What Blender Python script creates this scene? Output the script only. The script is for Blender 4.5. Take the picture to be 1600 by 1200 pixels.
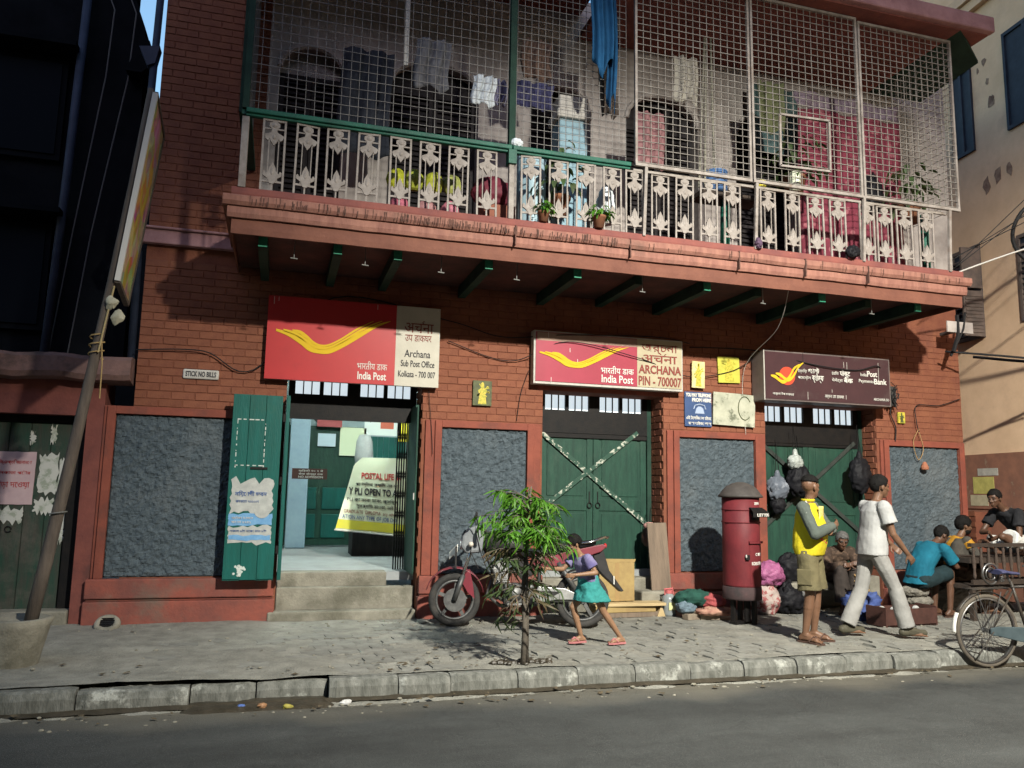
import bpy, bmesh, math, random
from mathutils import Vector, Matrix, noise

for o in list(bpy.data.objects): bpy.data.objects.remove(o)
scene = bpy.context.scene
COL = scene.collection

# ------------------------------------------------------------------ camera
cam_data = bpy.data.cameras.new('camera')
cam = bpy.data.objects.new('camera', cam_data)
COL.objects.link(cam)
cam_data.sensor_width = 36.0
cam_data.lens = 36.0 * 1243.0 / 1600.0
cam_data.clip_start, cam_data.clip_end = 0.1, 1000
RX = (0.96000378, -0.27935907, 0.01874183)      # image right in the world
DN = (0.05605539, 0.12618553, -0.99042163)      # image down
FW = (0.27431832, 0.95185909, 0.13679817)       # looking direction
cam.matrix_world = Matrix(((RX[0], -DN[0], -FW[0], 0.0), (RX[1], -DN[1], -FW[1], -9.5),
                           (RX[2], -DN[2], -FW[2], 1.45), (0, 0, 0, 1)))
scene.camera = cam

# ------------------------------------------------------------------ dusk sky
world = bpy.data.worlds.new('World'); scene.world = world; world.use_nodes = True
wn = world.node_tree.nodes; wl = world.node_tree.links
sky_tex = wn.new('ShaderNodeTexSky'); sky_tex.sky_type = 'NISHITA'; sky_tex.sun_disc = False
sky_tex.sun_elevation = math.radians(6.0); sky_tex.sun_rotation = math.radians(200)
sky_tex.air_density = 1.0; sky_tex.dust_density = 0.6; sky_tex.ozone_density = 2.0
wl.new(sky_tex.outputs[0], wn['Background'].inputs[0])
wn['Background'].inputs[1].default_value = 0.15
# last light of the day: a very weak, very wide pinkish glow over the roofs behind the camera
sun_data = bpy.data.lights.new('sun', 'SUN'); sun = bpy.data.objects.new('sun', sun_data); COL.objects.link(sun)
sun_data.energy = 0.17; sun_data.angle = math.radians(50); sun_data.color = (1.0, 0.50, 0.66)
sun.rotation_euler = (math.radians(66), 0, math.radians(-20))
scene.view_settings.view_transform = 'Standard'; scene.view_settings.look = 'None'
scene.view_settings.exposure = 1.6; scene.view_settings.gamma = 1.0
scene.view_settings.use_curve_mapping = False
scene.cycles.use_denoising = True
scene.cycles.max_bounces = 6

# ------------------------------------------------------------------ helpers
rnd = random.Random(7)
def R(d): return math.radians(d)

class MB:
    """collects shapes; build() links them as one mesh object"""
    def __init__(s): s.v = []; s.f = []
    def add(s, vs, fs):
        b = len(s.v); s.v += [tuple(v) for v in vs]; s.f += [tuple(i + b for i in f) for f in fs]; return s
    def box(s, x0, x1, y0, y1, z0, z1):
        vs = [(x, y, z) for z in (z0, z1) for y in (y0, y1) for x in (x0, x1)]
        return s.add(vs, [(0,2,3,1),(4,5,7,6),(0,1,5,4),(2,6,7,3),(0,4,6,2),(1,3,7,5)])
    def bar(s, p, q, w, h=None, up=(0,0,1)):
        h = w if h is None else h
        p, q = Vector(p), Vector(q); d = (q - p).normalized(); u = Vector(up)
        if abs(d.dot(u)) > 0.98: u = Vector((0,1,0))
        r = d.cross(u).normalized(); u = r.cross(d).normalized()
        vs = [c + r*(a*w/2) + u*(b*h/2) for c in (p, q) for a, b in ((-1,-1),(1,-1),(1,1),(-1,1))]
        return s.add(vs, [(0,3,2,1),(4,5,6,7),(0,1,5,4),(1,2,6,5),(2,3,7,6),(3,0,4,7)])
    def tube(s, pts, r, n=8, closed=False):
        pts = [Vector(p) for p in pts]; k = len(pts)
        rs = r if isinstance(r, (list, tuple)) else [r]*k
        vs, fs = [], []; prev = None
        for i, p in enumerate(pts):
            if closed: d = pts[(i+1) % k] - pts[i-1]
            else: d = pts[min(i+1, k-1)] - pts[max(i-1, 0)]
            d.normalize()
            if prev is None:
                a = d.orthogonal().normalized()
            else:
                a = (prev - d*prev.dot(d))
                a = a.normalized() if a.length > 1e-6 else d.orthogonal().normalized()
            prev = a; b = d.cross(a)
            for j in range(n):
                t = 2*math.pi*j/n; vs.append(p + (a*math.cos(t) + b*math.sin(t))*rs[i])
        m = k if closed else k-1
        for i in range(m):
            for j in range(n):
                a0 = i*n + j; a1 = i*n + (j+1) % n; b0 = ((i+1) % k)*n + j; b1 = ((i+1) % k)*n + (j+1) % n
                fs.append((a0, a1, b1, b0))
        if not closed:
            fs.append(tuple(reversed(range(n)))); fs.append(tuple((k-1)*n + j for j in range(n)))
        return s.add(vs, fs)
    def lathe(s, prof, c=(0,0,0), n=20, axis='z'):
        vs, fs = [], []; k = len(prof)
        for r, h in prof:
            for j in range(n):
                t = 2*math.pi*j/n; a, b = r*math.cos(t), r*math.sin(t)
                p = (a, b, h) if axis == 'z' else ((a, h, b) if axis == 'y' else (h, a, b))
                vs.append((p[0]+c[0], p[1]+c[1], p[2]+c[2]))
        for i in range(k-1):
            for j in range(n):
                fs.append((i*n+j, i*n+(j+1) % n, (i+1)*n+(j+1) % n, (i+1)*n+j))
        if prof[0] != prof[-1]:
            fs.append(tuple(reversed(range(n)))); fs.append(tuple((k-1)*n+j for j in range(n)))
        return s.add(vs, fs)
    def ell(s, c, r, n=12, m=8):
        r = (r, r, r) if not isinstance(r, (list, tuple)) else r
        vs = [(c[0], c[1], c[2]-r[2])]; fs = []
        for i in range(1, m):
            t = math.pi*i/m
            for j in range(n):
                a = 2*math.pi*j/n
                vs.append((c[0]+r[0]*math.sin(t)*math.cos(a), c[1]+r[1]*math.sin(t)*math.sin(a), c[2]-r[2]*math.cos(t)))
        vs.append((c[0], c[1], c[2]+r[2])); e = len(vs)-1
        for j in range(n): fs.append((0, 1+(j+1) % n, 1+j))
        for i in range(m-2):
            for j in range(n):
                a = 1+i*n+j; b = 1+i*n+(j+1) % n
                fs.append((a, b, b+n, a+n))
        for j in range(n): fs.append((e, 1+(m-2)*n+j, 1+(m-2)*n+(j+1) % n))
        return s.add(vs, fs)
    def prism(s, poly, y0, y1, axis='y', off=0.0):
        """poly: (a, b) outline; axis y: a=x, b=z between y0 and y1; axis z: a=x, b=y; axis x: a=y, b=z"""
        k = len(poly)
        def P(a, b, d): return (a, d, b) if axis == 'y' else ((a, b, d) if axis == 'z' else (d, a, b))
        vs = [P(a, b, y0) for a, b in poly] + [P(a, b, y1) for a, b in poly]
        fs = [tuple(range(k)), tuple(reversed(range(k, 2*k)))]
        for i in range(k): fs.append((i, i+k, (i+1) % k + k, (i+1) % k))
        return s.add(vs, fs)
    def quads(s, rows):
        """sheet through rows of points"""
        n = len(rows[0]); vs = [p for r in rows for p in r]; fs = []
        for i in range(len(rows)-1):
            for j in range(n-1):
                fs.append((i*n+j, i*n+j+1, (i+1)*n+j+1, (i+1)*n+j))
        return s.add(vs, fs)
    def cap(s, p, q, r0, r1, n=10):
        """tapered capsule"""
        p, q = Vector(p), Vector(q); d = q - p; L = d.length or 1e-6; d /= L
        a = d.orthogonal().normalized(); b = d.cross(a); rings = []
        for t in (-80, -50, -20): rings.append((p + d*(r0*math.sin(R(t))), r0*math.cos(R(t))))
        for t in (20, 50, 80): rings.append((q + d*(r1*math.sin(R(t))), r1*math.cos(R(t))))
        vs, fs = [], []
        for c, r in rings:
            for j in range(n):
                t = 2*math.pi*j/n; vs.append(c + (a*math.cos(t) + b*math.sin(t))*r)
        for i in range(len(rings)-1):
            for j in range(n): fs.append((i*n+j, i*n+(j+1) % n, (i+1)*n+(j+1) % n, (i+1)*n+j))
        fs.append(tuple(reversed(range(n)))); fs.append(tuple((len(rings)-1)*n+j for j in range(n)))
        return s.add(vs, fs)
    def mesh(s, name):
        m = bpy.data.meshes.new(name); m.from_pydata([tuple(v) for v in s.v], [], s.f); m.update()
        bm = bmesh.new(); bm.from_mesh(m); bmesh.ops.recalc_face_normals(bm, faces=bm.faces); bm.to_mesh(m); bm.free()
        return m
    def build(s, name, mat, parent=None, smooth=False, bevel=0.0, solid=0.0, kind=None, sub=0):
        return obj(name, s.mesh(name), mat, parent, smooth, bevel, solid, kind, sub)

def obj(name, mesh, mat, parent=None, smooth=False, bevel=0.0, solid=0.0, kind=None, sub=0):
    o = bpy.data.objects.new(name, mesh); COL.objects.link(o)
    if mat is not None and not mesh.materials: mesh.materials.append(mat)
    if parent is not None: o.parent = parent
    if smooth:
        for p in mesh.polygons: p.use_smooth = True
    if solid:
        md = o.modifiers.new('solid', 'SOLIDIFY'); md.thickness = solid; md.offset = 0
    if bevel:
        md = o.modifiers.new('bevel', 'BEVEL'); md.width = bevel; md.segments = 2; md.limit_method = 'ANGLE'; md.angle_limit = R(40)
    if sub:
        md = o.modifiers.new('subd', 'SUBSURF'); md.levels = sub; md.render_levels = sub
    if kind: o['kind'] = kind
    return o
def thing(name, label, cat, loc=(0,0,0), rz=0.0, group=None):
    o = bpy.data.objects.new(name, None); COL.objects.link(o); o.empty_display_size = 0.2
    o.location = loc; o.rotation_euler = (0, 0, rz); o['label'] = label; o['category'] = cat
    if group: o['group'] = group
    return o
def tag(o, label, cat, group=None):
    o['label'] = label; o['category'] = cat
    if group: o['group'] = group
    return o
def bx(name, mat, parent, *a, bevel=0.0, **k):
    return MB().box(*a).build(name, mat, parent, bevel=bevel, **k)
def inst(name, mesh, loc, parent=None, scale=(1,1,1), rot=(0,0,0)):
    o = bpy.data.objects.new(name, mesh); COL.objects.link(o); o.location = loc; o.scale = scale; o.rotation_euler = rot
    if parent is not None: o.parent = parent
    return o
def fbm(x, y, z=0.0, s=1.0, oct=4):
    return noise.fractal(Vector((x*s, y*s, z*s)), 1.0, 2.0, oct)

# ------------------------------------------------------------------ materials
MATS = {}
def mat(name, c, c2=None, scale=6.0, rough=0.75, bump=0.0, bscale=60.0, metal=0.0, mixlo=0.35, mixhi=0.65, c3=None, s3=1.3,
        lo3=0.55, hi3=0.75, spec=0.2, rand=0.0, stretch=None, emit=0.0, ecol=None, trans=0.0, alpha=1.0, coat=0.0, bdist=0.01, detail=6):
    """surface colour c mottled with c2 (noise) and stained with c3 (large noise); fine relief by bump"""
    if name in MATS: return MATS[name]
    m = bpy.data.materials.new(name); m.use_nodes = True; MATS[name] = m
    N = m.node_tree.nodes; L = m.node_tree.links; b = N['Principled BSDF']
    def rgb(x): return (x[0], x[1], x[2], 1)
    tc = N.new('ShaderNodeTexCoord'); src = tc.outputs['Object']
    if stretch:
        mp = N.new('ShaderNodeMapping'); mp.inputs['Scale'].default_value = stretch; L.new(src, mp.inputs[0]); srcs = mp.outputs[0]
    else: srcs = src
    out = None
    if c2 is not None:
        n1 = N.new('ShaderNodeTexNoise'); n1.inputs['Scale'].default_value = scale; n1.inputs['Detail'].default_value = detail
        n1.inputs['Roughness'].default_value = 0.65; L.new(srcs, n1.inputs['Vector'])
        mr = N.new('ShaderNodeMapRange'); mr.inputs[1].default_value = mixlo; mr.inputs[2].default_value = mixhi; L.new(n1.outputs[0], mr.inputs[0])
        mx = N.new('ShaderNodeMix'); mx.data_type = 'RGBA'; mx.inputs[6].default_value = rgb(c); mx.inputs[7].default_value = rgb(c2)
        L.new(mr.outputs[0], mx.inputs[0]); out = mx.outputs[2]
    if c3 is not None:
        n2 = N.new('ShaderNodeTexNoise'); n2.inputs['Scale'].default_value = s3; n2.inputs['Detail'].default_value = 8; n2.inputs['Roughness'].default_value = 0.7
        L.new(src, n2.inputs['Vector'])
        mr = N.new('ShaderNodeMapRange'); mr.inputs[1].default_value = lo3; mr.inputs[2].default_value = hi3; L.new(n2.outputs[0], mr.inputs[0])
        mx = N.new('ShaderNodeMix'); mx.data_type = 'RGBA'; mx.inputs[7].default_value = rgb(c3)
        if out is not None: L.new(out, mx.inputs[6])
        else: mx.inputs[6].default_value = rgb(c)
        L.new(mr.outputs[0], mx.inputs[0]); out = mx.outputs[2]
    if rand:
        oi = N.new('ShaderNodeObjectInfo'); mr = N.new('ShaderNodeMapRange'); mr.inputs[3].default_value = 1-rand; mr.inputs[4].default_value = 1+rand*0.6
        L.new(oi.outputs['Random'], mr.inputs[0]); hs = N.new('ShaderNodeHueSaturation'); L.new(mr.outputs[0], hs.inputs['Value'])
        if out is not None: L.new(out, hs.inputs['Color'])
        else: hs.inputs['Color'].default_value = rgb(c)
        out = hs.outputs[0]
    if out is not None: L.new(out, b.inputs['Base Color'])
    else: b.inputs['Base Color'].default_value = rgb(c)
    b.inputs['Roughness'].default_value = rough; b.inputs['Metallic'].default_value = metal
    b.inputs['Specular IOR Level'].default_value = spec; b.inputs['Coat Weight'].default_value = coat
    if trans: b.inputs['Transmission Weight'].default_value = trans
    if alpha < 1: b.inputs['Alpha'].default_value = alpha
    if emit:
        b.inputs['Emission Color'].default_value = rgb(ecol or c); b.inputs['Emission Strength'].default_value = emit
    if bump:
        n3 = N.new('ShaderNodeTexNoise'); n3.inputs['Scale'].default_value = bscale; n3.inputs['Detail'].default_value = 5
        L.new(srcs, n3.inputs['Vector']); bp = N.new('ShaderNodeBump'); bp.inputs['Strength'].default_value = bump; bp.inputs['Distance'].default_value = bdist
        L.new(n3.outputs[0], bp.inputs['Height']); L.new(bp.outputs[0], b.inputs['Normal'])
    return m

def text_mesh(body, size, bold=0.0, ext=0.002, xs=1.0, align='LEFT'):
    cu = bpy.data.curves.new('lettering', 'FONT'); cu.body = body; cu.size = size; cu.extrude = ext; cu.offset = bold
    cu.align_x = align; cu.resolution_u = 3
    o = bpy.data.objects.new('lettering', cu); COL.objects.link(o); bpy.context.view_layer.update()
    dg = bpy.context.evaluated_depsgraph_get(); me = bpy.data.meshes.new_from_object(o.evaluated_get(dg))
    bpy.data.objects.remove(o); bpy.data.curves.remove(cu)
    return me
def lettering(body, x0, x1, zb, h, y, m, parent, bold=0.0, rz=0.0, ext=0.002, name='lettering'):
    """writing on a vertical board facing -Y: fills x0..x1, capital height about h, base line zb"""
    me = text_mesh(body, 1.0, 0.0, 0.0)
    xs = [v.co.x for v in me.vertices]; ys = [v.co.y for v in me.vertices]
    if not xs: return None
    a, b2 = min(xs), max(xs); t = max(ys); bpy.data.meshes.remove(me)
    sz = h / t
    me = text_mesh(body, sz, bold, ext); sx = (x1 - x0) / ((b2 - a)*sz)
    for v in me.vertices: v.co = Vector((x0 + (v.co.x - a*sz)*sx, y - v.co.z, zb + v.co.y))
    me.materials.clear(); me.materials.append(m)
    o = bpy.data.objects.new(name, me); COL.objects.link(o); o.parent = parent
    return o
# ------------------------------------------------------------------ palette
BRICK = mat('painted_brick', (0.22,0.084,0.046), (0.165,0.058,0.035), 5, 0.8, 0.5, 45, c3=(0.12,0.045,0.04), s3=0.9, lo3=0.52, hi3=0.8, rand=0.10)
MORTAR = mat('painted_mortar', (0.20,0.074,0.042), (0.145,0.050,0.032), 4, 0.9, 0.5, 60)
PLASTER = mat('red_plaster', (0.225,0.064,0.041), (0.165,0.048,0.033), 3, 0.75, 0.4, 30, c3=(0.10,0.045,0.036), s3=2.2, lo3=0.52, hi3=0.72)
PLINTH = mat('dirty_red_plinth', (0.24,0.07,0.05), (0.15,0.055,0.045), 4, 0.85, 0.5, 30, c3=(0.12,0.10,0.08), s3=2.2, lo3=0.5, hi3=0.75)
STUCCO = mat('grey_roughcast', (0.080,0.102,0.116), (0.045,0.060,0.070), 14, 0.9, 0.6, 70, c3=(0.125,0.138,0.142), s3=0.9, lo3=0.5, hi3=0.8)
PINK = mat('pink_moulding', (0.28,0.135,0.10), (0.19,0.085,0.066), 5, 0.75, 0.3, 30, c3=(0.12,0.07,0.055), s3=1.8, lo3=0.58, hi3=0.75, stretch=(3,3,0.6))
FASC = mat('orange_fascia', (0.175,0.072,0.048), (0.125,0.05,0.035), 3, 0.75, 0.3, 30, c3=(0.16,0.07,0.05), s3=1.5, lo3=0.6, hi3=0.8)
SILLBR = mat('balcony_edge_brown', (0.22,0.075,0.06), (0.15,0.055,0.05), 4, 0.8, 0.3, 40)
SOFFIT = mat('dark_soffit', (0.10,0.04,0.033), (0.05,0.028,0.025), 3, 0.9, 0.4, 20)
LILAC = mat('faded_cornice', (0.36,0.20,0.20), (0.25,0.13,0.13), 4, 0.8, 0.3, 30)
GREEN = mat('green_paint', (0.020,0.062,0.042), (0.014,0.040,0.029), 5, 0.5, 0.35, 30, c3=(0.035,0.07,0.05), s3=2, stretch=(3,3,0.5))
GREENL = mat('teal_green_paint', (0.010,0.098,0.083), (0.010,0.075,0.062), 4, 0.45, 0.3, 35, c3=(0.02,0.085,0.06), s3=2.0, stretch=(3,3,0.4))
GREENB = mat('balcony_green_paint', (0.012,0.10,0.065), (0.01,0.06,0.042), 6, 0.5, 0.3, 40)
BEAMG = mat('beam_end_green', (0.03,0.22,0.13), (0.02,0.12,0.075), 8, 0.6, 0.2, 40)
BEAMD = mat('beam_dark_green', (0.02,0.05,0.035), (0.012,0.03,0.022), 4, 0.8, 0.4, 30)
IVORY = mat('ivory_iron_paint', (0.30,0.27,0.245), (0.18,0.155,0.135), 8, 0.6, 0.2, 50, c3=(0.20,0.12,0.08), s3=4, lo3=0.6, hi3=0.8)
WIRE = mat('galvanised_wire', (0.25,0.24,0.225), (0.13,0.12,0.115), 6, 0.6, metal=0.1)
WIREW = mat('white_mesh_paint', (0.25,0.232,0.21), (0.145,0.13,0.115), 6, 0.6)
GREYW = mat('upper_wall_plaster', (0.44,0.40,0.37), (0.32,0.285,0.265), 2.5, 0.9, 0.3, 20, c3=(0.14,0.12,0.11), s3=1.0, lo3=0.5, hi3=0.8)
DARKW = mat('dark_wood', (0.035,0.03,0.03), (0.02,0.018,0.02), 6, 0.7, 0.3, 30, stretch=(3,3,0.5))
BLACK = mat('black_iron', (0.005,0.005,0.0055), (0.011,0.009,0.008), 10, 0.6, 0.2, 60)
CONC = mat('old_concrete', (0.25,0.235,0.19), (0.16,0.15,0.12), 5, 0.9, 0.7, 45, c3=(0.10,0.095,0.07), s3=2.2, lo3=0.5, hi3=0.72)
FLOORC = mat('cement_floor', (0.30,0.32,0.32), (0.22,0.23,0.23), 3, 0.5, 0.2, 40)
PAVER = mat('paver_concrete', (0.225,0.222,0.195), (0.155,0.153,0.135), 9, 0.9, 0.6, 70, c3=(0.11,0.10,0.085), s3=3, rand=0.14)
DIRT = mat('pavement_dirt', (0.235,0.228,0.195), (0.155,0.15,0.128), 5, 0.95, 0.8, 50, c3=(0.29,0.283,0.245), s3=1.1, lo3=0.5, hi3=0.7, bdist=0.02)
KERB = mat('kerb_stone', (0.17,0.17,0.152), (0.085,0.087,0.076), 7, 0.9, 0.8, 40, c3=(0.31,0.315,0.285), s3=5.0, lo3=0.56, hi3=0.66, stretch=(2.5,2.5,0.7))
MUD_SHADE = mat('wet_gutter_mud', (0.028,0.024,0.017), (0.05,0.042,0.03), 8, 0.35, 0.6, 40)  # mud colour; at the drain it also carries the recess shade
WHITEW = mat('white_paint_worn', (0.48,0.47,0.43), (0.36,0.34,0.31), 6, 0.7)
GLASSLIT = mat('lit_frosted_pane', (0.75,0.82,0.85), (0.6,0.7,0.74), 9, 0.4, emit=0.26, ecol=(0.80,0.92,1.0))
ROOMW = mat('room_wall', (0.42,0.52,0.53), (0.34,0.43,0.44), 2, 0.8)
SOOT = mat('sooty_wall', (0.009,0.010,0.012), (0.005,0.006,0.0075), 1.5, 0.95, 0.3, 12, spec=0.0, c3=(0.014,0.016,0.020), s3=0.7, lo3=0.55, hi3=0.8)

# ------------------------------------------------------------------ street lamp across the road (out of frame, it lights the place)
def street_lamp(x, y, h, tx, ty, tz):
    st = mat('lamp_post_steel', (0.20,0.21,0.21), (0.12,0.12,0.12), 5, 0.5, metal=0.6)
    t = thing('street_lamp', 'tall grey steel street lamp with lit head across the road', 'street lamp', (x, y-1.6, 0))
    MB().tube([(0,0,-0.15),(0,0,0.9)], 0.10, 12).tube([(0,0,0.9),(0,0,h-0.4)], [0.075,0.05], 12).build('pole', st, t, smooth=True)
    MB().tube([(0,0,h-0.4),(0,0.35,h-0.02),(0,1.2,h+0.14)], 0.035, 8).build('arm', st, t, smooth=True)
    MB().prism([(1.1,h+0.08),(1.9,h+0.14),(1.9,h+0.20),(1.5,h+0.27),(1.1,h+0.2)], -0.14, 0.14, 'x').build('lamp_head', st, t)
    le = mat('lamp_lens', (1,0.96,0.88), emit=12, ecol=(1,0.95,0.86))
    MB().box(-0.10,0.10,1.25,1.8,h+0.062,h+0.075).build('lens', le, t)
    ld = bpy.data.lights.new('lamp_light', 'SPOT'); lo = bpy.data.objects.new('lamp_light', ld); COL.objects.link(lo)
    ld.energy = LAMP_W; ld.color = (1.0, 0.965, 0.86); ld.spot_size = R(LAMP_CONE); ld.spot_blend = 1.0; ld.shadow_soft_size = 0.16
    lo.location = (0, 1.6, h); lo.parent = t
    d = Vector((tx, ty, tz)) - Vector((x, y, h)); lo.rotation_euler = d.to_track_quat('-Z', 'Y').to_euler(); lo.scale = (1.30, 1, 1)
LAMP_W, LAMP_CONE = 6500, 84
street_lamp(3.9, -11.0, 7.8, 6.6, -1.7, -0.2)

# ------------------------------------------------------------------ road, gutter, kerb, pavement
def road_mat():
    m = mat('asphalt', (0.040,0.043,0.0415), (0.029,0.031,0.030), 3.0, 0.82, 0.7, 120, bdist=0.012)
    N = m.node_tree.nodes; L = m.node_tree.links; b = N['Principled BSDF']
    old = b.inputs['Base Color'].links[0].from_socket
    tc = N.new('ShaderNodeTexCoord'); sp = N.new('ShaderNodeSeparateXYZ'); L.new(tc.outputs['Object'], sp.inputs[0])
    n = N.new('ShaderNodeTexNoise'); n.inputs['Scale'].default_value = 1.1; n.inputs['Detail'].default_value = 8; L.new(tc.outputs['Object'], n.inputs['Vector'])
    ad = N.new('ShaderNodeMath'); ad.operation = 'MULTIPLY_ADD'; ad.inputs[1].default_value = 1.1; L.new(n.outputs[0], ad.inputs[0]); L.new(sp.outputs[1], ad.inputs[2])
    mr = N.new('ShaderNodeMapRange'); mr.inputs[1].default_value = -3.0; mr.inputs[2].default_value = -2.25; L.new(ad.outputs[0], mr.inputs[0])
    mx = N.new('ShaderNodeMix'); mx.data_type = 'RGBA'; L.new(mr.outputs[0], mx.inputs[0]); L.new(old, mx.inputs[6]); mx.inputs[7].default_value = (0.13,0.118,0.09,1)
    sk = N.new('ShaderNodeTexNoise'); sk.inputs['Scale'].default_value = 240; sk.inputs['Detail'].default_value = 2; L.new(tc.outputs['Object'], sk.inputs['Vector'])
    mr2 = N.new('ShaderNodeMapRange'); mr2.inputs[1].default_value = 0.56; mr2.inputs[2].default_value = 0.72; L.new(sk.outputs[0], mr2.inputs[0])
    mx2 = N.new('ShaderNodeMix'); mx2.data_type = 'RGBA'; L.new(mr2.outputs[0], mx2.inputs[0]); L.new(mx.outputs[2], mx2.inputs[6]); mx2.inputs[7].default_value = (0.13,0.128,0.12,1)
    mp = N.new('ShaderNodeMapping'); mp.inputs['Scale'].default_value = (0.16, 1.1, 1); L.new(tc.outputs['Object'], mp.inputs[0])
    tn = N.new('ShaderNodeTexNoise'); tn.inputs['Scale'].default_value = 1.6; tn.inputs['Detail'].default_value = 7; tn.inputs['Roughness'].default_value = 0.65; L.new(mp.outputs[0], tn.inputs['Vector'])
    t2 = N.new('ShaderNodeMapRange'); t2.inputs[1].default_value = 0.3; t2.inputs[2].default_value = 0.7; t2.inputs[3].default_value = 0.75; t2.inputs[4].default_value = 1.25; L.new(tn.outputs[0], t2.inputs[0])
    vo = N.new('ShaderNodeTexVoronoi'); vo.feature = 'DISTANCE_TO_EDGE'; vo.inputs['Scale'].default_value = 0.55
    nw = N.new('ShaderNodeTexNoise'); nw.inputs['Scale'].default_value = 2.5; nw.inputs['Detail'].default_value = 6; L.new(tc.outputs['Object'], nw.inputs['Vector'])
    wm = N.new('ShaderNodeMix'); wm.data_type = 'RGBA'; wm.inputs[0].default_value = 0.35; L.new(tc.outputs['Object'], wm.inputs[6]); L.new(nw.outputs['Color'], wm.inputs[7]); L.new(wm.outputs[2], vo.inputs['Vector'])
    cm = N.new('ShaderNodeMapRange'); cm.inputs[1].default_value = 0.0; cm.inputs[2].default_value = 0.006; cm.inputs[3].default_value = 0.85; cm.inputs[4].default_value = 1.0; L.new(vo.outputs[0], cm.inputs[0])
    ml = N.new('ShaderNodeMath'); ml.operation = 'MULTIPLY'; L.new(t2.outputs[0], ml.inputs[0]); L.new(cm.outputs[0], ml.inputs[1])
    hs = N.new('ShaderNodeHueSaturation'); L.new(mx2.outputs[2], hs.inputs['Color']); L.new(ml.outputs[0], hs.inputs['Value'])
    L.new(hs.outputs[0], b.inputs['Base Color'])
    return m
def grid_sheet(xs, ys, zf): return MB().quads([[(x, y, zf(x, y)) for x in xs] for y in ys])
def frange(a, b, n): return [a + (b-a)*i/n for i in range(n+1)]
RDZ = -0.15
xs = [-150,-60,-25,-12] + frange(-8, 14, 110) + [18,30,60,150]
ys = [-150,-60,-25] + frange(-14, -2.6, 76)
road = grid_sheet(xs, ys, lambda x, y: RDZ + 0.012*fbm(x, y, 3, 0.9) - (0.02 if y > -3.1 else 0)).build('road', road_mat(), smooth=True)
road['kind'] = 'structure'
ground = grid_sheet([-150,-20,20,150], [-2.6,3,30,150], lambda x, y: -0.2).build('ground', DIRT); ground['kind'] = 'structure'

pavement = thing('pavement', 'x', 'x'); del pavement['label']; del pavement['category']; pavement['kind'] = 'structure'
def dirt_z(x, y):
    base = -0.010 + 0.022*fbm(x, y, 1, 1.3, 5)
    left = max(0.0, min(1.0, (0.6 - x)/1.2)); wall = max(0.0, min(1.0, (y + 0.9)/0.7)); kb = max(0.0, min(1.0, (-2.45 - y)/0.35))
    return base + 0.018*left + 0.013*wall*(0.6+0.4*noise.noise(Vector((x, y, 5)))) + 0.012*kb
drt = grid_sheet(frange(-7, 13, 330), frange(-2.84, 0.06, 60), dirt_z).build('dirt_bed', DIRT, pavement, smooth=True)
def tri(t): t = t % 1.0; return 4*abs(t-0.5) - 1
def paver_poly(ix, iy, pw=0.26, ph=0.20):
    a = 0.020; g = 0.005
    x0 = ix*pw + (pw/2 if iy % 2 else 0); y0 = -2.80 + iy*ph
    def wx(x): return a*tri(x/(pw/2))
    def wy(y): return a*tri(y/ph)
    pts = []
    k = 4
    for i in range(k): x = x0 + pw*i/k; pts.append((x + (g if i == 0 else 0), y0 + wx(x) + g))
    for i in range(1): pts.append((x0+pw-g + wy(y0 + ph*i), y0 + wx(x0+pw) + g))
    pts.append((x0+pw-g+a*0.9, y0+ph/2))
    for i in range(k+1): x = x0 + pw*(1-i/k); pts.append((x - (g if i == 0 else (-g if i == k else 0)), y0+ph + wx(x) - g))
    pts.append((x0+g+a*0.9, y0+ph/2))
    return pts, x0+pw/2, y0+ph/2
near, rest = [], MB()
cands = []
for iy in range(14):
    for ix in range(-6, 45):
        p, cx, cy = paver_poly(ix, iy)
        if cy > -0.06 or cx > 11.0 or (cx < 0.0 and rnd.random() < 0.55) or rnd.random() < 0.05: continue
        if abs(cx-2.1) < 0.22 and abs(cy+2.62) < 0.16: continue
        cands.append(((cx-1.2)**2*0.5 + (cy+9.5)**2*1.0, p, cx, cy))
cands.sort(key=lambda c: c[0])
pav_meshes = {}
for k, (d, p, cx, cy) in enumerate(cands):
    z = rnd.uniform(-0.014, 0.005)
    if k < 290:
        sig = tuple((round(a-cx, 3), round(b-cy, 3)) for a, b in p)
        if sig not in pav_meshes:
            me = MB().prism([(a-cx, b-cy) for a, b in p], -0.06, 0.0, 'z').mesh('paver'); me.materials.append(PAVER); pav_meshes[sig] = me
        inst('paver', pav_meshes[sig], (cx, cy, z), pavement, rot=(rnd.uniform(-.02,.02), rnd.uniform(-.015,.015), rnd.uniform(-.02,.02)))
    else:
        ta, tb = rnd.uniform(-.03,.03), rnd.uniform(-.03,.03); n = len(p)
        vs = [(a, b, -0.06) for a, b in p] + [(a, b, z + (a-cx)*ta + (b-cy)*tb) for a, b in p]
        rest.add(vs, [tuple(range(n, 2*n))] + [(i, (i+1) % n, (i+1) % n + n, i+n) for i in range(n)])
rest.build('paver_field', PAVER, pavement, kind='stuff')
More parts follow.
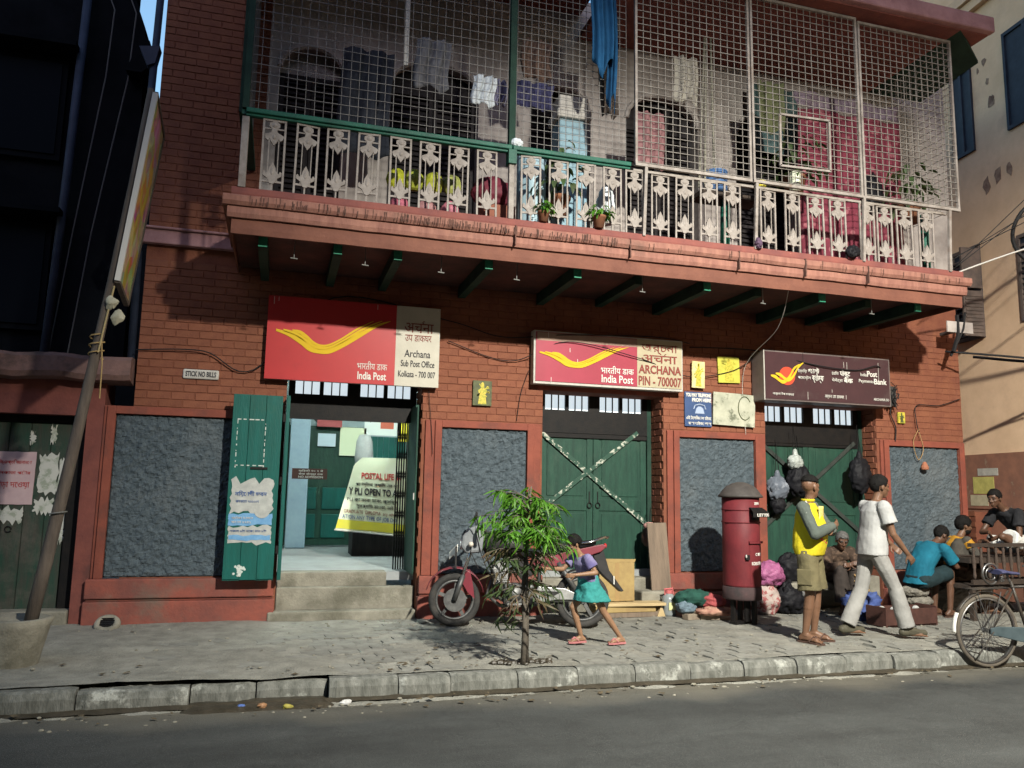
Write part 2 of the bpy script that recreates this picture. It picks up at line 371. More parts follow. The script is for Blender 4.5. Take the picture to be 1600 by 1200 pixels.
# the earth round the sapling
pit = MB()
for k in range(60):
    a = rnd.uniform(0, 6.28); r = rnd.uniform(0.02, 0.26); s = rnd.uniform(0.012, 0.035)
    pit.ell((2.1+r*math.cos(a)*1.1, -2.64+r*math.sin(a)*0.55, 0.004+rnd.uniform(-.01,.012)), (s*1.4, s, s*0.7), 6, 4)
pit.build('loose_soil', MUD_SHADE, pavement, kind='stuff')
grv = MB()
for k in range(420):
    x = rnd.uniform(-2.2, 9.5); y = rnd.choice([rnd.uniform(-2.75,-0.1), rnd.uniform(-0.5,-0.05), rnd.uniform(-3.4,-3.0)])
    z = 0.0 if y > -2.9 else RDZ-0.01; s = rnd.uniform(0.006, 0.017)
    grv.ell((x, y, z+s*0.4), (s*rnd.uniform(.8,1.6), s, s*0.7), 6, 4)
grv.build('grit', CONC, pavement, kind='stuff')
dl = MB()
for k in range(170):
    x = rnd.uniform(-1.8, 7.5); y = rnd.choice([rnd.uniform(-2.75,-0.3), rnd.uniform(-3.35,-3.02), -2.6+rnd.uniform(-.25,.25)]); z = 0.012 if y > -2.9 else RDZ+0.012
    if abs(x-2.1) > 1.2 and rnd.random() < 0.35: x = 2.1 + rnd.uniform(-1, 1)
    a = rnd.uniform(0, 6.28); L_ = rnd.uniform(0.02, 0.075); w = L_*rnd.uniform(0.2, 0.5); c, s_ = math.cos(a), math.sin(a)
    dl.add([(x, y, z), (x+c*L_*.5-s_*w, y+s_*L_*.5+c*w, z+0.008), (x+c*L_, y+s_*L_, z+rnd.uniform(0,.012)), (x+c*L_*.5+s_*w, y+s_*L_*.5-c*w, z+0.005)], [(0,1,2,3)])
dl.build('dry_leaf_litter', mat('dry_litter', (0.11,0.085,0.05), (0.05,0.04,0.028), 30, 0.9), pavement, kind='stuff')

kerb = thing('kerb', 'x', 'x'); del kerb['label']; del kerb['category']; kerb['kind'] = 'structure'
joints = [-5.2,-4.3,-3.4,-2.6,-1.86,-1.31,-0.55,-0.08,0.46,1.0,1.42,1.99,2.52,3.05,3.58,4.11,4.66,5.2,5.74,6.28,6.9,7.5,8.1,8.8,9.5,10.2,11,12]
for a, b in zip(joints[:-1], joints[1:]):
    sunk = a in (-0.55, -0.08)
    yo = 0.10 if sunk else rnd.uniform(-0.012, 0.012); zt = -0.005+rnd.uniform(-0.012, 0.008) - (0.02 if sunk else 0)
    yaw = rnd.uniform(-0.012, 0.012); g = rnd.uniform(0.006, 0.016)
    n = 10; rows = []
    prof = [(-2.86, -0.30), (-2.965, -0.30), (-2.963, -0.06), (-2.945, -0.016), (-2.915, 0.0), (-2.82, 0.0), (-2.80, -0.1)]
    for yy, zz in prof:
        row = []
        for i in range(n+1):
            x = a+g/2 + (b-a-g)*i/n
            e = 0.012 if i in (0, n) else 0.0
            row.append((x, yy + yo + yaw*(x-(a+b)/2) + 0.008*fbm(x, zz, a, 5) + (e if yy < -2.9 else 0), zz + zt + (0.006*fbm(x, yy, b, 6) - e*0.5 if zz > -0.1 else 0)))
        rows.append(row)
    k = MB().quads(rows)
    for idx in (0, n): k.add([r[idx] for r in rows], [tuple(range(len(rows)))])
    k.build('kerb_stone', KERB, kerb, smooth=False)
# dark line where the kerb meets the road
foot_line = MB()
foot_line.quads([[(x, y0_ + 0.012*fbm(x, y0_, 4, 6) - (0.02*max(0, fbm(x, 7, 1, 1.5)) if j == 0 else 0), RDZ-0.006+0.012*j + 0.004*fbm(x, j, 2, 5)) for x in frange(-4, 9, 260)] for j, y0_ in enumerate((-3.005, -2.985, -2.955))])
foot_line.build('damp_line', MUD_SHADE, kerb, smooth=True)
# drain inlet: wet mud sheet, its dark colour stands in for the shaded recess
MB().quads([[(x, y, RDZ+0.010 + 0.012*fbm(x, y, 9, 4) - 0.05*max(0, -3.08-y+0.06*fbm(x, 3, 1, 3))*4 - 0.3*max(0, -0.52-x) - 0.3*max(0, x-0.42)) for x in frange(-0.62, 0.50, 30)] for y in frange(-3.22, -2.84, 14)]).build('gutter_mud_shade', MUD_SHADE, kerb, smooth=True)
MB().quads([[(x, y, RDZ-0.012 + 0.022*fbm(x, y, 2, 3) - 0.12*max(0, -2.99-y)) for x in frange(-3, 9.5, 150)] for y in frange(-3.3, -2.93, 8)]).build('gutter_dust', DIRT, kerb, smooth=True)
# ------------------------------------------------------------------ the post office building
B = thing('post_office_building', 'red painted brick building with a caged upper balcony above three green doorways', 'building')
DOORS = [(0.03, 1.62), (3.15, 4.83), (6.37, 8.20)]
LINT = 2.76
core = MB()
Y0, Y1 = 0.012, 0.42
segs = [(-1.58, 0.03), (1.62, 3.15), (4.83, 6.37), (8.20, 9.75)]
for a, b in segs: core.box(a, b, Y0, Y1, 0, LINT)
core.box(-1.58, 9.75, Y0, Y1, LINT, 4.45)
core.box(-1.58, -0.40, Y0, Y1, 4.45, 8.2)
core.box(-1.58, -1.30, Y1, 7.0, 0, 8.2)                # left flank
core.box(9.45, 9.75, Y1, 7.0, 0, 8.2)                  # right flank
wall = core.build('wall', MORTAR, B)
# bricks: nearest lit ones singly, the rest joined
BW, BH, BG = 0.25, 0.088, 0.008
signs = [(-0.2, 1.76, 2.74, 3.62), (3.0, 5.0, 2.84, 3.45), (6.17, 8.15, 2.78, 3.4)]
def brick_mesh(k):
    w, h, d, c = BW-BG, BH-BG, 0.008, 0.004
    j = lambda: rnd.uniform(-0.003, 0.003)
    vs = [(0+j(),0,0+j()),(w+j(),0,0+j()),(w+j(),0,h+j()),(0+j(),0,h+j())]
    fr = [(c,-d,c),(w-c,-d,c),(w-c,-d,h-c),(c,-d,h-c)]
    me = MB().add(vs+fr, [(4,5,6,7),(0,1,5,4),(1,2,6,5),(2,3,7,6),(3,0,4,7)]).mesh('brick'); me.materials.append(BRICK); return me
bms = [brick_mesh(k) for k in range(5)]
bl = []; bother = MB()
def in_open(x, z):
    return any(a-0.01 < x < b+0.01 for a, b in DOORS) and z < LINT
def brick_row(z, xa, xb, i, dest):
    x = xa - (BW/2 if i % 2 else 0)
    while x < xb:
        a, b = max(x, xa), min(x+BW-BG, xb)
        if b - a > 0.05: dest(a, b, z)
        x += BW
def add_brick(a, b, z):
    # cut at door openings
    for d0, d1 in DOORS:
        if z < LINT - 0.01:
            if a < d0 < b: b = d0
            if a < d1 < b: a = d1
    if b - a < 0.04 or in_open((a+b)/2, z): return
    hid = any(s[0] < a and b < s[1] and s[2] < z and z+BH < s[3] for s in signs)
    bl.append((hid, ((a+b)/2-0.0)**2 + 90 + 400*(z > 3.4) + (30 if z > 3.1 else 0), a, b, z))
z = 2.335; i = 0
while z < 4.0: brick_row(z, -1.58, 9.75, i, add_brick); z += BH; i += 1
bl.sort()
for k, (hid, d, a, b, z) in enumerate(bl):
    dy = rnd.uniform(-0.003, 0.002)
    if k < 295:
        inst('brick', bms[k % 5], (a, Y0+dy, z), wall, ((b-a)/(BW-BG), 1, 1), (0, rnd.uniform(-.006,.006), 0))
    else:
        w, h, d2, c = b-a, BH-BG, 0.012, 0.005; y = Y0-0.007+dy*0.7
        bother.add([(a,Y0,z),(b,Y0,z),(b,Y0,z+h),(a,Y0,z+h),(a+c,y,z+c),(b-c,y,z+c),(b-c,y,z+h-c),(a+c,y,z+h-c)], [(4,5,6,7),(0,1,5,4),(1,2,6,5),(2,3,7,6),(3,0,4,7)])
def ob(a, b, z):
    w, h, c = b-a, BH-BG, 0.005; y = Y0-0.007+rnd.uniform(-.003,.002)
    bother.add([(a,Y0,z),(b,Y0,z),(b,Y0,z+h),(a,Y0,z+h),(a+c,y,z+c),(b-c,y,z+c),(b-c,y,z+h-c),(a+c,y,z+h-c)], [(4,5,6,7),(0,1,5,4),(1,2,6,5),(2,3,7,6),(3,0,4,7)])
z = 4.36; i = 0
while z < 8.1: brick_row(z, -1.58, -0.40, i, ob); z += BH; i += 1
# door reveals in brick (right side of doors 2 and 3, seen from the left) 
for d1 in (1.62, 4.83, 8.20):
    z = 0.5; i = 0
    while z < LINT-0.05:
        yy = 0.02 + (0.06 if i % 2 else 0)
        while yy < 0.40:
            ye = min(yy+0.2, 0.41)
            x = d1 - 0.010 - rnd.uniform(0, .004)
            bother.add([(d1,yy,z),(d1,ye,z),(d1,ye,z+BH-BG),(d1,yy,z+BH-BG),(x,yy+.005,z+.005),(x,ye-.005,z+.005),(x,ye-.005,z+BH-BG-.005),(x,yy+.005,z+BH-BG-.005)], [(4,5,6,7),(0,1,5,4),(1,2,6,5),(2,3,7,6),(3,0,4,7)])
            yy += 0.21
        z += BH; i += 1
bother.build('brickwork', BRICK, wall, kind='stuff')
# cornice band on the plain left bay
MB().box(-1.68,-0.42,-0.075,Y0-0.001,4.17,4.33).box(-1.70,-0.42,-0.11,Y0-0.001,4.332,4.36).build('cornice', LILAC, B, bevel=0.012)

# plaster bays with roughcast panels
def bay(x0, x1, p0, p1, wrap=0.0):
    t = MB()
    zt, zb = 2.32, 0.48; q0, q1 = 2.235, 0.49
    for a, b, c, d in ((x0, p0, zb, zt), (p1, x1, zb, zt), (p0, p1, q0, zt)): t.box(a, b, -0.02, Y0-0.001, c, d)
    pl = t.build('plaster_surround', PLASTER, B, bevel=0.006)
    w = 0.085
    f = MB(); f.box(p0-w, p0-0.001, -0.047, -0.022, zb, q0+w); f.box(p1+0.001, p1+w, -0.047, -0.022, zb, q0+w); f.box(p0-0.001, p1+0.001, -0.047, -0.022, q0+0.001, q0+w)
    f.build('panel_frame', PLASTER, pl, bevel=0.005)
    nx = int((p1-p0)/0.014); nz = int((q0-q1)/0.014)
    def dy(x, z):
        return 0.004 - 0.024*max(0.0, 0.35+fbm(x, z, x0, 14, 3)*(0.75+0.5*noise.noise(Vector((x*1.3,z*1.3,2))))) - 0.010*fbm(x, z, 4, 38, 2)
    rows = [[(p0+(p1-p0)*i/nx, dy(p0+(p1-p0)*i/nx, q1+(q0-q1)*j/nz) if 0 < i < nx and 0 < j < nz else 0.011, q1+(q0-q1)*j/nz) for i in range(nx+1)] for j in range(nz+1)]
    MB().quads(rows).build('roughcast_panel', STUCCO, B)
    g = MB()
    g.box(x0-0.03, x1+0.03, -0.085, Y0-0.002, 0.275, 0.479)
    g.box(x0-0.02, x1+0.02, -0.058, Y0-0.002, 0.246, 0.2745)
    g.box(x0-0.04, x1+0.04, -0.075, Y0-0.002, -0.05, 0.2455)
    g.build('plinth', PLINTH, B, bevel=0.012)
bay(-1.86, -0.02, -1.74, -0.16)
bay(1.66, 3.12, 1.86, 2.94)
bay(4.87, 6.35, 5.04, 6.18)
bay(8.24, 9.74, 8.37, 9.62)
# lintel bands over doors
for a, b in DOORS: bx('lintel', PLASTER, B, a-0.08, b+0.08, -0.012, Y0-0.002, LINT+0.002, LINT+0.14)

# --- inside: one long lit room behind the wall
FL = 0.5
room = MB()
room.box(-1.3, 9.45, 6.0, 6.1, FL, 3.7).box(-1.3, -0.6, 0.43, 6.0, FL, 3.7).box(9.35, 9.45, 0.43, 6.0, FL, 3.7)
room.box(-1.3, 9.45, 0.43, 6.1, 3.7, 3.8).build('room_wall', ROOMW, B)
bx('room_floor', FLOORC, B, -1.3, 9.45, 0.27, 6.0, FL-0.1, FL)
tube_m = mat('tube_light', (1,1,1), emit=210, ecol=(0.86,1.0,0.94))
for k, (x, y) in enumerate(((0.9, 1.55), (4.2, 2.6), (7.4, 2.6))):
    t = thing('tube_light', ['white ceiling tube light inside the open doorway', 'white ceiling tube light behind the crossed middle door', 'white ceiling tube light behind the door with hanging bags'][k], 'lamp', (x, y, 3.6))
    bx('housing', WHITEW, t, -0.62, 0.62, -0.04, 0.04, 0.0, 0.06); MB().tube([(-0.58,0,-0.03),(0.58,0,-0.03)], 0.016, 8).build('tube', tube_m, t)

# --- steps
st = MB(); st.box(-0.04, 1.61, -0.08, 0.13, -0.05, 0.105); stp = [st]
bx('step', CONC, B, -0.045, 1.60, -0.10, 0.118, -0.05, 0.105, bevel=0.018)
bx('step', CONC, B, 0.035, 1.61, 0.12, 0.265, -0.05, 0.345, bevel=0.018)
bx('step', CONC, B, 0.04, 1.30, 0.262, 0.50, 0.1, 0.503, bevel=0.018)

# --- transoms: dark frame, bars, four lit panes
def transom(name_x0, x1, y, z0, z1, parent):
    x0 = name_x0; f = MB(); f.box(x0, x1, y, y+0.07, z0-0.30, z0).box(x0, x1, y, y+0.07, z1, z1+0.08)
    w = x1-x0; cut = [0.05, 0.235, 0.265, 0.45, 0.55, 0.735, 0.765, 0.95]
    edges = [0.0] + cut + [1.0]
    for k in range(0, len(edges), 2): f.box(x0+w*edges[k], x0+w*edges[k+1], y, y+0.07, z0, z1)
    tr = f.build('transom', BLACK, parent)
    for k in range(4):
        a, b = x0+w*cut[2*k], x0+w*cut[2*k+1]
        bx('pane', GLASSLIT, tr, a+0.001, b-0.001, y+0.04, y+0.046, z0+0.001, z1-0.001)
        for q in (0.33, 0.67): bx('bar', BLACK, tr, a+(b-a)*q-0.007, a+(b-a)*q+0.007, y+0.012, y+0.026, z0+0.001, z1-0.001)
# --- closed double doors with crossed straps
def double_door(x0, x1, name_y, z0, z1, cx, cz, px, pz, strap_m, zt0, zt1):
    y = name_y; mid = (x0+x1)/2
    bx('door_frame', BEAMD, B, x0, x0+0.06, y-0.05, y+0.05, z0, LINT); bx('door_frame', BEAMD, B, x1-0.06, x1, y-0.05, y+0.05, z0, LINT)
    for s, (a, b) in enumerate(((x0+0.061, mid-0.004), (mid+0.004, x1-0.061))):
        d = bx('door', GREEN, B, a, b, y, y+0.045, z0+0.01, z1, bevel=0.004)
        w = b-a
        n = MB(); stile = 0.085
        rails = [z0+0.01, z0+0.18, z0+0.86, z0+0.98, z0+1.16, z1-0.30, z1-0.01]
        n.box(a, a+stile, y-0.014, y-0.001, z0+0.012, z1-0.002).box(b-stile, b, y-0.014, y-0.001, z0+0.012, z1-0.002)
        n.box(a+stile, b-stile, y-0.014, y-0.001, z0+0.012, z0+0.15).box(a+stile, b-stile, y-0.014, y-0.001, z0+0.83, z0+0.98).box(a+stile, b-stile, y-0.014, y-0.001, z1-0.14, z1-0.002)
        n.build('door_stile', GREEN, d, bevel=0.004)
        for zc0, zc1 in ((z0+0.185, z0+0.795), (z0+1.02, z1-0.18)):
            bx('door_panel', GREEN, d, a+stile+0.04, b-stile-0.04, y-0.010, y-0.001, zc0, zc1, bevel=0.008)
        hx = (b-0.05) if s == 0 else (a+0.06)
        pts = [(hx+0.03*math.cos(t), y-0.03, z0+0.9+0.035*math.sin(t)) for t in [2*math.pi*q/12 for q in range(12)]]
        MB().tube(pts, 0.006, 6, closed=True).bar((hx, y-0.02, z0+0.94), (hx, y-0.02, z0+1.08), 0.012, 0.008).build('ring_handle', BLACK, d)
    ys = y-0.04
    for k, (p, q) in enumerate((px, pz)):
        MB().bar((p[0], ys-0.012*k, p[1]), (q[0], ys-0.012*k, q[1]), 0.008, 0.055, up=(0,0,1)).build('cross_strap', strap_m, B)
STRAP = mat('peeling_strap', (0.03,0.07,0.05), (0.42,0.43,0.36), 14, 0.7, 0.3, 50, mixlo=0.52, mixhi=0.58, stretch=(1,1,1))
STRAPD = mat('dark_strap', (0.02,0.028,0.024), (0.04,0.045,0.04), 9, 0.7)
bx('door_sill', CONC, B, 3.15, 4.83, 0.06, 0.46, 0.0, 0.42, bevel=0.015)
bx('door_sill', CONC, B, 6.37, 8.20, 0.06, 0.46, 0.0, 0.40, bevel=0.015)
double_door(3.16, 4.82, 0.40, 0.42, 2.42, 0, 0, ((3.22, 2.28), (4.78, 1.06)), ((3.3, 1.3), (4.62, 2.3)), STRAP, 2.5, 2.7)
double_door(6.38, 8.19, 0.34, 0.40, 2.36, 0, 0, ((6.5, 2.22), (8.1, 1.0)), ((6.4, 0.98), (8.05, 2.28)), STRAPD, 2.5, 2.7)
transom(0.05, 1.60, 0.36, 2.60, 2.84, B)
transom(3.22, 4.76, 0.35, 2.56, 2.80, B)
transom(6.44, 8.13, 0.30, 2.54, 2.80, B)
bx('transom_infill', BLACK, B, 3.222, 4.758, 0.36, 0.44, 2.2, 2.255)
bx('transom_infill', BLACK, B, 6.442, 8.128, 0.31, 0.40, 2.2, 2.235)
# ------------------------------------------------------------------ balcony
XB0, XB1, YF = -0.58, 8.30, -1.5
slab = MB().box(XB0, XB1, YF+0.02, Y0-0.003, 4.02, 4.40).build('balcony_slab', SILLBR, B)
# edge mouldings along the front and round both ends
def edge_prof(name, m, y_out, z0, z1, ext, lump=0.0, seg=None):
    b = MB()
    n = 90; xa, xb = XB0-ext, XB1+ext
    prof = [(0.0, z0), (-y_out*0.8, z0), (-y_out, z0+(z1-z0)*0.35), (-y_out, z1-0.012), (-y_out+0.012, z1), (0.0, z1)]
    rows = []
    for (yy, zz) in prof:
        rows.append([(xa+(xb-xa)*i/n, YF+0.02+yy + lump*fbm(xa+(xb-xa)*i/n, zz, 1, 2.5), zz + lump*0.8*fbm(xa+(xb-xa)*i/n, 2, zz, 1.7)) for i in range(n+1)])
    b.quads(rows)
    for idx in (0, n): b.add([r[idx] for r in rows], [tuple(range(len(rows)))])
    # left and right returns
    for s, xe in ((-1, XB0), (1, XB1)):
        x0, x1 = sorted((xe, xe+s*ext))
        b.box(x0, x1, YF+0.021, -0.004, z0, z1)
    return b.build(name, m, slab)
edge_prof('fascia', FASC, 0.03, 3.93, 4.085, 0.012, 0.006)
edge_prof('lower_moulding', PINK, 0.075, 4.087, 4.20, 0.055, 0.008)
edge_prof('upper_moulding', PINK, 0.115, 4.202, 4.305, 0.10, 0.008)
edge_prof('edge_strip', SILLBR, 0.05, 4.307, 4.405, 0.03, 0.004)
# drip stains: thin streaks of algae running down the moulding, each with its own length
STAIN = mat('black_algae', (0.05,0.032,0.026), (0.14,0.07,0.055), 20, 0.9)
sm = MB()
for k in range(240):
    x = XB0 + 0.15 + (3.9)*rnd.random()**0.9 if rnd.random() < 0.85 else rnd.uniform(3.4, 8.2)
    L = rnd.uniform(0.03, 0.10); w = rnd.uniform(0.004, 0.012); zt = 4.205+L; yy = YF+0.02-0.125
    sm.add([(x-w/2, yy, zt), (x+w/2, yy, zt), (x+w*0.3, yy+0.003, 4.206), (x-w*0.3, yy+0.003, 4.206)], [(0,1,2,3)])
sm.build('algae_streaks', STAIN, slab, kind='stuff')
# joints of the moulding blocks
for x in (2.28, 3.62, 5.0, 5.9, 6.8): bx('moulding_joint', STAIN, slab, x, x+0.012, YF-0.108, YF-0.02, 4.09, 4.306)
# boards of the soffit and beams
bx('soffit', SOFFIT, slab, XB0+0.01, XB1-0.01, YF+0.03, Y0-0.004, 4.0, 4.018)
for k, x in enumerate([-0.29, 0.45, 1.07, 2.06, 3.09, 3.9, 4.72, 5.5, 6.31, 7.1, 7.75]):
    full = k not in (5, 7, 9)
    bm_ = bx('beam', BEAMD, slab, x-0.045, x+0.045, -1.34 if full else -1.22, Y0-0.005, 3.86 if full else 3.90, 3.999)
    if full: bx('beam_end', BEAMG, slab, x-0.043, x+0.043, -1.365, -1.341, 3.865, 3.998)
HOOK = mat('dull_hook', (0.14,0.14,0.13), rough=0.6)
for x in (0.02, 0.74, 1.55, 2.40, 3.92, 5.52, 7.10):
    MB().bar((x, -1.28, 4.0), (x, -1.28, 3.80), 0.008).bar((x-0.035, -1.28, 3.80), (x+0.035, -1.28, 3.795), 0.016, 0.01).build('hook', HOOK, slab)

# railing
rail = MB().bar((-0.52, YF, 5.205), (2.245, YF, 5.205), 0.11, 0.05).bar((2.255, YF, 5.205), (3.66, YF, 5.205), 0.11, 0.05).bar((-0.52, YF, 5.165), (3.66, YF, 5.165), 0.06, 0.028).build('handrail', GREENB, B, bevel=0.008)
MB().bar((-0.52, YF, 5.20), (-0.52, -0.02, 5.20), 0.09, 0.05).build('side_handrail', GREENB, rail)
MB().bar((3.70, YF, 5.16), (8.14, YF, 5.16), 0.03, 0.03).build('lower_rail', IVORY, rail)
bal = MB()
W2, H = 0.115, 0.745
def pl(poly, y0=-0.009, y1=0.009): bal.prism(poly, y0, y1)
def rc(a, b, c, d, y=0.009): bal.box(a, b, -y, y, c, d)
rc(-W2, -W2+0.02, 0, H); rc(W2-0.02, W2, 0, H); rc(-W2+0.02, W2-0.02, H-0.02, H, 0.008); rc(-W2+0.02, W2-0.02, 0.085, 0.105, 0.008); rc(-W2+0.02, W2-0.02, H-0.185, H-0.17, 0.007)
rc(-W2+0.02, W2-0.02, H-0.105, H-0.092, 0.007); rc(-0.052, -0.042, 0.10, H-0.18, 0.006); rc(0.042, 0.052, 0.10, H-0.18, 0.006); rc(-0.008, 0.008, 0, 0.09, 0.006)
for sgn in (-1, 1):
    pl([(sgn*0.012, H-0.02), (sgn*0.05, H-0.04), (sgn*0.052, H-0.075), (sgn*0.024, H-0.10), (sgn*0.03, H-0.135), (sgn*0.09, H-0.165), (sgn*0.085, H-0.205), (sgn*0.06, H-0.225), (sgn*0.045, H-0.20), (sgn*0.028, H-0.235), (0, H-0.275), (0, H-0.02)], -0.013, 0.013)
    pl([(0, 0.30), (sgn*0.018, 0.265), (sgn*0.03, 0.24), (sgn*0.036, 0.20), (sgn*0.062, 0.175), (sgn*0.075, 0.205), (sgn*0.092, 0.19), (sgn*0.09, 0.155), (sgn*0.05, 0.13), (sgn*0.035, 0.10), (sgn*0.02, 0.075), (0, 0.07)], -0.013, 0.013)
bal.ell((0, -0.004, H-0.06), (0.035, 0.02, 0.03), 8, 6).ell((0, -0.004, 0.20), (0.024, 0.02, 0.05), 8, 6).ell((0, -0.004, H-0.185), (0.022, 0.02, 0.03), 8, 6)
bme = bal.mesh('baluster'); bme.materials.append(IVORY)
for x in [-0.24,0.08,0.39,0.70,1.04,1.35,1.66,1.98,2.48,2.80,3.12,3.45,3.72,4.04,4.35,4.67,4.98,5.47,5.81,6.15,6.47,6.90,7.16,7.47,7.80]:
    inst('baluster', bme, (x, YF, 4.405), rail, rot=(rnd.uniform(-.02,.02), rnd.uniform(-.012,.012), rnd.uniform(-.1,.1)))
for x, r_ in ((-0.52, 0.035), (2.25, 0.03)): MB().box(x-r_, x+r_, YF-r_, YF+r_, 4.40, 5.14).build('post', IVORY, rail, bevel=0.006)
for x in (3.82, 5.27, 6.80, 8.12): MB().bar((x, YF-0.03, 4.38), (x+0.02, YF-0.06, 5.22), 0.035, 0.035).build('post', IVORY, rail)
for x in (2.25,): bx('green_cap', GREENB, rail, x-0.045, x+0.045, YF-0.06, YF+0.06, 5.02, 5.178)
bx('corner_post', BEAMD, rail, -0.56, -0.50, YF-0.035, YF+0.035, 5.23, 8.0)
bx('corner_post', BEAMD, rail, 2.215, 2.285, YF-0.02, YF+0.05, 5.23, 8.0)
# welded mesh: left bays bare wire, right bays painted panels in frames
def mesh_panel(name, x0, x1, z0, z1, dx, dz, r, m, y, wob, parent=B):
    b = MB(); n = int(round((x1-x0)/dx))
    for i in range(n+1):
        x = x0+(x1-x0)*i/n; p0 = rnd.uniform(-wob, wob)
        b.tube([(x+wob*noise.noise(Vector((x*3, z*1.3, 1))), y+0.5*wob*noise.noise(Vector((x, z, 7))), z) for z in frange(z0, z1, 4)], r, 4)
    k = int(round((z1-z0)/dz))
    for j in range(k+1):
        z = z0+(z1-z0)*j/k
        b.tube([(x, y-2*r+0.5*wob*noise.noise(Vector((x, z, 3))), z+wob*noise.noise(Vector((x*1.3, z*3, 2)))) for x in frange(x0, x1, 8)], r, 4)
    return b.build(name, m, parent)
mesh_panel('wire_mesh', -0.50, 2.20, 5.23, 7.9, 0.089, 0.098, 0.0032, WIRE, YF+0.01, 0.010)
mesh_panel('wire_mesh', 2.30, 3.62, 5.23, 7.9, 0.085, 0.082, 0.0034, WIRE, YF+0.01, 0.010)
# left return of the cage
ls = MB()
for y in frange(-1.45, -0.05, 12): ls.tube([(-0.53, y, 5.23), (-0.53, y, 7.9)], 0.004, 4)
ls.build('side_mesh', WIRE, B)
YP = YF-0.06
for x0, x1, zt in ((3.70, 5.22, 7.62), (5.24, 6.80, 7.58), (6.82, 8.30, 7.54)):
    pn = mesh_panel('mesh_panel', x0+0.02, x1-0.02, 5.24, zt, 0.094, 0.086, 0.0052, WIREW, YP, 0.005)
    MB().box(x0, x0+0.028, YP-0.018, YP+0.018, 5.21, zt).box(x1-0.028, x1, YP-0.018, YP+0.018, 5.21, zt).box(x0, x1, YP-0.020, YP+0.020, 5.19, 5.225).box(x0, x1, YP-0.020, YP+0.020, zt, zt+0.03).build('mesh_frame', IVORY, pn)
MB().bar((5.60, YP-0.03, 5.44), (6.32, YP-0.03, 5.46), 0.025).bar((5.61, YP-0.03, 6.10), (6.33, YP-0.03, 6.12), 0.025).bar((5.605, YP-0.03, 5.44), (5.615, YP-0.03, 6.1), 0.025).bar((6.31, YP-0.03, 5.46), (6.32, YP-0.03, 6.12), 0.025).build('hatch_frame', IVORY, B)
sidem = MB()
for y in frange(YP, -0.1, 15): sidem.tube([(8.29, y, 5.24), (8.29, y, 7.5)], 0.005, 4)
for z in frange(5.24, 7.5, 24): sidem.tube([(8.288, YP, z), (8.288, -0.1, z)], 0.005, 4)
sidem.build('side_mesh', WIREW, B)
# the storey above: its projecting floor closes the cage, a sloping eave at the right
top = MB().box(3.6, 8.75, YF-0.25, 0.0, 7.62, 7.70).box(-0.6, 3.6, YF-0.1, 0.0, 7.95, 8.05).build('upper_slab', SILLBR, B)
MB().box(3.58, 8.80, YF-0.33, YF-0.22, 7.64, 7.86).build('eave_band', LILAC, top, bevel=0.02)
MB().add([(8.3,-1.75,7.62),(9.0,-1.35,7.50),(9.1,-0.2,7.50),(8.3,0.0,7.62),(8.3,-1.75,7.67),(9.0,-1.35,7.54),(9.1,-0.2,7.54),(8.3,0,7.67)], [(0,1,2,3),(4,7,6,5),(0,4,5,1),(1,5,6,2),(2,6,7,3),(3,7,4,0)]).build('tin_awning', BEAMD, top)

# upper house wall with arched doorways
def arch_pts(x0, x1, zs, zt, n=10):
    c = (x0+x1)/2; w = (x1-x0)/2
    return [(c - w*math.cos(math.pi*i/n), zs + (zt-zs)*math.sin(math.pi*i/n)) for i in range(n+1)]
ARCH = [(-0.27, 0.50, 6.55, 6.86), (1.08, 2.22, 6.60, 6.92), (2.92, 3.78, 6.6, 6.9), (4.3, 5.4, 6.6, 7.0), (6.0, 7.0, 6.6, 7.0), (7.4, 8.6, 6.6, 7.0)]
up = MB(); px_ = -0.40; ZB = 4.41
for a, b, zs, zt in ARCH:
    up.box(px_, a, Y0, 0.30, ZB, 8.2); px_ = b
    poly = arch_pts(a, b, zs, zt) + [(b, 8.2), (a, 8.2)]
    k = len(poly); n = k-2
    # spandrel as a strip of quads
    top_ = [(a+(b-a)*i/(n-1), 8.2) for i in range(n)]
    vs = [(p[0], Y0, p[1]) for p in poly[:n]] + [(p[0], Y0, p[1]) for p in top_] + [(p[0], 0.30, p[1]) for p in poly[:n]]
    fs = [(i, i+1, n+i+1, n+i) for i in range(n-1)] + [(i, 2*n+i, 2*n+i+1, i+1) for i in range(n-1)]
    up.add(vs, fs)
up.box(px_, 9.75, Y0, 0.30, ZB, 8.2)
upw = up.build('upper_wall', GREYW, B)
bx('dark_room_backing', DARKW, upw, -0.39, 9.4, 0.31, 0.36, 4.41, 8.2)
bx('side_boarding', BEAMD, B, -0.60, -0.57, -1.42, -0.02, 5.23, 8.0)
for k, (a, b, zs, zt) in enumerate(ARCH):
    arc = arch_pts(a, b, zs, zt)
    MB().tube([(x, Y0-0.012, z) for x, z in arc], 0.035, 6).build('arch_moulding', GREYW, upw)
    m_ = (a+b)/2
    for c, d in ((a+0.01, m_-0.005), (m_+0.005, b-0.01)):
        s = MB().box(c, c+0.05, 0.16, 0.20, ZB, zs).box(d-0.05, d, 0.16, 0.20, ZB, zs).box(c+0.05, d-0.05, 0.16, 0.20, ZB, ZB+0.5).box(c+0.05, d-0.05, 0.16, 0.20, zs-0.08, zs)
        for z in frange(ZB+0.54, zs-0.12, 22): s.add([(c+0.05,0.165,z),(d-0.05,0.165,z),(d-0.05,0.20,z+0.06),(c+0.05,0.20,z+0.06)], [(0,1,2,3)])
        s.build('louvre_shutter', DARKW, upw)
    MB().prism([(p[0], p[1]) for p in arc], 0.17, 0.19).build('fanlight', GREYW if k == 0 else DARKW, upw)
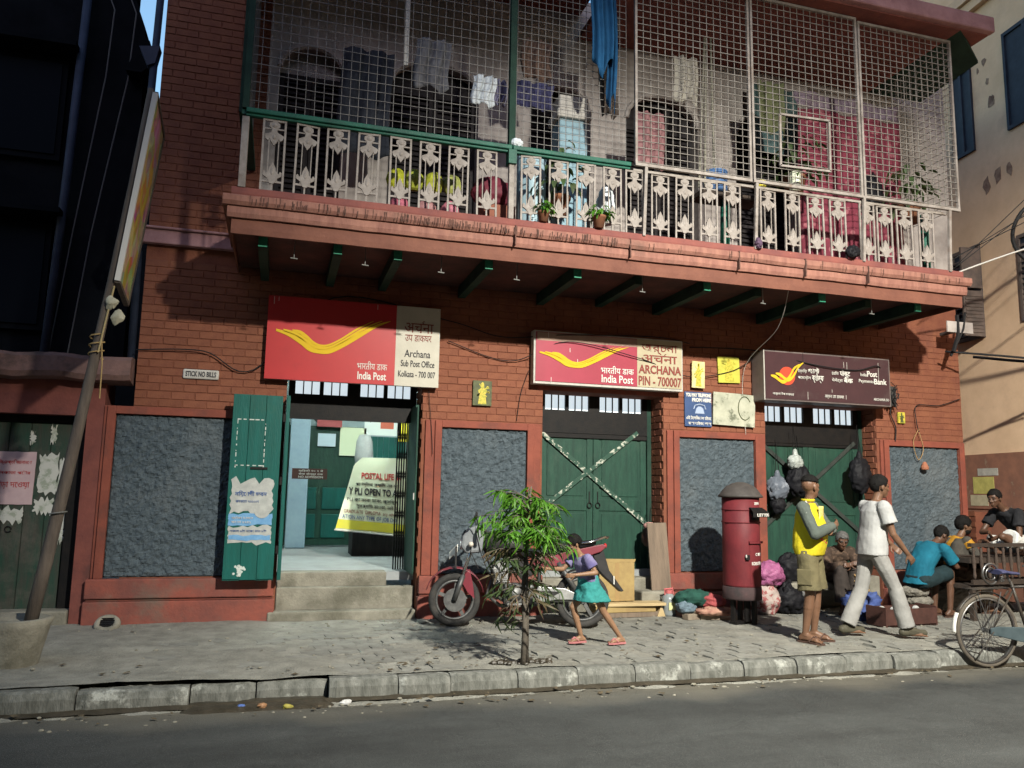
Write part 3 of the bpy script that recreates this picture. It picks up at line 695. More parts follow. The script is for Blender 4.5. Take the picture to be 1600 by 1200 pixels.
# veranda post with a pale capital, painted light blue
BLUEC = mat('pale_blue_paint', (0.25,0.38,0.44), (0.18,0.29,0.35), 4, 0.7, c3=(0.12,0.15,0.17), s3=3)
MB().box(3.0, 3.36, -0.95, -0.65, 4.41, 5.95).build('veranda_pillar', BLUEC, B, bevel=0.02)
MB().box(2.96, 3.40, -0.99, -0.61, 5.952, 6.06).box(2.99, 3.37, -0.96, -0.64, 6.062, 6.25).build('pillar_capital', mat('pale_capital', (0.48,0.46,0.42), (0.35,0.33,0.3), 4, 0.8), B, bevel=0.02)
# ------------------------------------------------------------------ open doorway: folded leaves, collapsible gate
PAPER = mat('poster_paper', (0.40,0.41,0.385), (0.29,0.30,0.285), 12, 0.8, c3=(0.3,0.32,0.3), s3=8, lo3=0.55, hi3=0.7)
PAPERB = mat('poster_blue_print', (0.10,0.24,0.42), (0.16,0.32,0.50), 15, 0.8)
INK = mat('black_ink', (0.03,0.03,0.035)); INKB = mat('blue_ink', (0.05,0.10,0.25)); INKR = mat('red_ink', (0.45,0.05,0.05)); INKBR = mat('brown_ink', (0.20,0.05,0.04))
WHITEP = mat('white_print', (0.58,0.565,0.52)); YELP = mat('yellow_print', (0.56,0.37,0.02)); CHALK = mat('chalky_paint', (0.55,0.58,0.54), (0.35,0.4,0.36), 20, 0.9)
def torn(x0, x1, z0, z1, y, m, name, parent, seed, amp=0.03, t=0.002):
    r = random.Random(seed); pts = []
    n = 9
    for i in range(n): pts.append((x0+(x1-x0)*i/n, z0+r.uniform(-amp, amp)))
    for i in range(n): pts.append((x1+r.uniform(-amp, amp)*0.4, z0+(z1-z0)*i/n))
    for i in range(n): pts.append((x1-(x1-x0)*i/n, z1+r.uniform(-amp, amp)))
    for i in range(n): pts.append((x0+r.uniform(-amp, amp)*0.4, z1-(z1-z0)*i/n))
    return MB().prism(pts, y, y+t).build(name, m, parent)
# outer leaf folded back against the wall, three boards
leaf = bx('folding_leaf', GREENL, B, -0.53, -0.005, -0.25, -0.225, 0.47, 2.49)
for a, b in ((-0.53, -0.356), (-0.354, -0.181), (-0.179, -0.005)): bx('plank', GREENL, leaf, a+0.001, b-0.001, -0.264, -0.251, 0.475+rnd.uniform(0,.01), 2.488, bevel=0.003)
lx = -0.268
MB().box(-0.31,-0.13,-0.275,-0.265,1.665,1.69).build('bolt', BLACK, leaf)
ck = MB()
for k in range(9): z = 1.68+k*0.06; ck.box(-0.475,-0.470+rnd.uniform(0,.006),lx,lx+0.003,z,z+rnd.uniform(0.01,0.05)); ck.box(-0.18,-0.174+rnd.uniform(0,.006),lx,lx+0.003,z,z+rnd.uniform(0.01,0.05))
for k in range(5): x = -0.475+k*0.062; ck.box(x,x+rnd.uniform(.02,.055),lx,lx+0.003,2.205,2.217); ck.box(x,x+rnd.uniform(.02,.05),lx,lx+0.003,1.70,1.711)
for k in range(26):
    a = rnd.uniform(0,6.28); r = rnd.uniform(0,0.07); ck.ell((-0.36+r*math.cos(a), lx+0.001, 0.575+r*math.sin(a)*0.8), (0.014,0.0015,0.014), 6, 4)
ck.build('chalk_marks', CHALK, leaf, kind='stuff')
po = torn(-0.50, -0.06, 1.20, 1.55, lx, PAPER, 'torn_poster', leaf, 3, 0.05)
po2 = torn(-0.505, -0.05, 1.06, 1.18, lx-0.0005, PAPERB, 'torn_poster', leaf, 4, 0.012); po3 = torn(-0.50, -0.05, 0.86, 1.05, lx, PAPER, 'torn_poster', leaf, 5, 0.02)
torn(-0.49, -0.06, 0.90, 0.95, lx-0.004, PAPERB, 'poster_strip', leaf, 6, 0.01)
MB().lathe([(0.0,0),(0.085,0.0),(0.085,0.003),(0.0,0.003)], (-0.16, lx-0.005, 1.22), 20, 'y').build('poster_seal', PAPER, leaf)
lettering('নিয়োগী ভবন', -0.45, -0.12, 1.375, 0.055, lx-0.003, INKB, leaf, 0.001)
lettering('কলকাতা ৭০০০০৭', -0.44, -0.2, 1.30, 0.03, lx-0.003, INKB, leaf)
lettering('ভর্তি চলছে  যোগাযোগ', -0.47, -0.25, 1.125, 0.03, lx-0.004, WHITEP, leaf); lettering('ফোন ২২৪১', -0.47, -0.27, 1.08, 0.025, lx-0.004, WHITEP, leaf)
lettering('সকাল ৯টা থেকে রাত ৮টা', -0.48, -0.1, 0.985, 0.03, lx-0.003, INKB, leaf)
# second leaf at right angles in the reveal
leaf2 = bx('folding_leaf', GREENL, B, 0.035, 0.075, -0.245, 0.33, 0.47, 2.50, bevel=0.004)
for z in (0.75, 1.5, 2.2): bx('hinge', BLACK, leaf2, 0.006, 0.034, -0.262, -0.235, z, z+0.09)
for z in (0.85, 1.0, 1.63, 2.2): MB().ell((0.08, -0.1, z), (0.008,0.02,0.02), 8, 6).build('bolt_head', BLACK, leaf2)
leaf3 = bx('folding_leaf', GREEN, B, 1.545, 1.585, 0.05, 0.50, 0.51, 2.50, bevel=0.004)
leaf4 = bx('folding_leaf', GREEN, B, 1.535, 1.543, -0.13, 0.52, 0.50, 2.46, bevel=0.004)
bx('latch', WHITEW, leaf4, 1.523, 1.534, -0.12, -0.08, 1.36, 1.44)
gate = thing('collapsible_gate', 'black folding lattice gate pushed aside in the open doorway', 'gate', (1.47, 0.56, FL))
for k in range(5):
    x = -0.06+k*0.03; bx('upright', BLACK, gate, x-0.008, x+0.008, -0.012, 0.012, 0.0, 2.02)
gl = MB()
for z in frange(0.1, 1.8, 7):
    for k in range(4):
        x = -0.06+k*0.03; gl.bar((x,-0.014,z),(x+0.03,-0.014,z+0.2),0.004,0.016); gl.bar((x,0.014,z+0.2),(x+0.03,0.014,z),0.004,0.016)
gl.build('lattice', BLACK, gate)

# ------------------------------------------------------------------ inside the office
cnt = thing('office_counter', 'dark wooden counter inside the doorway under the yellow banner', 'counter', (1.7, 2.9, FL))
bx('counter_body', DARKW, cnt, -0.62, 1.2, -0.3, 0.3, 0.0, 1.05, bevel=0.01); bx('counter_top', DARKW, cnt, -0.66, 1.25, -0.36, 0.34, 1.052, 1.09, bevel=0.006)
BAN = mat('banner_vinyl', (0.62,0.65,0.48), (0.55,0.59,0.43), 3, 0.5, c3=(0.66,0.68,0.62), s3=2)
ban = thing('hanging_banner', 'pale green and yellow printed banner hung over the counter in the doorway', 'banner', (1.3, 2.4, FL))
def banner_pt(u, v):      # u 0..1 left-right, v 0..1 top-bottom
    xl = -0.23 + (-0.49+0.23)*v; xr = 0.62
    if v < 0.1: xl += (0.1-v)*0.9
    x = xl + (xr-xl)*u; z = 1.44 - 1.04*v - 0.10*u*v
    y = -0.03*math.sin(3*u+2*v) - 0.05*v + 0.02*math.sin(9*u)*(1-v)
    return (x, y, z)
MB().quads([[banner_pt(i/24, j/24) for i in range(25)] for j in range(25)]).build('banner_sheet', BAN, ban, smooth=True)
MB().quads([[(lambda p: (p[0], p[1]-0.004, p[2]))(banner_pt(i/24, 0.86+0.12*j/3)) for i in range(25)] for j in range(4)]).build('yellow_band', mat('banner_yellow', (0.55,0.50,0.04), (0.48,0.45,0.06), 6, 0.5), ban, smooth=True)
MB().tube([(-0.5,-0.07,0.395),(0.64,-0.09,0.29)], 0.012, 6).build('bottom_rod', WHITEW, ban)
def blet(s, u0, u1, v, h, m, bold=0.0):
    u0 *= 0.80; u1 *= 0.80
    a = banner_pt(u0, v); b = banner_pt(u1, v)
    o = lettering(s, a[0], b[0], 0, h, 0, m, ban, bold)
    for vx in o.data.vertices:
        t = (vx.co.x-a[0])/(b[0]-a[0]); q = banner_pt(u0+(u1-u0)*t, v - vx.co.z/1.1); vx.co.z += a[2] + (b[2]-a[2])*t; vx.co.y += q[1] - 0.007
blet('POSTAL LIFE IN', 0.22, 1.0, 0.29, 0.085, INKR, 0.003); blet('পোস্টাল অফিস এর মূল', 0.14, 0.98, 0.39, 0.06, INK); blet('Y PLI OPEN TO AL', 0.06, 1.0, 0.51, 0.095, INK, 0.004)
blet('PLI কে নেবা যাবে, কৃষিমূল', 0.06, 0.98, 0.60, 0.06, INK); blet('সুরক্ষিত রাখবে, নেই ম', 0.25, 0.98, 0.68, 0.06, INK)
blet('GRADUATE  DIPLOMA  any other', 0.06, 0.98, 0.765, 0.05, INKBR); blet('ATION ANY TYPE OF JOB DO', 0.06, 0.98, 0.84, 0.055, INKB)
nb = thing('door_notice', 'small brown notice board hanging just inside the open doorway', 'sign', (0.42, 2.3, 1.68))
bx('board', mat('brown_notice', (0.06,0.028,0.022)), nb, -0.25, 0.24, -0.008, 0.008, -0.075, 0.075)
for z, s in ((0.03, 'खिड़की न० १ से'), (-0.015, 'सेवा केन्द्र तक'), (-0.06, 'NO ADMISSION')): lettering(s, -0.16, 0.18, z, 0.03, -0.009, WHITEP, nb)
part = thing('green_partition', 'tall green panelled partition at the back of the office', 'partition', (1.0, 4.6, FL))
bx('board_field', GREEN, part, -0.95, 0.42, 0, 0.05, 0.03, 2.05)
for x0, x1 in ((-0.80, -0.38), (-0.28, 0.12)):
    for z0, z1 in ((0.15, 0.55), (0.63, 1.0)): bx('panel', GREENL, part, x0, x1, -0.02, -0.001, z0, z1, bevel=0.012)
for k in range(7): bx('slat', GREENL, part, 0.43+k*0.1, 0.525+k*0.1, 0.0, 0.03, 1.30, 1.90)
for k, (x0, x1, z0, z1, c, lab) in enumerate(((-0.40,-0.10,1.70,1.92,(0.5,0.6,0.66),'pale blue sheet of paper on the green partition'), (-0.03,0.42,1.55,2.04,(0.66,0.72,0.5),'cream paper sheet pinned behind the banner'), (0.38,1.0,1.92,2.30,(0.75,0.8,0.75),'large white notice with red print above the banner'), (0.98,1.2,1.83,2.26,(0.75,0.62,0.05),'yellow notice at the right edge inside the doorway'), (0.12,0.56,2.26,2.42,(0.75,0.6,0.03),'yellow strip poster high on the back wall inside'))):
    t = thing('notice', lab, 'notice', (1.0+(x0+x1)/2, 4.55, FL+z0)); w = (x1-x0)/2
    bx('sheet', mat('sheet%d' % k, c, rough=0.7), t, -w, w, 0, 0.004, 0, z1-z0)
    if k == 2: bx('print_block', mat('red_print_block', (0.6,0.16,0.1)), t, -0.03, 0.2, -0.004, -0.001, 0.12, 0.28); lettering('सूचना', -0.25, -0.08, 0.25, 0.06, -0.003, INK, t)
bag = thing('grey_bundle', 'grey plastic bundle lying on top of the green partition', 'bundle', (0.75, 4.65, FL+2.06))
MB().ell((0,0,0.22), (0.27,0.16,0.22), 14, 10).build('sack', mat('grey_plastic', (0.14,0.13,0.14), (0.06,0.06,0.07), 12, 0.35, 0.8, 12, bdist=0.05), bag, smooth=True)
bx('red_box', mat('dull_red_card', (0.35,0.09,0.09)), bag, -0.18, 0.24, -0.2, -0.17, -0.03, 0.12)
pil_ = thing('interior_pillar', 'pale blue pillar just inside the left of the doorway', 'pillar', (0.30, 4.3, FL))
MB().box(-0.16,0.16,-0.1,0.1,0,2.9).build('shaft', mat('pillar_blue', (0.30,0.40,0.46), (0.24,0.33,0.40), 3), pil_, bevel=0.02)
MB().prism(arch_pts(-0.08, 0.08, 2.2, 2.32) , -0.106, -0.101).build('niche', mat('niche_blue', (0.2,0.3,0.42)), pil_)
fan = thing('covered_machine', 'grey cloth covered machine on a black stand behind the banner', 'machine', (1.3, 3.6, FL))
MB().lathe([(0.10,0.0),(0.04,0.06),(0.03,1.35),(0.05,1.37)], n=10).build('stand', BLACK, fan)
MB().lathe([(0.14,1.38),(0.15,1.5),(0.13,1.75),(0.09,1.85),(0.0,1.87)], n=14).build('dust_cover', mat('grey_cloth', (0.40,0.41,0.40), (0.3,0.31,0.3), 5), fan, smooth=True)

# ------------------------------------------------------------------ signs
def ribbon(pts, x0, zt, W, Hh, y, m, parent, name='swoosh_stripe'):
    """pts: (u, v_top, v_bottom) on a board; smooth band"""
    P = []; n = 6
    def cr(p0, p1, p2, p3, t): return [0.5*((2*b)+(-a+c)*t+(2*a-5*b+4*c-d)*t*t+(-a+3*b-3*c+d)*t**3) for a, b, c, d in zip(p0, p1, p2, p3)]
    for i in range(len(pts)-1):
        p0, p1, p2, p3 = pts[max(i-1,0)], pts[i], pts[i+1], pts[min(i+2, len(pts)-1)]
        for k in range(n): P.append(cr(p0, p1, p2, p3, k/n))
    P.append(pts[-1])
    P = [(u, a-(b-a)*0.22, b+(b-a)*0.22) for u, a, b in P]
    t_ = [(x0+W*u, y, zt-Hh*a) for u, a, b in P]; b_ = [(x0+W*u, y, zt-Hh*b) for u, a, b in P]
    return MB().quads([t_, b_]).build(name, m, parent, solid=0.003)
def swoosh(x0, zt, W, Hh, y, m, parent, du=0.0, sc=1.0):
    def S(L): return [(du+u*sc, a, b) for u, a, b in L]
    ribbon(S([(0.05,0.405,0.425),(0.12,0.44,0.475),(0.19,0.505,0.56),(0.24,0.585,0.635),(0.30,0.625,0.66),(0.36,0.60,0.645),(0.44,0.50,0.55),(0.53,0.375,0.42),(0.62,0.265,0.29),(0.70,0.205,0.208)]), x0, zt, W, Hh, y, m, parent)
    ribbon(S([(0.09,0.40,0.42),(0.15,0.425,0.455),(0.20,0.475,0.51),(0.25,0.55,0.58),(0.30,0.59,0.615),(0.355,0.57,0.592),(0.43,0.48,0.505),(0.51,0.36,0.385),(0.58,0.275,0.29),(0.65,0.21,0.213)]), x0, zt, W, Hh, y, m, parent)
    ribbon(S([(0.14,0.40,0.41),(0.185,0.41,0.44),(0.225,0.465,0.50),(0.26,0.525,0.548),(0.30,0.56,0.58),(0.35,0.545,0.562),(0.42,0.46,0.478),(0.49,0.35,0.37),(0.55,0.275,0.285),(0.60,0.22,0.222)]), x0, zt, W, Hh, y, m, parent)
def reph(x, z, h, y, m, parent):
    pts = [(x-h*0.02, y-0.001, z), (x-h*0.12, y-0.001, z+h*0.12), (x-h*0.05, y-0.001, z+h*0.24), (x+h*0.10, y-0.001, z+h*0.22)]
    MB().tube(pts, h*0.04, 5).build('lettering', m, parent)
RED1 = mat('sign_red', (0.40,0.030,0.032), (0.345,0.028,0.030), 2, 0.4, c3=(0.29,0.028,0.03), s3=3, lo3=0.6, hi3=0.8)
CREAM1 = mat('sign_cream', (0.46,0.435,0.365), (0.40,0.375,0.31), 3, 0.5, c3=(0.42,0.38,0.30), s3=4, lo3=0.62, hi3=0.8)
def board_pos(x0, W, zt, Hh): return (lambda u: x0+W*u), (lambda v: zt-Hh*v)
s1 = thing('post_office_sign', 'large red and cream signboard with yellow swoosh over the open doorway', 'sign', (0.78, -0.02, 2.70))
s1.location = (0,0,0)
x0, W, zt, Hh, y = -0.23, 2.01, 3.67, 0.97, -0.122
bx('back_frame', WHITEW, s1, x0+0.004, x0+W-0.004, -0.075, -0.016, zt-Hh+0.004, zt-0.004)
bx('red_field', RED1, s1, x0, x0+W*0.735, -0.115, -0.0755, zt-Hh, zt); bx('cream_field', CREAM1, s1, x0+W*0.7352, x0+W, -0.115, -0.0755, zt-Hh, zt)
swoosh(x0, zt, W, Hh, -0.1195, YELP, s1)
U, V = board_pos(x0, W, zt, Hh); yt = -0.118
lettering('भारतीय डाक', U(0.515), U(0.69), V(0.825), 0.10, yt, WHITEP, s1, 0.0); lettering('India Post', U(0.52), U(0.685), V(0.945), 0.085, yt, WHITEP, s1, 0.003)
lettering('अचना', U(0.785), U(0.96), V(0.325), 0.115, yt, INKBR, s1, 0.0); reph(U(0.90), V(0.325)+0.115, 0.115, yt, INKBR, s1)
lettering('उप डाकघर', U(0.79), U(0.95), V(0.435), 0.075, yt, INKBR, s1); lettering('Archana', U(0.79), U(0.945), V(0.635), 0.085, yt, INK, s1, 0.001)
lettering('Sub Post Office', U(0.77), U(0.972), V(0.755), 0.075, yt, INK, s1, 0.001); lettering('Kolkata - 700 007', U(0.757), U(0.978), V(0.885), 0.072, yt, INK, s1, 0.001)
for u, L in ((0.03, 0.09), (0.055, 0.05), (0.62, 0.06), (0.985, 0.03)): bx('scratch', WHITEP, s1, U(u), U(u)+0.004, -0.1175, -0.1155, zt-L-0.01, zt-0.01)

RED2 = mat('sign_faded_red', (0.32,0.05,0.075), (0.275,0.045,0.065), 2, 0.35, c3=(0.30,0.05,0.07), s3=2)
CREAM2 = mat('sign_yellowed_cream', (0.40,0.355,0.245), (0.34,0.30,0.205), 3, 0.4, c3=(0.35,0.28,0.18), s3=4)
s2 = thing('archana_pin_sign', 'long pink red and cream light box sign over the middle crossed door', 'sign')
x0, W, zt, Hh = 2.97, 2.07, 3.50, 0.68; U, V = board_pos(x0, W, zt, Hh); yt = -0.163
bx('light_box', WHITEW, s2, x0, x0+W, -0.148, -0.02, zt-Hh, zt, bevel=0.008)
bx('red_field', RED2, s2, U(0.012), U(0.68), -0.158, -0.149, V(0.95), V(0.03)); bx('cream_field', CREAM2, s2, U(0.6805), U(0.99), -0.158, -0.149, V(0.95), V(0.03))
bx('top_smear', mat('grey_smear', (0.38,0.26,0.20), (0.3,0.2,0.16), 4), s2, U(0.02), U(0.68)-0.002, -0.1598, -0.1585, V(0.19), V(0.04))
swoosh(x0, zt, W, Hh, -0.1655, YELP, s2, -0.01, 0.9)
lettering('भारतीय डाक', U(0.435), U(0.655), V(0.735), 0.10, yt, WHITEP, s2, 0.001); lettering('India Post', U(0.44), U(0.65), V(0.905), 0.095, yt, WHITEP, s2, 0.002)
lettering('অর্চনা', U(0.71), U(0.96), V(0.25), 0.10, yt, INKBR, s2); lettering('अचना', U(0.71), U(0.955), V(0.47), 0.10, yt, INKBR, s2, 0.001); reph(U(0.875), V(0.47)+0.10, 0.10, yt, INKBR, s2)
lettering('ARCHANA', U(0.692), U(0.982), V(0.68), 0.105, yt, INKBR, s2, 0.004); lettering('PIN - 700007', U(0.69), U(0.984), V(0.91), 0.115, yt, INKBR, s2, 0.003)
for u, v0, v1 in ((0.11,0.87,0.97), (0.23,0.3,0.38), (0.28,0.5,0.56), (0.09,0.03,0.13)): bx('scratch', WHITEP, s2, U(u), U(u)+0.006, -0.1605, -0.1585, V(v1), V(v0))

MAR = mat('sign_maroon', (0.055,0.026,0.030), (0.042,0.021,0.025), 3, 0.3, c3=(0.075,0.05,0.05), s3=3)
s3 = thing('payments_bank_sign', 'dark maroon light box sign with round swoosh emblem above the rightmost door', 'sign')
x0, W, zt, Hh = 6.16, 2.05, 3.44, 0.68; U, V = board_pos(x0, W, zt, Hh); yt = -0.318
bx('light_box', mat('sign_case', (0.16,0.13,0.12), (0.11,0.09,0.085), 4, 0.5), s3, x0, x0+W, -0.30, -0.02, zt-Hh, zt, bevel=0.006)
bx('maroon_field', MAR, s3, U(0.012), U(0.988), -0.308, -0.301, V(0.97), V(0.03)); bx('edge_strip', WHITEW, s3, x0-0.001, x0+0.010, -0.311, -0.3005, zt-Hh, zt)
MB().lathe([(0.0,-0.312),(0.125,-0.312),(0.125,-0.3085),(0.0,-0.3085)], (U(0.175),0,V(0.50)), 28, 'y').build('emblem_disc', mat('emblem_red', (0.45,0.06,0.03)), s3)
for off in (0.0, 0.045):
    ribbon([(0.05-off*0+off*0.8,0.50-off,0.52-off),(0.085+off*0.8,0.51-off,0.56-off),(0.115+off*0.8,0.575-off,0.62-off),(0.14+off*0.8,0.60-off,0.65-off),(0.17+off*0.8,0.56-off,0.61-off),(0.20+off*0.8,0.45-off,0.50-off),(0.225+off*0.8,0.33-off,0.37-off),(0.27+off*0.8,0.24-off,0.25-off)], x0, zt, W, Hh, -0.3155-off*0.05, YELP, s3)
lettering('ইন্ডিয়া', U(0.255), U(0.325), V(0.41), 0.05, yt, WHITEP, s3); lettering('পোস্ট', U(0.335), U(0.42), V(0.41), 0.075, yt, WHITEP, s3, 0.002); lettering('পেমেন্টস', U(0.255), U(0.355), V(0.54), 0.05, yt, WHITEP, s3); lettering('ব্যাঙ্ক', U(0.365), U(0.455), V(0.56), 0.075, yt, WHITEP, s3, 0.002)
lettering('इंडिया', U(0.52), U(0.575), V(0.41), 0.05, yt, WHITEP, s3); lettering('पोस्ट', U(0.585), U(0.665), V(0.42), 0.08, yt, WHITEP, s3, 0.002); lettering('पेमेंट्स', U(0.52), U(0.605), V(0.55), 0.05, yt, WHITEP, s3); lettering('बैंक', U(0.615), U(0.685), V(0.56), 0.08, yt, WHITEP, s3, 0.002)
lettering('India', U(0.75), U(0.80), V(0.40), 0.045, yt, WHITEP, s3); lettering('Post', U(0.805), U(0.885), V(0.40), 0.075, yt, WHITEP, s3, 0.002); lettering('Payments', U(0.735), U(0.855), V(0.53), 0.045, yt, WHITEP, s3); lettering('Bank', U(0.86), U(0.96), V(0.55), 0.075, yt, WHITEP, s3, 0.002)
lettering('অর্চনা উপ ডাকঘর', U(0.06), U(0.22), V(0.89), 0.04, yt, WHITEP, s3); lettering('अर्चना उप डाकघर', U(0.46), U(0.61), V(0.89), 0.04, yt, WHITEP, s3); lettering('ARCHANA SO', U(0.85), U(0.975), V(0.89), 0.035, yt, WHITEP, s3)
for u, v0, v1 in ((0.3,0.0,0.28), (0.62,0.12,0.25), (0.645,0.12,0.3), (0.9,0.08,0.5), (0.52,0.7,0.78), (0.33,0.78,0.95), (0.63,0.8,0.9)): bx('rust_run', WHITEW if v0 > 0.05 else BLACK, s3, U(u), U(u)+0.006, -0.3095, -0.3083, V(v1), V(v0)-0.01)

pq = thing('stick_no_bills_plaque', 'small white painted STICK NO BILLS plaque on the red wall', 'sign')
MB().box(-1.10,-0.72,-0.025,0.008,2.66,2.77).build('plaque', WHITEW, pq, bevel=0.02); lettering('STICK NO BILLS', -1.07, -0.75, 2.69, 0.055, -0.027, INK, pq, 0.002)
GOLD = mat('gold_print', (0.55,0.42,0.06), (0.30,0.30,0.04), 30, 0.5, mixlo=0.45, mixhi=0.55); DKG = mat('dark_print', (0.05,0.06,0.03), (0.09,0.10,0.04), 20, 0.5)
def picture(label, x0, x1, z0, z1, base, fig, tilt=0.0, seed=1, y=0.0):
    t = thing('wall_picture', label, 'picture', ((x0+x1)/2, y-0.004, z0)); w, h = (x1-x0)/2, z1-z0; r = random.Random(seed)
    bx('board', base, t, -w, w, -0.03, -0.005, 0, h, bevel=0.003)
    m = MB().prism([(-w*0.45,h*0.06),(w*0.45,h*0.06),(w*0.3,h*0.45),(w*0.5,h*0.6),(w*0.18,h*0.7),(w*0.16,h*0.88),(0,h*0.95),(-w*0.16,h*0.88),(-w*0.18,h*0.7),(-w*0.5,h*0.6),(-w*0.3,h*0.45)], -0.033, -0.031)
    for k in range(10): a = r.uniform(0,6.28); m.prism([(w*0.2*math.cos(a),h*0.6+h*0.1*math.sin(a)),(w*0.8*math.cos(a),h*0.6+h*0.3*math.sin(a)),(w*0.7*math.cos(a+.2),h*0.6+h*0.3*math.sin(a+.2))], -0.0335, -0.0315)
    m.build('printed_figure', fig, t); t.rotation_euler = (0, tilt, 0); return t
CRM = mat('picture_cream', (0.62,0.56,0.30), (0.5,0.42,0.18), 10, 0.5)
picture('dark framed golden deity picture on the wall between the two left doors', 2.23, 2.47, 2.52, 2.83, DKG, GOLD, 0, 2)
picture('small cream and gold picture hanging at the right end of the middle sign', 5.22, 5.41, 2.90, 3.26, CRM, GOLD, 0.02, 3, -0.03)
picture('tilted yellow picture left of the maroon sign', 5.64, 5.97, 3.0, 3.36, mat('picture_yellow', (0.50,0.48,0.07), (0.38,0.36,0.06), 7, 0.5), GOLD, -0.03, 4)
picture('tiny yellow tile picture right of the maroon sign', 8.56, 8.68, 2.57, 2.73, GOLD, DKG, 0, 5)
tl = thing('telephone_sign', 'blue enamel sign with white telephone lettering above the third grey panel', 'sign')
bx('plate', mat('enamel_blue', (0.05,0.085,0.19), (0.04,0.07,0.15), 5, 0.35), tl, 5.13, 5.53, -0.025, 0.0, 2.385, 2.85, bevel=0.004)
lettering('YOU MAY TELEPHONE', 5.15, 5.52, 2.785, 0.045, -0.027, WHITEP, tl, 0.003); lettering('FROM HERE', 5.24, 5.52, 2.72, 0.045, -0.027, WHITEP, tl, 0.003)
lettering('এই টেলিফোন হইতে', 5.15, 5.52, 2.48, 0.05, -0.027, WHITEP, tl, 0.001); lettering('করা যাইতে পারে', 5.18, 5.52, 2.41, 0.045, -0.027, WHITEP, tl, 0.001)
MB().tube([(5.26,-0.028,2.62),(5.28,-0.028,2.67),(5.35,-0.028,2.685),(5.42,-0.028,2.67),(5.44,-0.028,2.62)], 0.008, 5).prism([(5.28,2.56),(5.42,2.56),(5.40,2.63),(5.37,2.655),(5.33,2.655),(5.30,2.63)], -0.029, -0.026).build('telephone_emblem', mat('enamel_pale', (0.3,0.36,0.48)), tl)
sh = thing('metal_plate', 'stained pale sheet metal plate beside the blue telephone sign', 'plate')
MB().prism([(5.535,2.425),(6.17,2.405),(6.19,2.84),(5.94,2.855),(5.55,2.865)], -0.05, -0.03).build('sheet', mat('stained_sheet', (0.42,0.42,0.33), (0.30,0.31,0.24), 6, 0.6, 0.3, 20, c3=(0.13,0.14,0.10), s3=5, lo3=0.55, hi3=0.62), sh)
MB().tube([(6.02+0.10*math.cos(a), -0.052, 2.66+0.16*math.sin(a)) for a in frange(0.6, 5.5, 14)], 0.007, 5).build('painted_loop', DKG, sh)
# ------------------------------------------------------------------ neighbours
def copy_tree(o, parent=None):
    c = o.copy(); COL.objects.link(c); c.parent = parent
    for ch in list(o.children): copy_tree(ch, c)
    return c
NW = mat('neighbour_wall', (0.20,0.065,0.05), (0.13,0.045,0.038), 3, 0.85, 0.4, 30, c3=(0.08,0.04,0.035), s3=1.5)
LEDGE = mat('stained_ledge', (0.20,0.115,0.10), (0.12,0.075,0.065), 5, 0.9, 0.6, 25, c3=(0.06,0.045,0.04), s3=2.5)
LB = thing('left_building', 'sooty dark building with a red ground floor left of the leaning pole', 'building')
MB().box(-2.03,-1.865,0.0,0.5,0,2.58).box(-8,-3.6,0.0,0.5,0,2.58).box(-3.6,-2.03,0.0,0.5,2.2,2.58).build('ground_floor_wall', NW, LB)
rows = []
for yy, zz in ((0.1,2.57),(-0.16,2.585),(-0.19,2.64),(-0.18,2.80),(-0.12,2.845),(0.9,2.86)):
    rows.append([(x, yy+0.025*fbm(x, zz, 3, 2.5), zz+0.03*fbm(x, yy, 8, 2.2)) for x in frange(-8, -1.61, 90)])
lg = MB().quads(rows); lg.add([r[-1] for r in rows], [tuple(range(6))]); lg.build('ledge', LEDGE, LB)
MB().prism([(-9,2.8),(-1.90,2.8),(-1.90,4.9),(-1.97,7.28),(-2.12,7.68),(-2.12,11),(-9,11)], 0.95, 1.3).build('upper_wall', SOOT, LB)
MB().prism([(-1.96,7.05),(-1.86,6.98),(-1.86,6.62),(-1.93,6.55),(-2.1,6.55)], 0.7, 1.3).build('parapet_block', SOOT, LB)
SOOTW = mat('sooty_window', (0.008,0.010,0.013), rough=0.6, spec=0.0)
for x, z in ((-3.2, 3.9), (-4.6, 3.9), (-3.2, 6.0), (-4.6, 6.0)):
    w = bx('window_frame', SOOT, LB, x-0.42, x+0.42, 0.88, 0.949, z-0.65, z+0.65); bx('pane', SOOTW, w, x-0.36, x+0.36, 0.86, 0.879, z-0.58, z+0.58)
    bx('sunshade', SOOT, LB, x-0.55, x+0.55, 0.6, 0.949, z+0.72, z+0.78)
PIPE = mat('blue_grey_pipe', (0.035,0.045,0.075), (0.022,0.03,0.05), 5, 0.6)
MB().tube([(-2.72,0.82,2.85),(-2.66,0.80,5.0),(-2.62,0.82,7.9)], 0.05, 8).build('drain_pipe', PIPE, LB, smooth=True)
for k, (xa, xb) in enumerate(((-2.25,-2.05),(-2.45,-2.3))):
    MB().tube([(xa-0.25,0.9,2.9),(xa-0.1,0.86,4.5),(xb-0.05,0.85,6.5),(xb-0.02,0.85,7.4),(xb-0.1,0.88,7.6)], 0.008, 5).build('cable', mat('grey_cable', (0.10,0.10,0.10)), LB)
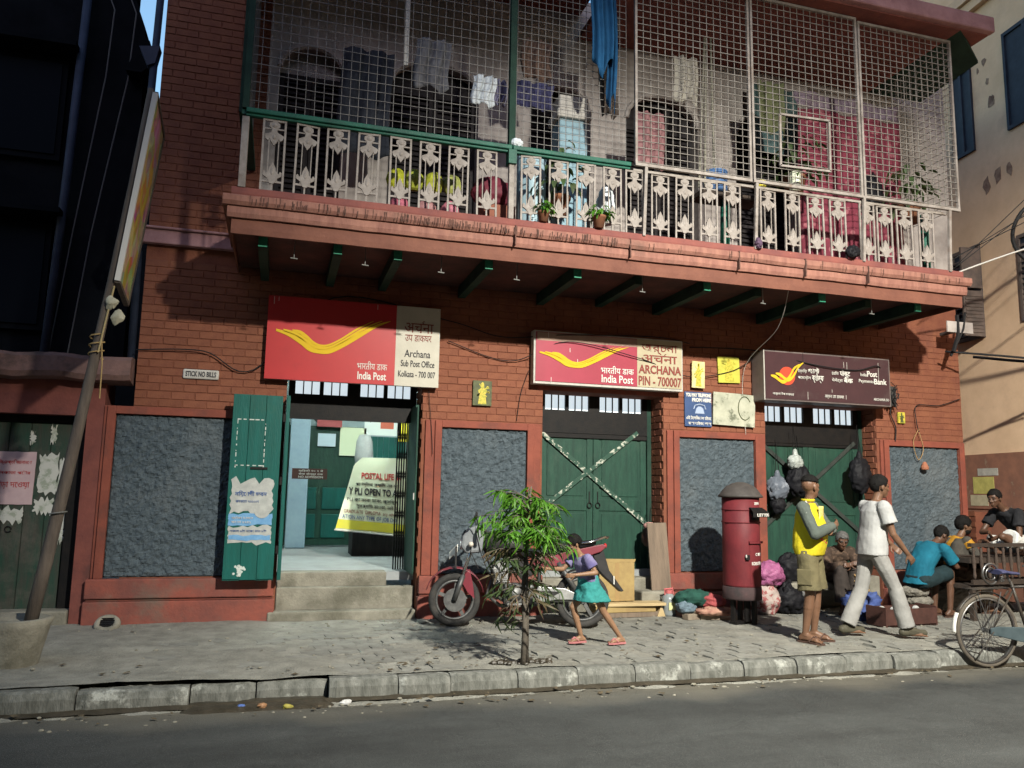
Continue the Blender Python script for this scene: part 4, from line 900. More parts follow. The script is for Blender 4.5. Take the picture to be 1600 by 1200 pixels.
# old green door plastered with bills
DG = mat('old_green_door', (0.022,0.055,0.038), (0.05,0.05,0.04), 5, 0.8, 0.4, 25, c3=(0.10,0.09,0.075), s3=2.0, lo3=0.5, hi3=0.7, stretch=(3,3,0.6))
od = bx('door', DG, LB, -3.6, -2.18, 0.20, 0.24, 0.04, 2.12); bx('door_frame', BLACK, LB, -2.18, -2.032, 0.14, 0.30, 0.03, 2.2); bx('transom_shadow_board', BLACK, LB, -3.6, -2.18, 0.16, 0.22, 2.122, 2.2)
for k in range(7): bx('plank', DG, od, -3.59+k*0.2, -3.40+k*0.2, 0.185, 0.199, 0.05, 2.11, bevel=0.003)
PK = mat('pink_bill', (0.55,0.40,0.40), (0.48,0.34,0.35), 6, 0.8)
pk = torn(-2.93, -2.52, 1.24, 1.80, 0.176, PK, 'bill', od, 11, 0.004, 0.004)
for z, h, s in ((1.67, 0.045, 'বিজ্ঞপ্তি জানানো'), (1.56, 0.04, 'কলকাতা পৌর'), (1.42, 0.06, 'ভাড়া দেওয়া')): lettering(s, -2.90, -2.56, z, h, 0.174, INKR, od)
PW = mat('torn_white_bill', (0.50,0.50,0.45), (0.30,0.33,0.26), 10, 0.8, mixlo=0.5, mixhi=0.6)
for k, (a, b, c, d) in enumerate(((-2.48,-2.30,1.35,1.78),(-2.40,-2.34,1.9,2.08),(-2.6,-2.55,1.9,2.0),(-2.29,-2.19,1.0,1.72),(-2.5,-2.32,1.15,1.3),(-2.85,-2.6,1.05,1.2),(-2.27,-2.2,0.85,1.0))): torn(a, b, c, d, 0.178-0.0006*k, PW, 'bill', od, 20+k, 0.035, 0.003)
MB().tube([(-2.72+0.03*math.cos(t), 0.178, 0.98+0.03*math.sin(t)) for t in frange(0,5.8,10)], 0.008, 5).build('ring_handle', BLACK, od)
bx('door_step', CONC, LB, -3.6, -2.04, -0.05, 0.19, -0.03, 0.16, bevel=0.02)
# dark block far behind the gap between the houses
RB = thing('rear_building', 'dark block seen through the gap between the two houses', 'building', (-3.0, 11, 0))
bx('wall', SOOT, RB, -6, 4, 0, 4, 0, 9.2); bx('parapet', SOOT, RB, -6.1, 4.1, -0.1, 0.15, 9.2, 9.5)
# pipes on the post office corner
MB().tube([(-1.66,0.10,2.86),(-1.68,0.10,4.10),(-1.72,0.0,4.16),(-1.74,-0.10,4.3),(-1.70,0.05,4.5),(-1.66,0.08,8.0)], 0.042, 8).build('drain_pipe', PIPE, B, smooth=True)
MB().prism([(-1.84,6.52),(-1.62,6.56),(-1.66,6.34),(-1.74,6.30)], 0.0, 0.16).build('pipe_hopper', PIPE, B)

def rag_blob(c, r, k):
    b = MB().ell(c, r, 14, 9); b.v = [(c[0]+(x-c[0])*(1+0.6*fbm(x*20, y*20, z*20, 1, 2)), y, c[2]+(z-c[2])*(1+0.7*fbm(z*18+k, x*18, y*18, 1, 2))) for x, y, z in b.v]; return b
# leaning pole in a concrete tub with a picture board on it
ph = thing('leaning_sign_pole', 'leaning wooden pole in a concrete tub carrying a tall picture board', 'pole', (-2.0, -1.9, 0))
tub = MB().lathe([(0.17,-0.05),(0.185,0.0),(0.20,0.08),(0.245,0.30),(0.26,0.36),(0.235,0.372),(0.20,0.335),(0.0,0.33)], n=24)
tub.v = [(x*(1+0.03*fbm(x,y,z,6)), y*(1+0.03*fbm(y,z,x,6)), z+0.01*fbm(x,z,y,7)) for x, y, z in tub.v]
tub.build('concrete_tub', CONC, ph, smooth=True)
POLE = mat('weathered_pole', (0.13,0.105,0.085), (0.08,0.065,0.055), 6, 0.85, 0.5, 40, stretch=(4,4,0.6))
def pole_x(z): return 0.05 + 0.150*z - 0.006*z*z
MB().tube([(pole_x(z), 0.0, z) for z in (0.25,0.8,1.6,2.4,3.2,4.2,5.1)], [0.054,0.052,0.048,0.043,0.036,0.03,0.026], 12).build('shaft', POLE, ph, smooth=True)
MB().tube([(pole_x(1.22)+0.065*math.cos(a), 0.065*math.sin(a), 1.22+0.01*math.cos(a)) for a in frange(0,5.9,14)], 0.007, 5, closed=True).build('wire_ring', HOOK, ph)
MB().tube([(pole_x(2.62)+0.06*math.cos(a), 0.06*math.sin(a), 2.55+0.012*a) for a in frange(0,18,60)] + [(pole_x(2.6)+0.07,-0.06,2.5),(pole_x(2.5)+0.085,-0.05,2.2)], 0.006, 5).build('straw_rope', mat('straw_rope', (0.40,0.28,0.12), (0.3,0.2,0.08), 20), ph)
MB().tube([(pole_x(2.6)+0.03,-0.055,2.6),(pole_x(3.0)+0.035,-0.05,3.0),(pole_x(3.2)+0.04,-0.045,3.2)], 0.009, 5).build('bamboo_strip', mat('bamboo', (0.36,0.28,0.14)), ph)
def brd(u, v):   # u 0 near .. 1 far, v 0 bottom .. 1 top
    x = (-1.545+(-1.365+1.545)*v)*(1-u) + (-1.62+(-1.42+1.62)*v)*u + 2.0 + 0.075
    return (x, -0.05+0.90*u, 3.25+(5.04-3.25)*v - 0.02*u)
def art_mat():
    m = mat('picture_print', (0.42,0.26,0.06), (0.30,0.16,0.05), 5, 0.5)
    N = m.node_tree.nodes; L = m.node_tree.links; b = N['Principled BSDF']
    tc = N.new('ShaderNodeTexCoord'); v = N.new('ShaderNodeTexVoronoi'); v.inputs['Scale'].default_value = 4.5; L.new(tc.outputs['Object'], v.inputs['Vector'])
    n = N.new('ShaderNodeTexNoise'); n.inputs['Scale'].default_value = 3.5; n.inputs['Detail'].default_value = 3; L.new(tc.outputs['Object'], n.inputs['Vector'])
    cr = N.new('ShaderNodeValToRGB'); e = cr.color_ramp.elements; e[0].position = 0.30; e[0].color = (0.10,0.05,0.02,1); e[1].position = 0.72; e[1].color = (0.42,0.30,0.26,1)
    for p, c in ((0.40,(0.40,0.17,0.04,1)),(0.48,(0.50,0.34,0.05,1)),(0.55,(0.30,0.30,0.05,1)),(0.62,(0.42,0.12,0.06,1))): k = e.new(p); k.color = c
    L.new(n.outputs[0], cr.inputs[0]); mx = N.new('ShaderNodeMix'); mx.data_type = 'RGBA'; mx.inputs[0].default_value = 0.25
    L.new(cr.outputs[0], mx.inputs[6]); L.new(v.outputs['Color'], mx.inputs[7]); L.new(mx.outputs[2], b.inputs['Base Color']); return m
pb = MB().add([brd(0,0),brd(1,0),brd(1,1),brd(0,1)], [(0,1,2,3)]).build('picture_board', art_mat(), ph, solid=0.02)
for (a, b) in (((0,0),(0,1)),((1,0),(1,1)),((0,0),(1,0)),((0,1),(1,1))):
    MB().bar(brd(*a), brd(*b), 0.045, 0.035).build('board_frame', WHITEP if a[0] == 0 and b[0] == 0 else POLE, pb)
for k, (x, z, m_) in enumerate(((0.50, 3.05, 'pale_plastic'), (0.565, 2.92, 'pale_plastic2'))):
    rag_blob((x, -0.06, z), (0.05, 0.03, 0.06), k).build('tied_plastic', mat(m_, (0.42,0.40,0.30), (0.3,0.28,0.2), 12, 0.6), ph, smooth=False)

# house across the side lane
RBM = mat('ochre_limewash', (0.78,0.55,0.36), (0.68,0.47,0.30), 2, 0.85, 0.3, 20, c3=(0.55,0.37,0.26), s3=1.1, lo3=0.55, hi3=0.8)
RBB = mat('brown_dado', (0.30,0.14,0.09), (0.20,0.10,0.07), 3, 0.9, 0.4, 25, c3=(0.34,0.26,0.18), s3=3, lo3=0.6, hi3=0.7)
RH = thing('right_building', 'ochre limewashed house with louvred shutters across the side lane', 'building', (11.2, 0, 0), R(-7))
bx('wall', RBM, RH, 0.0, 6, -14, 9, 2.26, 16); bx('dado', RBB, RH, -0.02, 6, -14, 9, 1.35, 2.259)
bx('lower_wall', RBB, RH, 0.0, 6, -14, 9, -0.1, 1.349); bx('brick_base', MORTAR, RH, -0.28, -0.001, 1.1, 9, -0.05, 1.30)
for i in range(15):
    z = 0.0+i*BH; y = 1.1 + (0.12 if i % 2 else 0)
    while y < 2.6: bx('brick', BRICK, RH, -0.293, -0.281, y, y+0.23, z, z+0.075); y += 0.25
bx('string_course', RBM, RH, -0.16, -0.001, -14, 9, 10.2, 10.38); bx('string_course', RBM, RH, -0.10, -0.001, -14, 9, 10.02, 10.19)
SHUT = mat('grey_brown_shutter', (0.16,0.12,0.10), (0.10,0.08,0.07), 6, 0.8); WBL = mat('blue_grey_window', (0.030,0.038,0.055), (0.018,0.024,0.036), 6, 0.5)
def rwin(y0, y1, z0, z1, m, shade=True, slats=0):
    bx('window_reveal', WBL, RH, -0.012, -0.002, y0, y1, z0, z1)
    w = MB().box(-0.04,-0.013,y0,y0+0.05,z0,z1).box(-0.04,-0.013,y1-0.05,y1,z0,z1).box(-0.04,-0.013,y0+0.05,y1-0.05,z1-0.06,z1).box(-0.04,-0.013,y0+0.05,y1-0.05,z0,z0+0.06).box(-0.038,-0.014,(y0+y1)/2-0.03,(y0+y1)/2+0.03,z0+0.06,z1-0.06)
    f = w.build('window_frame', m, RH)
    for k in range(slats):
        z = z0+0.08+(z1-z0-0.2)*k/slats; MB().add([(-0.035,y0+0.05,z),(-0.035,y1-0.05,z),(-0.016,y1-0.05,z+0.05),(-0.016,y0+0.05,z+0.05)], [(0,1,2,3)]).build('slat', m, f, solid=0.006)
    if shade: bx('sunshade', RBM, RH, -0.30, -0.001, y0-0.15, y1+0.15, z1+0.08, z1+0.14)
rwin(0.90, 1.42, 7.52, 9.10, WBL, False); rwin(-0.75, 0.15, 7.52, 9.22, WBL, False); rwin(0.95, 1.62, 4.22, 5.85, SHUT, False, 14); rwin(-0.75, 0.13, 4.32, 5.72, SHUT, False, 14)
rwin(-2.4, -1.6, 7.52, 9.1, WBL, False); rwin(-2.4, -1.6, 4.3, 5.8, SHUT, False, 12)
sh_ = bx('open_shutter', SHUT, RH, -0.42, -0.05, 0.90, 0.94, 4.22, 5.0)
for k in range(11): bx('slat', SHUT, sh_, -0.39, -0.08, 0.885, 0.899, 4.28+k*0.062, 4.30+k*0.062+0.012)
bx('shutter_panel', SHUT, RH, -0.42, -0.05, 0.90, 0.94, 5.05, 5.75)
for k, (y0, y1, z0, z1, c) in enumerate(((0.95,1.42,1.60,1.88,(0.55,0.50,0.15)),(1.1,1.5,1.40,1.58,(0.5,0.45,0.3)),(0.85,1.3,1.9,2.02,(0.5,0.48,0.42)))):
    bx('bill', mat('lane_bill%d' % k, c, tuple(q*0.7 for q in c), 8, 0.8), RH, -0.026, -0.021, y0, y1, z0, z1)
PEEL = mat('peeled_patch', (0.16,0.09,0.07), (0.34,0.24,0.17), 9, 0.9)
for k, (y, z, s) in enumerate(((0.55,8.6,0.05),(0.5,8.2,0.09),(0.45,8.25,0.05),(0.75,8.9,0.04),(0.6,9.0,0.06),(0.45,6.9,0.12),(0.7,6.8,0.1),(0.2,6.9,0.09),(0.95,10.6,0.1),(0.6,10.8,0.12),(0.3,10.9,0.08))):
    r = random.Random(40+k); pts = [(y+s*r.uniform(.5,1.1)*math.cos(a), z+1.6*s*r.uniform(.5,1.1)*math.sin(a)) for a in frange(0,5.7,9)]
    MB().prism(pts, -0.006, -0.002, 'x').build('peeled_patch', PEEL, RH)
# houses behind the camera close the street (they keep the sky light off the road)
OB = thing('opposite_houses', 'plain row of dark houses on the far side of the road behind the viewer', 'building', (2, -14.5, 0))
bx('wall', mat('opposite_plaster', (0.12,0.10,0.09), (0.08,0.07,0.065), 2, 0.9), OB, -30, 34, -6, 0, -0.2, 13)
for k in range(9): bx('window', SOOTW, OB, -14+k*3.6, -12.8+k*3.6, 0.0, 0.02, 4.2, 6.0); bx('window', SOOTW, OB, -14+k*3.6, -12.8+k*3.6, 0.0, 0.02, 7.6, 9.4)
# ------------------------------------------------------------------ sapling
RUB = mat('tyre_rubber', (0.022,0.022,0.022), (0.045,0.042,0.038), 8, 0.8, 0.3, 60)
sap = thing('street_sapling', 'young sapling with drooping bright green leaves at the kerb before the motorcycle', 'sapling', (2.10, -2.72, 0))
BARK = mat('sapling_bark', (0.11,0.095,0.075), (0.07,0.06,0.05), 20, 0.9, 0.4, 60)
tr = [(0.0,0,-0.05),(0.01,0,0.3),(-0.005,0.01,0.65),(0.02,0.0,1.0),(0.03,0.01,1.3),(0.05,0.0,1.52)]
trunk = MB().tube(tr, [0.028,0.023,0.02,0.016,0.011,0.005], 8); trunk.tube([(0.035,0.0,-0.03),(0.03,-0.005,0.5),(0.015,-0.01,0.9)], [0.015,0.013,0.01], 6)
def leaf_mat(n, c, c2):
    m = mat(n, c, c2, 5, 0.5, spec=0.3, rand=0.35, c3=(c[0]*1.5, c[1]*0.75, c[2]*1.5), s3=4, lo3=0.5, hi3=0.7); b = m.node_tree.nodes['Principled BSDF']
    N = m.node_tree.nodes; L = m.node_tree.links
    tl_ = N.new('ShaderNodeBsdfTranslucent'); tl_.inputs[0].default_value = (c[0]*1.4, c[1]*1.4, c[2]*0.8, 1); mx = N.new('ShaderNodeMixShader'); mx.inputs[0].default_value = 0.3
    o = [n_ for n_ in N if n_.type == 'OUTPUT_MATERIAL'][0]; L.new(b.outputs[0], mx.inputs[1]); L.new(tl_.outputs[0], mx.inputs[2]); L.new(mx.outputs[0], o.inputs[0]); return m
LF = leaf_mat('young_leaf', (0.065,0.21,0.014), (0.10,0.25,0.02)); LD = leaf_mat('old_leaf', (0.035,0.075,0.022), (0.06,0.08,0.03)); LBN = leaf_mat('dry_leaf', (0.10,0.085,0.04), (0.09,0.065,0.035))  # lamp light on upper leaves, shade on lower ones, put into leaf colours
def leaf_geo(L, w, droop):
    rows = []; n = 6
    for i in range(n+1):
        t = i/n; ww = w*math.sin(math.pi*min(1, t*0.92+0.05))**0.8*(1-0.25*t); x = L*t*math.cos(droop*t*0.5); z = -L*t*math.sin(droop*t*0.7)
        rows.append([(x, -ww/2, z+ww*0.22), (x, 0, z), (x, ww/2, z+ww*0.22)])
    return MB().quads(rows)
leaf_ms = []
for m_ in (LF, LD, LBN):
    for (L, w, d) in ((0.14, 0.021, 0.7), (0.10, 0.019, 1.2), (0.17, 0.022, 1.5)):
        me = leaf_geo(L, w, d).mesh('leaf'); me.materials.append(m_)
        for p in me.polygons: p.use_smooth = True
        leaf_ms.append(me)
rl = random.Random(21); leaves = []
def spray(base, az, el, L, n, kind):
    d = Vector((math.cos(az)*math.cos(el), math.sin(az)*math.cos(el), math.sin(el))); pts = []
    for i in range(5): t = i/4; pts.append(Vector(base)+d*L*t - Vector((0,0,0.35*L*t*t)))
    trunk.tube(pts, [0.007,0.006,0.005,0.004,0.002], 5)
    for i in range(n):
        t = 0.25+0.75*i/n; k = min(3, int(t*4)); p = pts[k].lerp(pts[k+1], t*4-k) if k < 4 else pts[4]
        a = az + rl.uniform(-1.7, 1.7); leaves.append((p, a, rl.uniform(-0.1, 0.75) if t < 0.9 else rl.uniform(-0.1, 0.6), kind))
for i in range(42): spray((0.03,0,1.06+rl.uniform(-.02,.36)), rl.uniform(0,6.28), rl.uniform(0.1,0.9), rl.uniform(0.16,0.46), 14, 0)
for az in (3.3, 3.0, -0.2, 0.1, 2.8, 0.4, -2.2, -1.0, -1.5): spray((0.01,0,rl.uniform(0.98,1.2)), az+rl.uniform(-.2,.2), rl.uniform(0.2,0.55), rl.uniform(0.36,0.56), 18, 0)
for i in range(22): spray((0.0,0,rl.uniform(0.58,1.1)), rl.uniform(0,6.28), rl.uniform(0.0,0.6), rl.uniform(0.2,0.42), 13, 1 if rl.random() < 0.72 else 2)
for az in (3.4, 2.9): spray((0.0,0,0.50), az, -0.2, 0.25, 9, 1)
spray((0.0,0,0.36), 3.3, 0.2, 0.14, 6, 1); spray((0,0,0.7), -0.3, 0.1, 0.32, 10, 1); spray((0,0,0.6), 3.9, 0.0, 0.3, 10, 2)
trunk.build('trunk', BARK, sap, smooth=True)
rl.shuffle(leaves); big = MB()
extra = {0: MB(), 1: MB(), 2: MB()}
for k, (p, a, dr, kd) in enumerate(leaves):
    sc_ = rl.uniform(0.75, 1.15); rot = Matrix.Rotation(a, 4, 'Z') @ Matrix.Rotation(dr, 4, 'Y') @ Matrix.Rotation(rl.uniform(-1.1,1.1), 4, 'X')
    if k < 290:
        o = inst('leaf', leaf_ms[kd*3 + k % 3], p, sap, (sc_,)*3, rot.to_euler())
    else:
        g = leaf_geo(rl.uniform(0.09,0.17)*sc_, rl.uniform(0.015,0.024), rl.uniform(0.4,1.7)); M4 = Matrix.Translation(p) @ rot
        extra[kd].add([M4 @ Vector(v) for v in g.v], g.f)
crown = None
for kd, m_ in ((0, LF), (1, LD), (2, LBN)):
    if extra[kd].f: extra[kd].build('foliage', m_, sap, smooth=True, kind='stuff')

# ------------------------------------------------------------------ pillar post box
PBR = mat('post_box_red', (0.135,0.018,0.022), (0.095,0.014,0.018), 5, 0.6, 0.15, 40, spec=0.25, c3=(0.10,0.015,0.015), s3=3, lo3=0.55, hi3=0.8)
pbx = thing('pillar_post_box', 'dark red cylindrical post box with grey domed cap on an iron stand', 'post box', (5.31, -1.03, 0), R(22)); pbx.scale = (0.82, 0.82, 1.0)
MB().lathe([(0.265,0.43),(0.268,0.45),(0.265,0.9),(0.265,1.46),(0.0,1.46)], n=36).build('body', PBR, pbx, smooth=True)
MB().lathe([(0.27,0.28),(0.275,0.30),(0.272,0.43),(0.0,0.431)], n=36).build('base_ring', mat('sooty_red', (0.06,0.035,0.035), (0.03,0.025,0.025), 6, 0.8, 0.4, 30), pbx, smooth=True)
MB().lathe([(0.275,1.455),(0.315,1.462),(0.318,1.48),(0.29,1.50),(0.255,1.545),(0.20,1.59),(0.12,1.625),(0.05,1.64),(0.0,1.642)], n=36).build('domed_cap', mat('cap_grey', (0.075,0.066,0.06), (0.045,0.04,0.037), 6, 0.6, 0.3, 30), pbx, smooth=True)
for z in (1.17, 1.315): MB().lathe([(0.262,z-0.01),(0.275,z-0.008),(0.275,z+0.008),(0.262,z+0.01)], n=36).build('band', PBR, pbx, smooth=True)
def cyl(a, r, z): return (r*math.sin(a), -r*math.cos(a), z)
def wrap(a0, a1, z0, z1, r0, r1, m, name, n=8):
    rows = [[cyl(a0+(a1-a0)*i/n, r1, z) for i in range(n+1)] for z in (z0, z1)]; rows2 = [[cyl(a0+(a1-a0)*i/n, r0, z) for i in range(n+1)] for z in (z1, z0)]
    rr = rows + rows2 + [rows[0]]; b = MB().quads(rr)
    for idx in (0, n): b.add([r[idx] for r in rr[:4]], [(0,1,2,3)])
    return b.build(name, m, pbx)
hood = MB().quads([[cyl(-0.5+1.0*i/8, r, z) for i in range(9)] for r, z in ((0.262,1.34),(0.30,1.345),(0.40,1.285),(0.40,1.235),(0.385,1.235),(0.30,1.29),(0.262,1.29))]).build('slot_hood', BLACK, pbx)
wrap(-0.35, 0.35, 1.195, 1.235, 0.25, 0.2665, BLACK, 'letter_slot')
wrap(-0.55, 0.55, 0.93, 0.955, 0.26, 0.30, PBR, 'door_rain_ledge'); wrap(-0.5, 0.5, 0.48, 0.92, 0.262, 0.272, PBR, 'collection_door'); wrap(-0.42, 0.42, 0.50, 0.66, 0.27, 0.2745, PBR, 'door_panel')
wrap(-0.74, -0.55, 0.745, 0.80, 0.26, 0.30, BLACK, 'hasp'); MB().ell(cyl(-0.72,0.30,0.785), (0.012,0.012,0.02), 8, 6).build('padlock', WHITEW, pbx)
def wraptext(s, a0, a1, zb, h, r):
    o = lettering(s, 0, 1, zb, h, 0, WHITEP, pbx, 0.001)
    for v in o.data.vertices: q = cyl(a0+(a1-a0)*v.co.x, r - v.co.y, v.co.z); v.co = q
wraptext('LETTERS', -0.34, 0.34, 1.245, 0.032, 0.403); wraptext('डाक घर', -0.15, 0.25, 1.375, 0.03, 0.2675); wraptext('C 700 7', -0.15, 0.25, 0.79, 0.032, 0.2745); wraptext('KOLKATA-7', -0.40, 0.35, 0.685, 0.035, 0.2745)
for a in (0.3, 2.4, 4.5): MB().bar((0.17*math.sin(a), -0.17*math.cos(a), -0.02), (0.17*math.sin(a), -0.17*math.cos(a), 0.29), 0.055, 0.055).build('stand_leg', BLACK, pbx)
bx('stand_foot', BLACK, pbx, -0.22, 0.20, -0.06, 0.06, 0.0, 0.03); bx('stand_plate', BLACK, pbx, -0.06, 0.05, -0.10, -0.07, 0.03, 0.279)

# ------------------------------------------------------------------ motorcycle (x forward, y to the rider's left)
MR = mat('motorcycle_red', (0.17,0.020,0.032), (0.11,0.016,0.024), 5, 0.35, coat=0.25, spec=0.5); MBK = mat('motorcycle_black', (0.015,0.015,0.016), (0.03,0.028,0.027), 9, 0.45)
ALU = mat('cast_aluminium', (0.42,0.42,0.41), (0.28,0.28,0.27), 12, 0.4, metal=0.8); DKM = mat('dark_engine_metal', (0.07,0.07,0.07), (0.12,0.12,0.115), 14, 0.5, metal=0.6); CHR = mat('chrome', (0.6,0.6,0.6), rough=0.15, metal=1.0)
mc = thing('parked_motorcycle', 'red and black motorcycle parked on the pavement behind the sapling', 'motorcycle', (2.62, -0.86, 0.0), math.atan2(0.30, -1.40))
def wheel(name, cx, r, tw, steer=0.0, disc=True):
    w = bpy.data.objects.new(name, None); COL.objects.link(w); w.parent = mc; w.location = (cx, 0, r); w.rotation_euler = (0, 0, steer); w.empty_display_size = 0.1
    ri = r-0.075
    MB().lathe([(ri,-tw*0.36),(r-0.03,-tw*0.5),(r-0.008,-tw*0.36),(r,-tw*0.14),(r,tw*0.14),(r-0.008,tw*0.36),(r-0.03,tw*0.5),(ri,tw*0.36),(ri,-tw*0.36)], n=40, axis='y').build('tyre', RUB, w, smooth=True)
    MB().lathe([(ri-0.022,-tw*0.34),(ri+0.004,-tw*0.40),(ri+0.004,tw*0.40),(ri-0.022,tw*0.34),(ri-0.022,-tw*0.34)], n=36, axis='y').build('rim', DKM, w, smooth=True)
    for k in range(5):
        a = k*2*math.pi/5+0.4; c, s = math.cos(a), math.sin(a)
        MB().add([(0.03*c-0.022*s, -0.02, 0.03*s+0.022*c),(0.03*c+0.022*s, -0.02, 0.03*s-0.022*c),((ri-.01)*c+0.016*s,-0.02,(ri-.01)*s-0.016*c),((ri-.01)*c-0.016*s,-0.02,(ri-.01)*s+0.016*c),
                  (0.03*c-0.022*s, 0.02, 0.03*s+0.022*c),(0.03*c+0.022*s, 0.02, 0.03*s-0.022*c),((ri-.01)*c+0.016*s,0.02,(ri-.01)*s-0.016*c),((ri-.01)*c-0.016*s,0.02,(ri-.01)*s+0.016*c)], [(0,1,2,3),(7,6,5,4),(0,4,5,1),(1,5,6,2),(2,6,7,3),(3,7,4,0)]).build('spoke', DKM, w)
    MB().lathe([(0.05,-0.05),(0.055,0.0),(0.05,0.05),(0.0,0.05)], n=16, axis='y').build('hub', DKM, w)
    if disc: MB().lathe([(0.06,0.052),(0.125,0.052),(0.125,0.057),(0.06,0.057)], n=28, axis='y').build('brake_disc', DKM, w)
    return w
FX, RXW = 0.715, -0.70; FR_, RR_ = 0.285, 0.305
wheel('front_wheel', FX, FR_, 0.09, 0.12); wheel('rear_wheel', RXW, RR_, 0.11, 0, False)
def arc_fender(name, cx, r, a0, a1, w, m, cz, rise=0.0):
    rows = []
    for i in range(13):
        a = a0+(a1-a0)*i/12; rr = r+rise*math.sin(math.pi*i/12)
        rows.append([(cx+rr*math.cos(a)*1.0, y, cz+(rr-abs(y)*0.35)*math.sin(a)) for y in (-w/2,-w/3,0,w/3,w/2)])
    return MB().quads(rows).build(name, m, mc, smooth=True, solid=0.006)
arc_fender('front_fender', FX, FR_+0.045, R(20), R(165), 0.13, MR, FR_, 0.03)
MB().prism([(FX-0.06,0.50),(FX-0.16,0.62),(FX-0.20,0.45),(FX-0.22,0.30),(FX-0.15,0.36)], 0.05, 0.065).build('fender_stay', MR, mc)
for s in (-1, 1):
    MB().tube([(FX,s*0.085,FR_),(FX-0.09,s*0.085,0.55)], 0.028, 10).build('fork_slider', DKM, mc, smooth=True); MB().tube([(FX-0.09,s*0.085,0.55),(FX-0.22,s*0.085,0.98)], 0.018, 10).build('fork_tube', CHR, mc, smooth=True)
MB().prism([(0.42,0.80),(0.60,0.78),(0.66,0.86),(0.645,0.97),(0.58,1.06),(0.47,1.10),(0.40,1.02)], -0.115, 0.115).build('headlamp_cowl', mat('cowl_grey', (0.22,0.23,0.24), (0.14,0.15,0.155), 8, 0.4), mc, bevel=0.03)
MB().ell((0.655,0,0.885), (0.02,0.085,0.06), 14, 8).build('headlamp', mat('headlamp_glass', (0.55,0.57,0.58), rough=0.1, spec=0.8), mc, smooth=True)
MB().quads([[(0.60-0.10*v-0.02*abs(u), 0.10*u*(1-0.25*v), 1.03+0.15*v) for u in (-1,-.5,0,.5,1)] for v in (0,0.33,0.66,1)]).build('windscreen', mat('smoked_screen', (0.02,0.02,0.022), rough=0.15), mc, smooth=True, solid=0.004)
MB().tube([(0.43,-0.36,1.02),(0.46,-0.25,1.05),(0.50,0,1.06),(0.46,0.25,1.05),(0.40,0.37,1.02)], 0.013, 8).build('handlebar', MBK, mc, smooth=True)
for s in (-1, 1):
    MB().tube([(0.455-0.0*s,s*0.26,1.05),(0.40,s*0.39,1.02)], 0.02, 8).build('grip', RUB, mc, smooth=True); MB().tube([(0.47,s*0.24,1.05),(0.50,s*0.30,1.17)], 0.006, 6).build('mirror_stem', MBK, mc); MB().ell((0.50,s*0.33,1.19), (0.015,0.065,0.04), 12, 8).build('mirror', MBK, mc, smooth=True)
    MB().ell((0.55,s*0.17,0.88), (0.03,0.045,0.03), 10, 6).build('turn_signal', mat('signal_lens', (0.5,0.45,0.38), rough=0.3), mc, smooth=True)
MB().prism([(-0.09,-0.05),(0.09,-0.05),(0.09,0.05),(-0.09,0.05)], -0.004, 0.004, 'x').build('number_plate', WHITEP, mc).location = (0.74, 0.02, 0.80)
bpy.data.objects[[c.name for c in mc.children if c.name.startswith('number_plate')][0]].rotation_euler = (0.5, -0.3, 0.4)
bx('plate_board', MBK, mc, 0.70, 0.72, 0.06, 0.12, 0.62, 0.86)
# tank, seat, tail
tk = []
for x, hw, zb, ztp in ((0.44,0.06,0.86,0.96),(0.36,0.13,0.78,1.03),(0.22,0.155,0.74,1.05),(0.06,0.15,0.73,1.0),(-0.06,0.11,0.74,0.92),(-0.12,0.06,0.76,0.86)):
    tk.append([(x, hw*math.sin(a)*(1.0 if math.cos(a) > 0 else 0.92), (zb+ztp)/2+(ztp-zb)/2*math.cos(a)) for a in frange(0, 2*math.pi, 14)])
t_ = MB().quads(tk); t_.add(tk[0][:-1], [tuple(range(14))]); t_.add(tk[-1][:-1], [tuple(range(14))]); t_.build('fuel_tank', MBK, mc, smooth=True)
st_ = []
for x, hw, zb, ztp in ((-0.02,0.08,0.76,0.86),(-0.18,0.12,0.75,0.85),(-0.34,0.135,0.765,0.86),(-0.42,0.13,0.80,0.91),(-0.62,0.12,0.84,0.935),(-0.82,0.085,0.885,0.955),(-0.86,0.05,0.90,0.945)):
    st_.append([(x, hw*math.copysign(abs(math.sin(a))**0.6, math.sin(a)), (zb+ztp)/2+(ztp-zb)/2*math.copysign(abs(math.cos(a))**0.6, math.cos(a))) for a in frange(0, 2*math.pi, 16)])
t_ = MB().quads(st_); t_.add(st_[0][:-1], [tuple(range(16))]); t_.add(st_[-1][:-1], [tuple(range(16))]); t_.build('seat', mat('seat_vinyl', (0.014,0.015,0.017), rough=0.4), mc, smooth=True)
for s in (-1, 1):
    MB().prism([(-0.10,0.62),(-0.16,0.78),(-0.36,0.765),(-0.44,0.80),(-0.92,0.905),(-0.97,0.885),(-0.90,0.82),(-0.60,0.72),(-0.40,0.66)], s*0.095, s*0.125).build('side_panel', MR, mc, bevel=0.008)
    MB().tube([(-0.62,s*0.13,0.90),(-0.80,s*0.12,0.93),(-0.95,s*0.09,0.985),(-1.0,0.03*s,0.985),(-0.985,0,0.975)], 0.012, 8).build('grab_rail', CHR, mc, smooth=True)
    MB().bar((-0.22,s*0.07,0.30),(RXW,s*0.075,RR_),0.03,0.05).build('swingarm', ALU, mc); MB().tube([(-0.42,s*0.11,0.70),(-0.66,s*0.11,0.34)], 0.03, 8).build('shock_absorber', DKM, mc, smooth=True)
    MB().tube([(-0.20,s*0.12,0.27),(-0.20,s*0.24,0.27)], 0.012, 8).build('foot_peg', RUB, mc)
MB().ell((-0.97,0,0.89), (0.02,0.05,0.03), 10, 6).build('tail_lamp', mat('tail_red', (0.4,0.02,0.02), rough=0.2), mc, smooth=True)
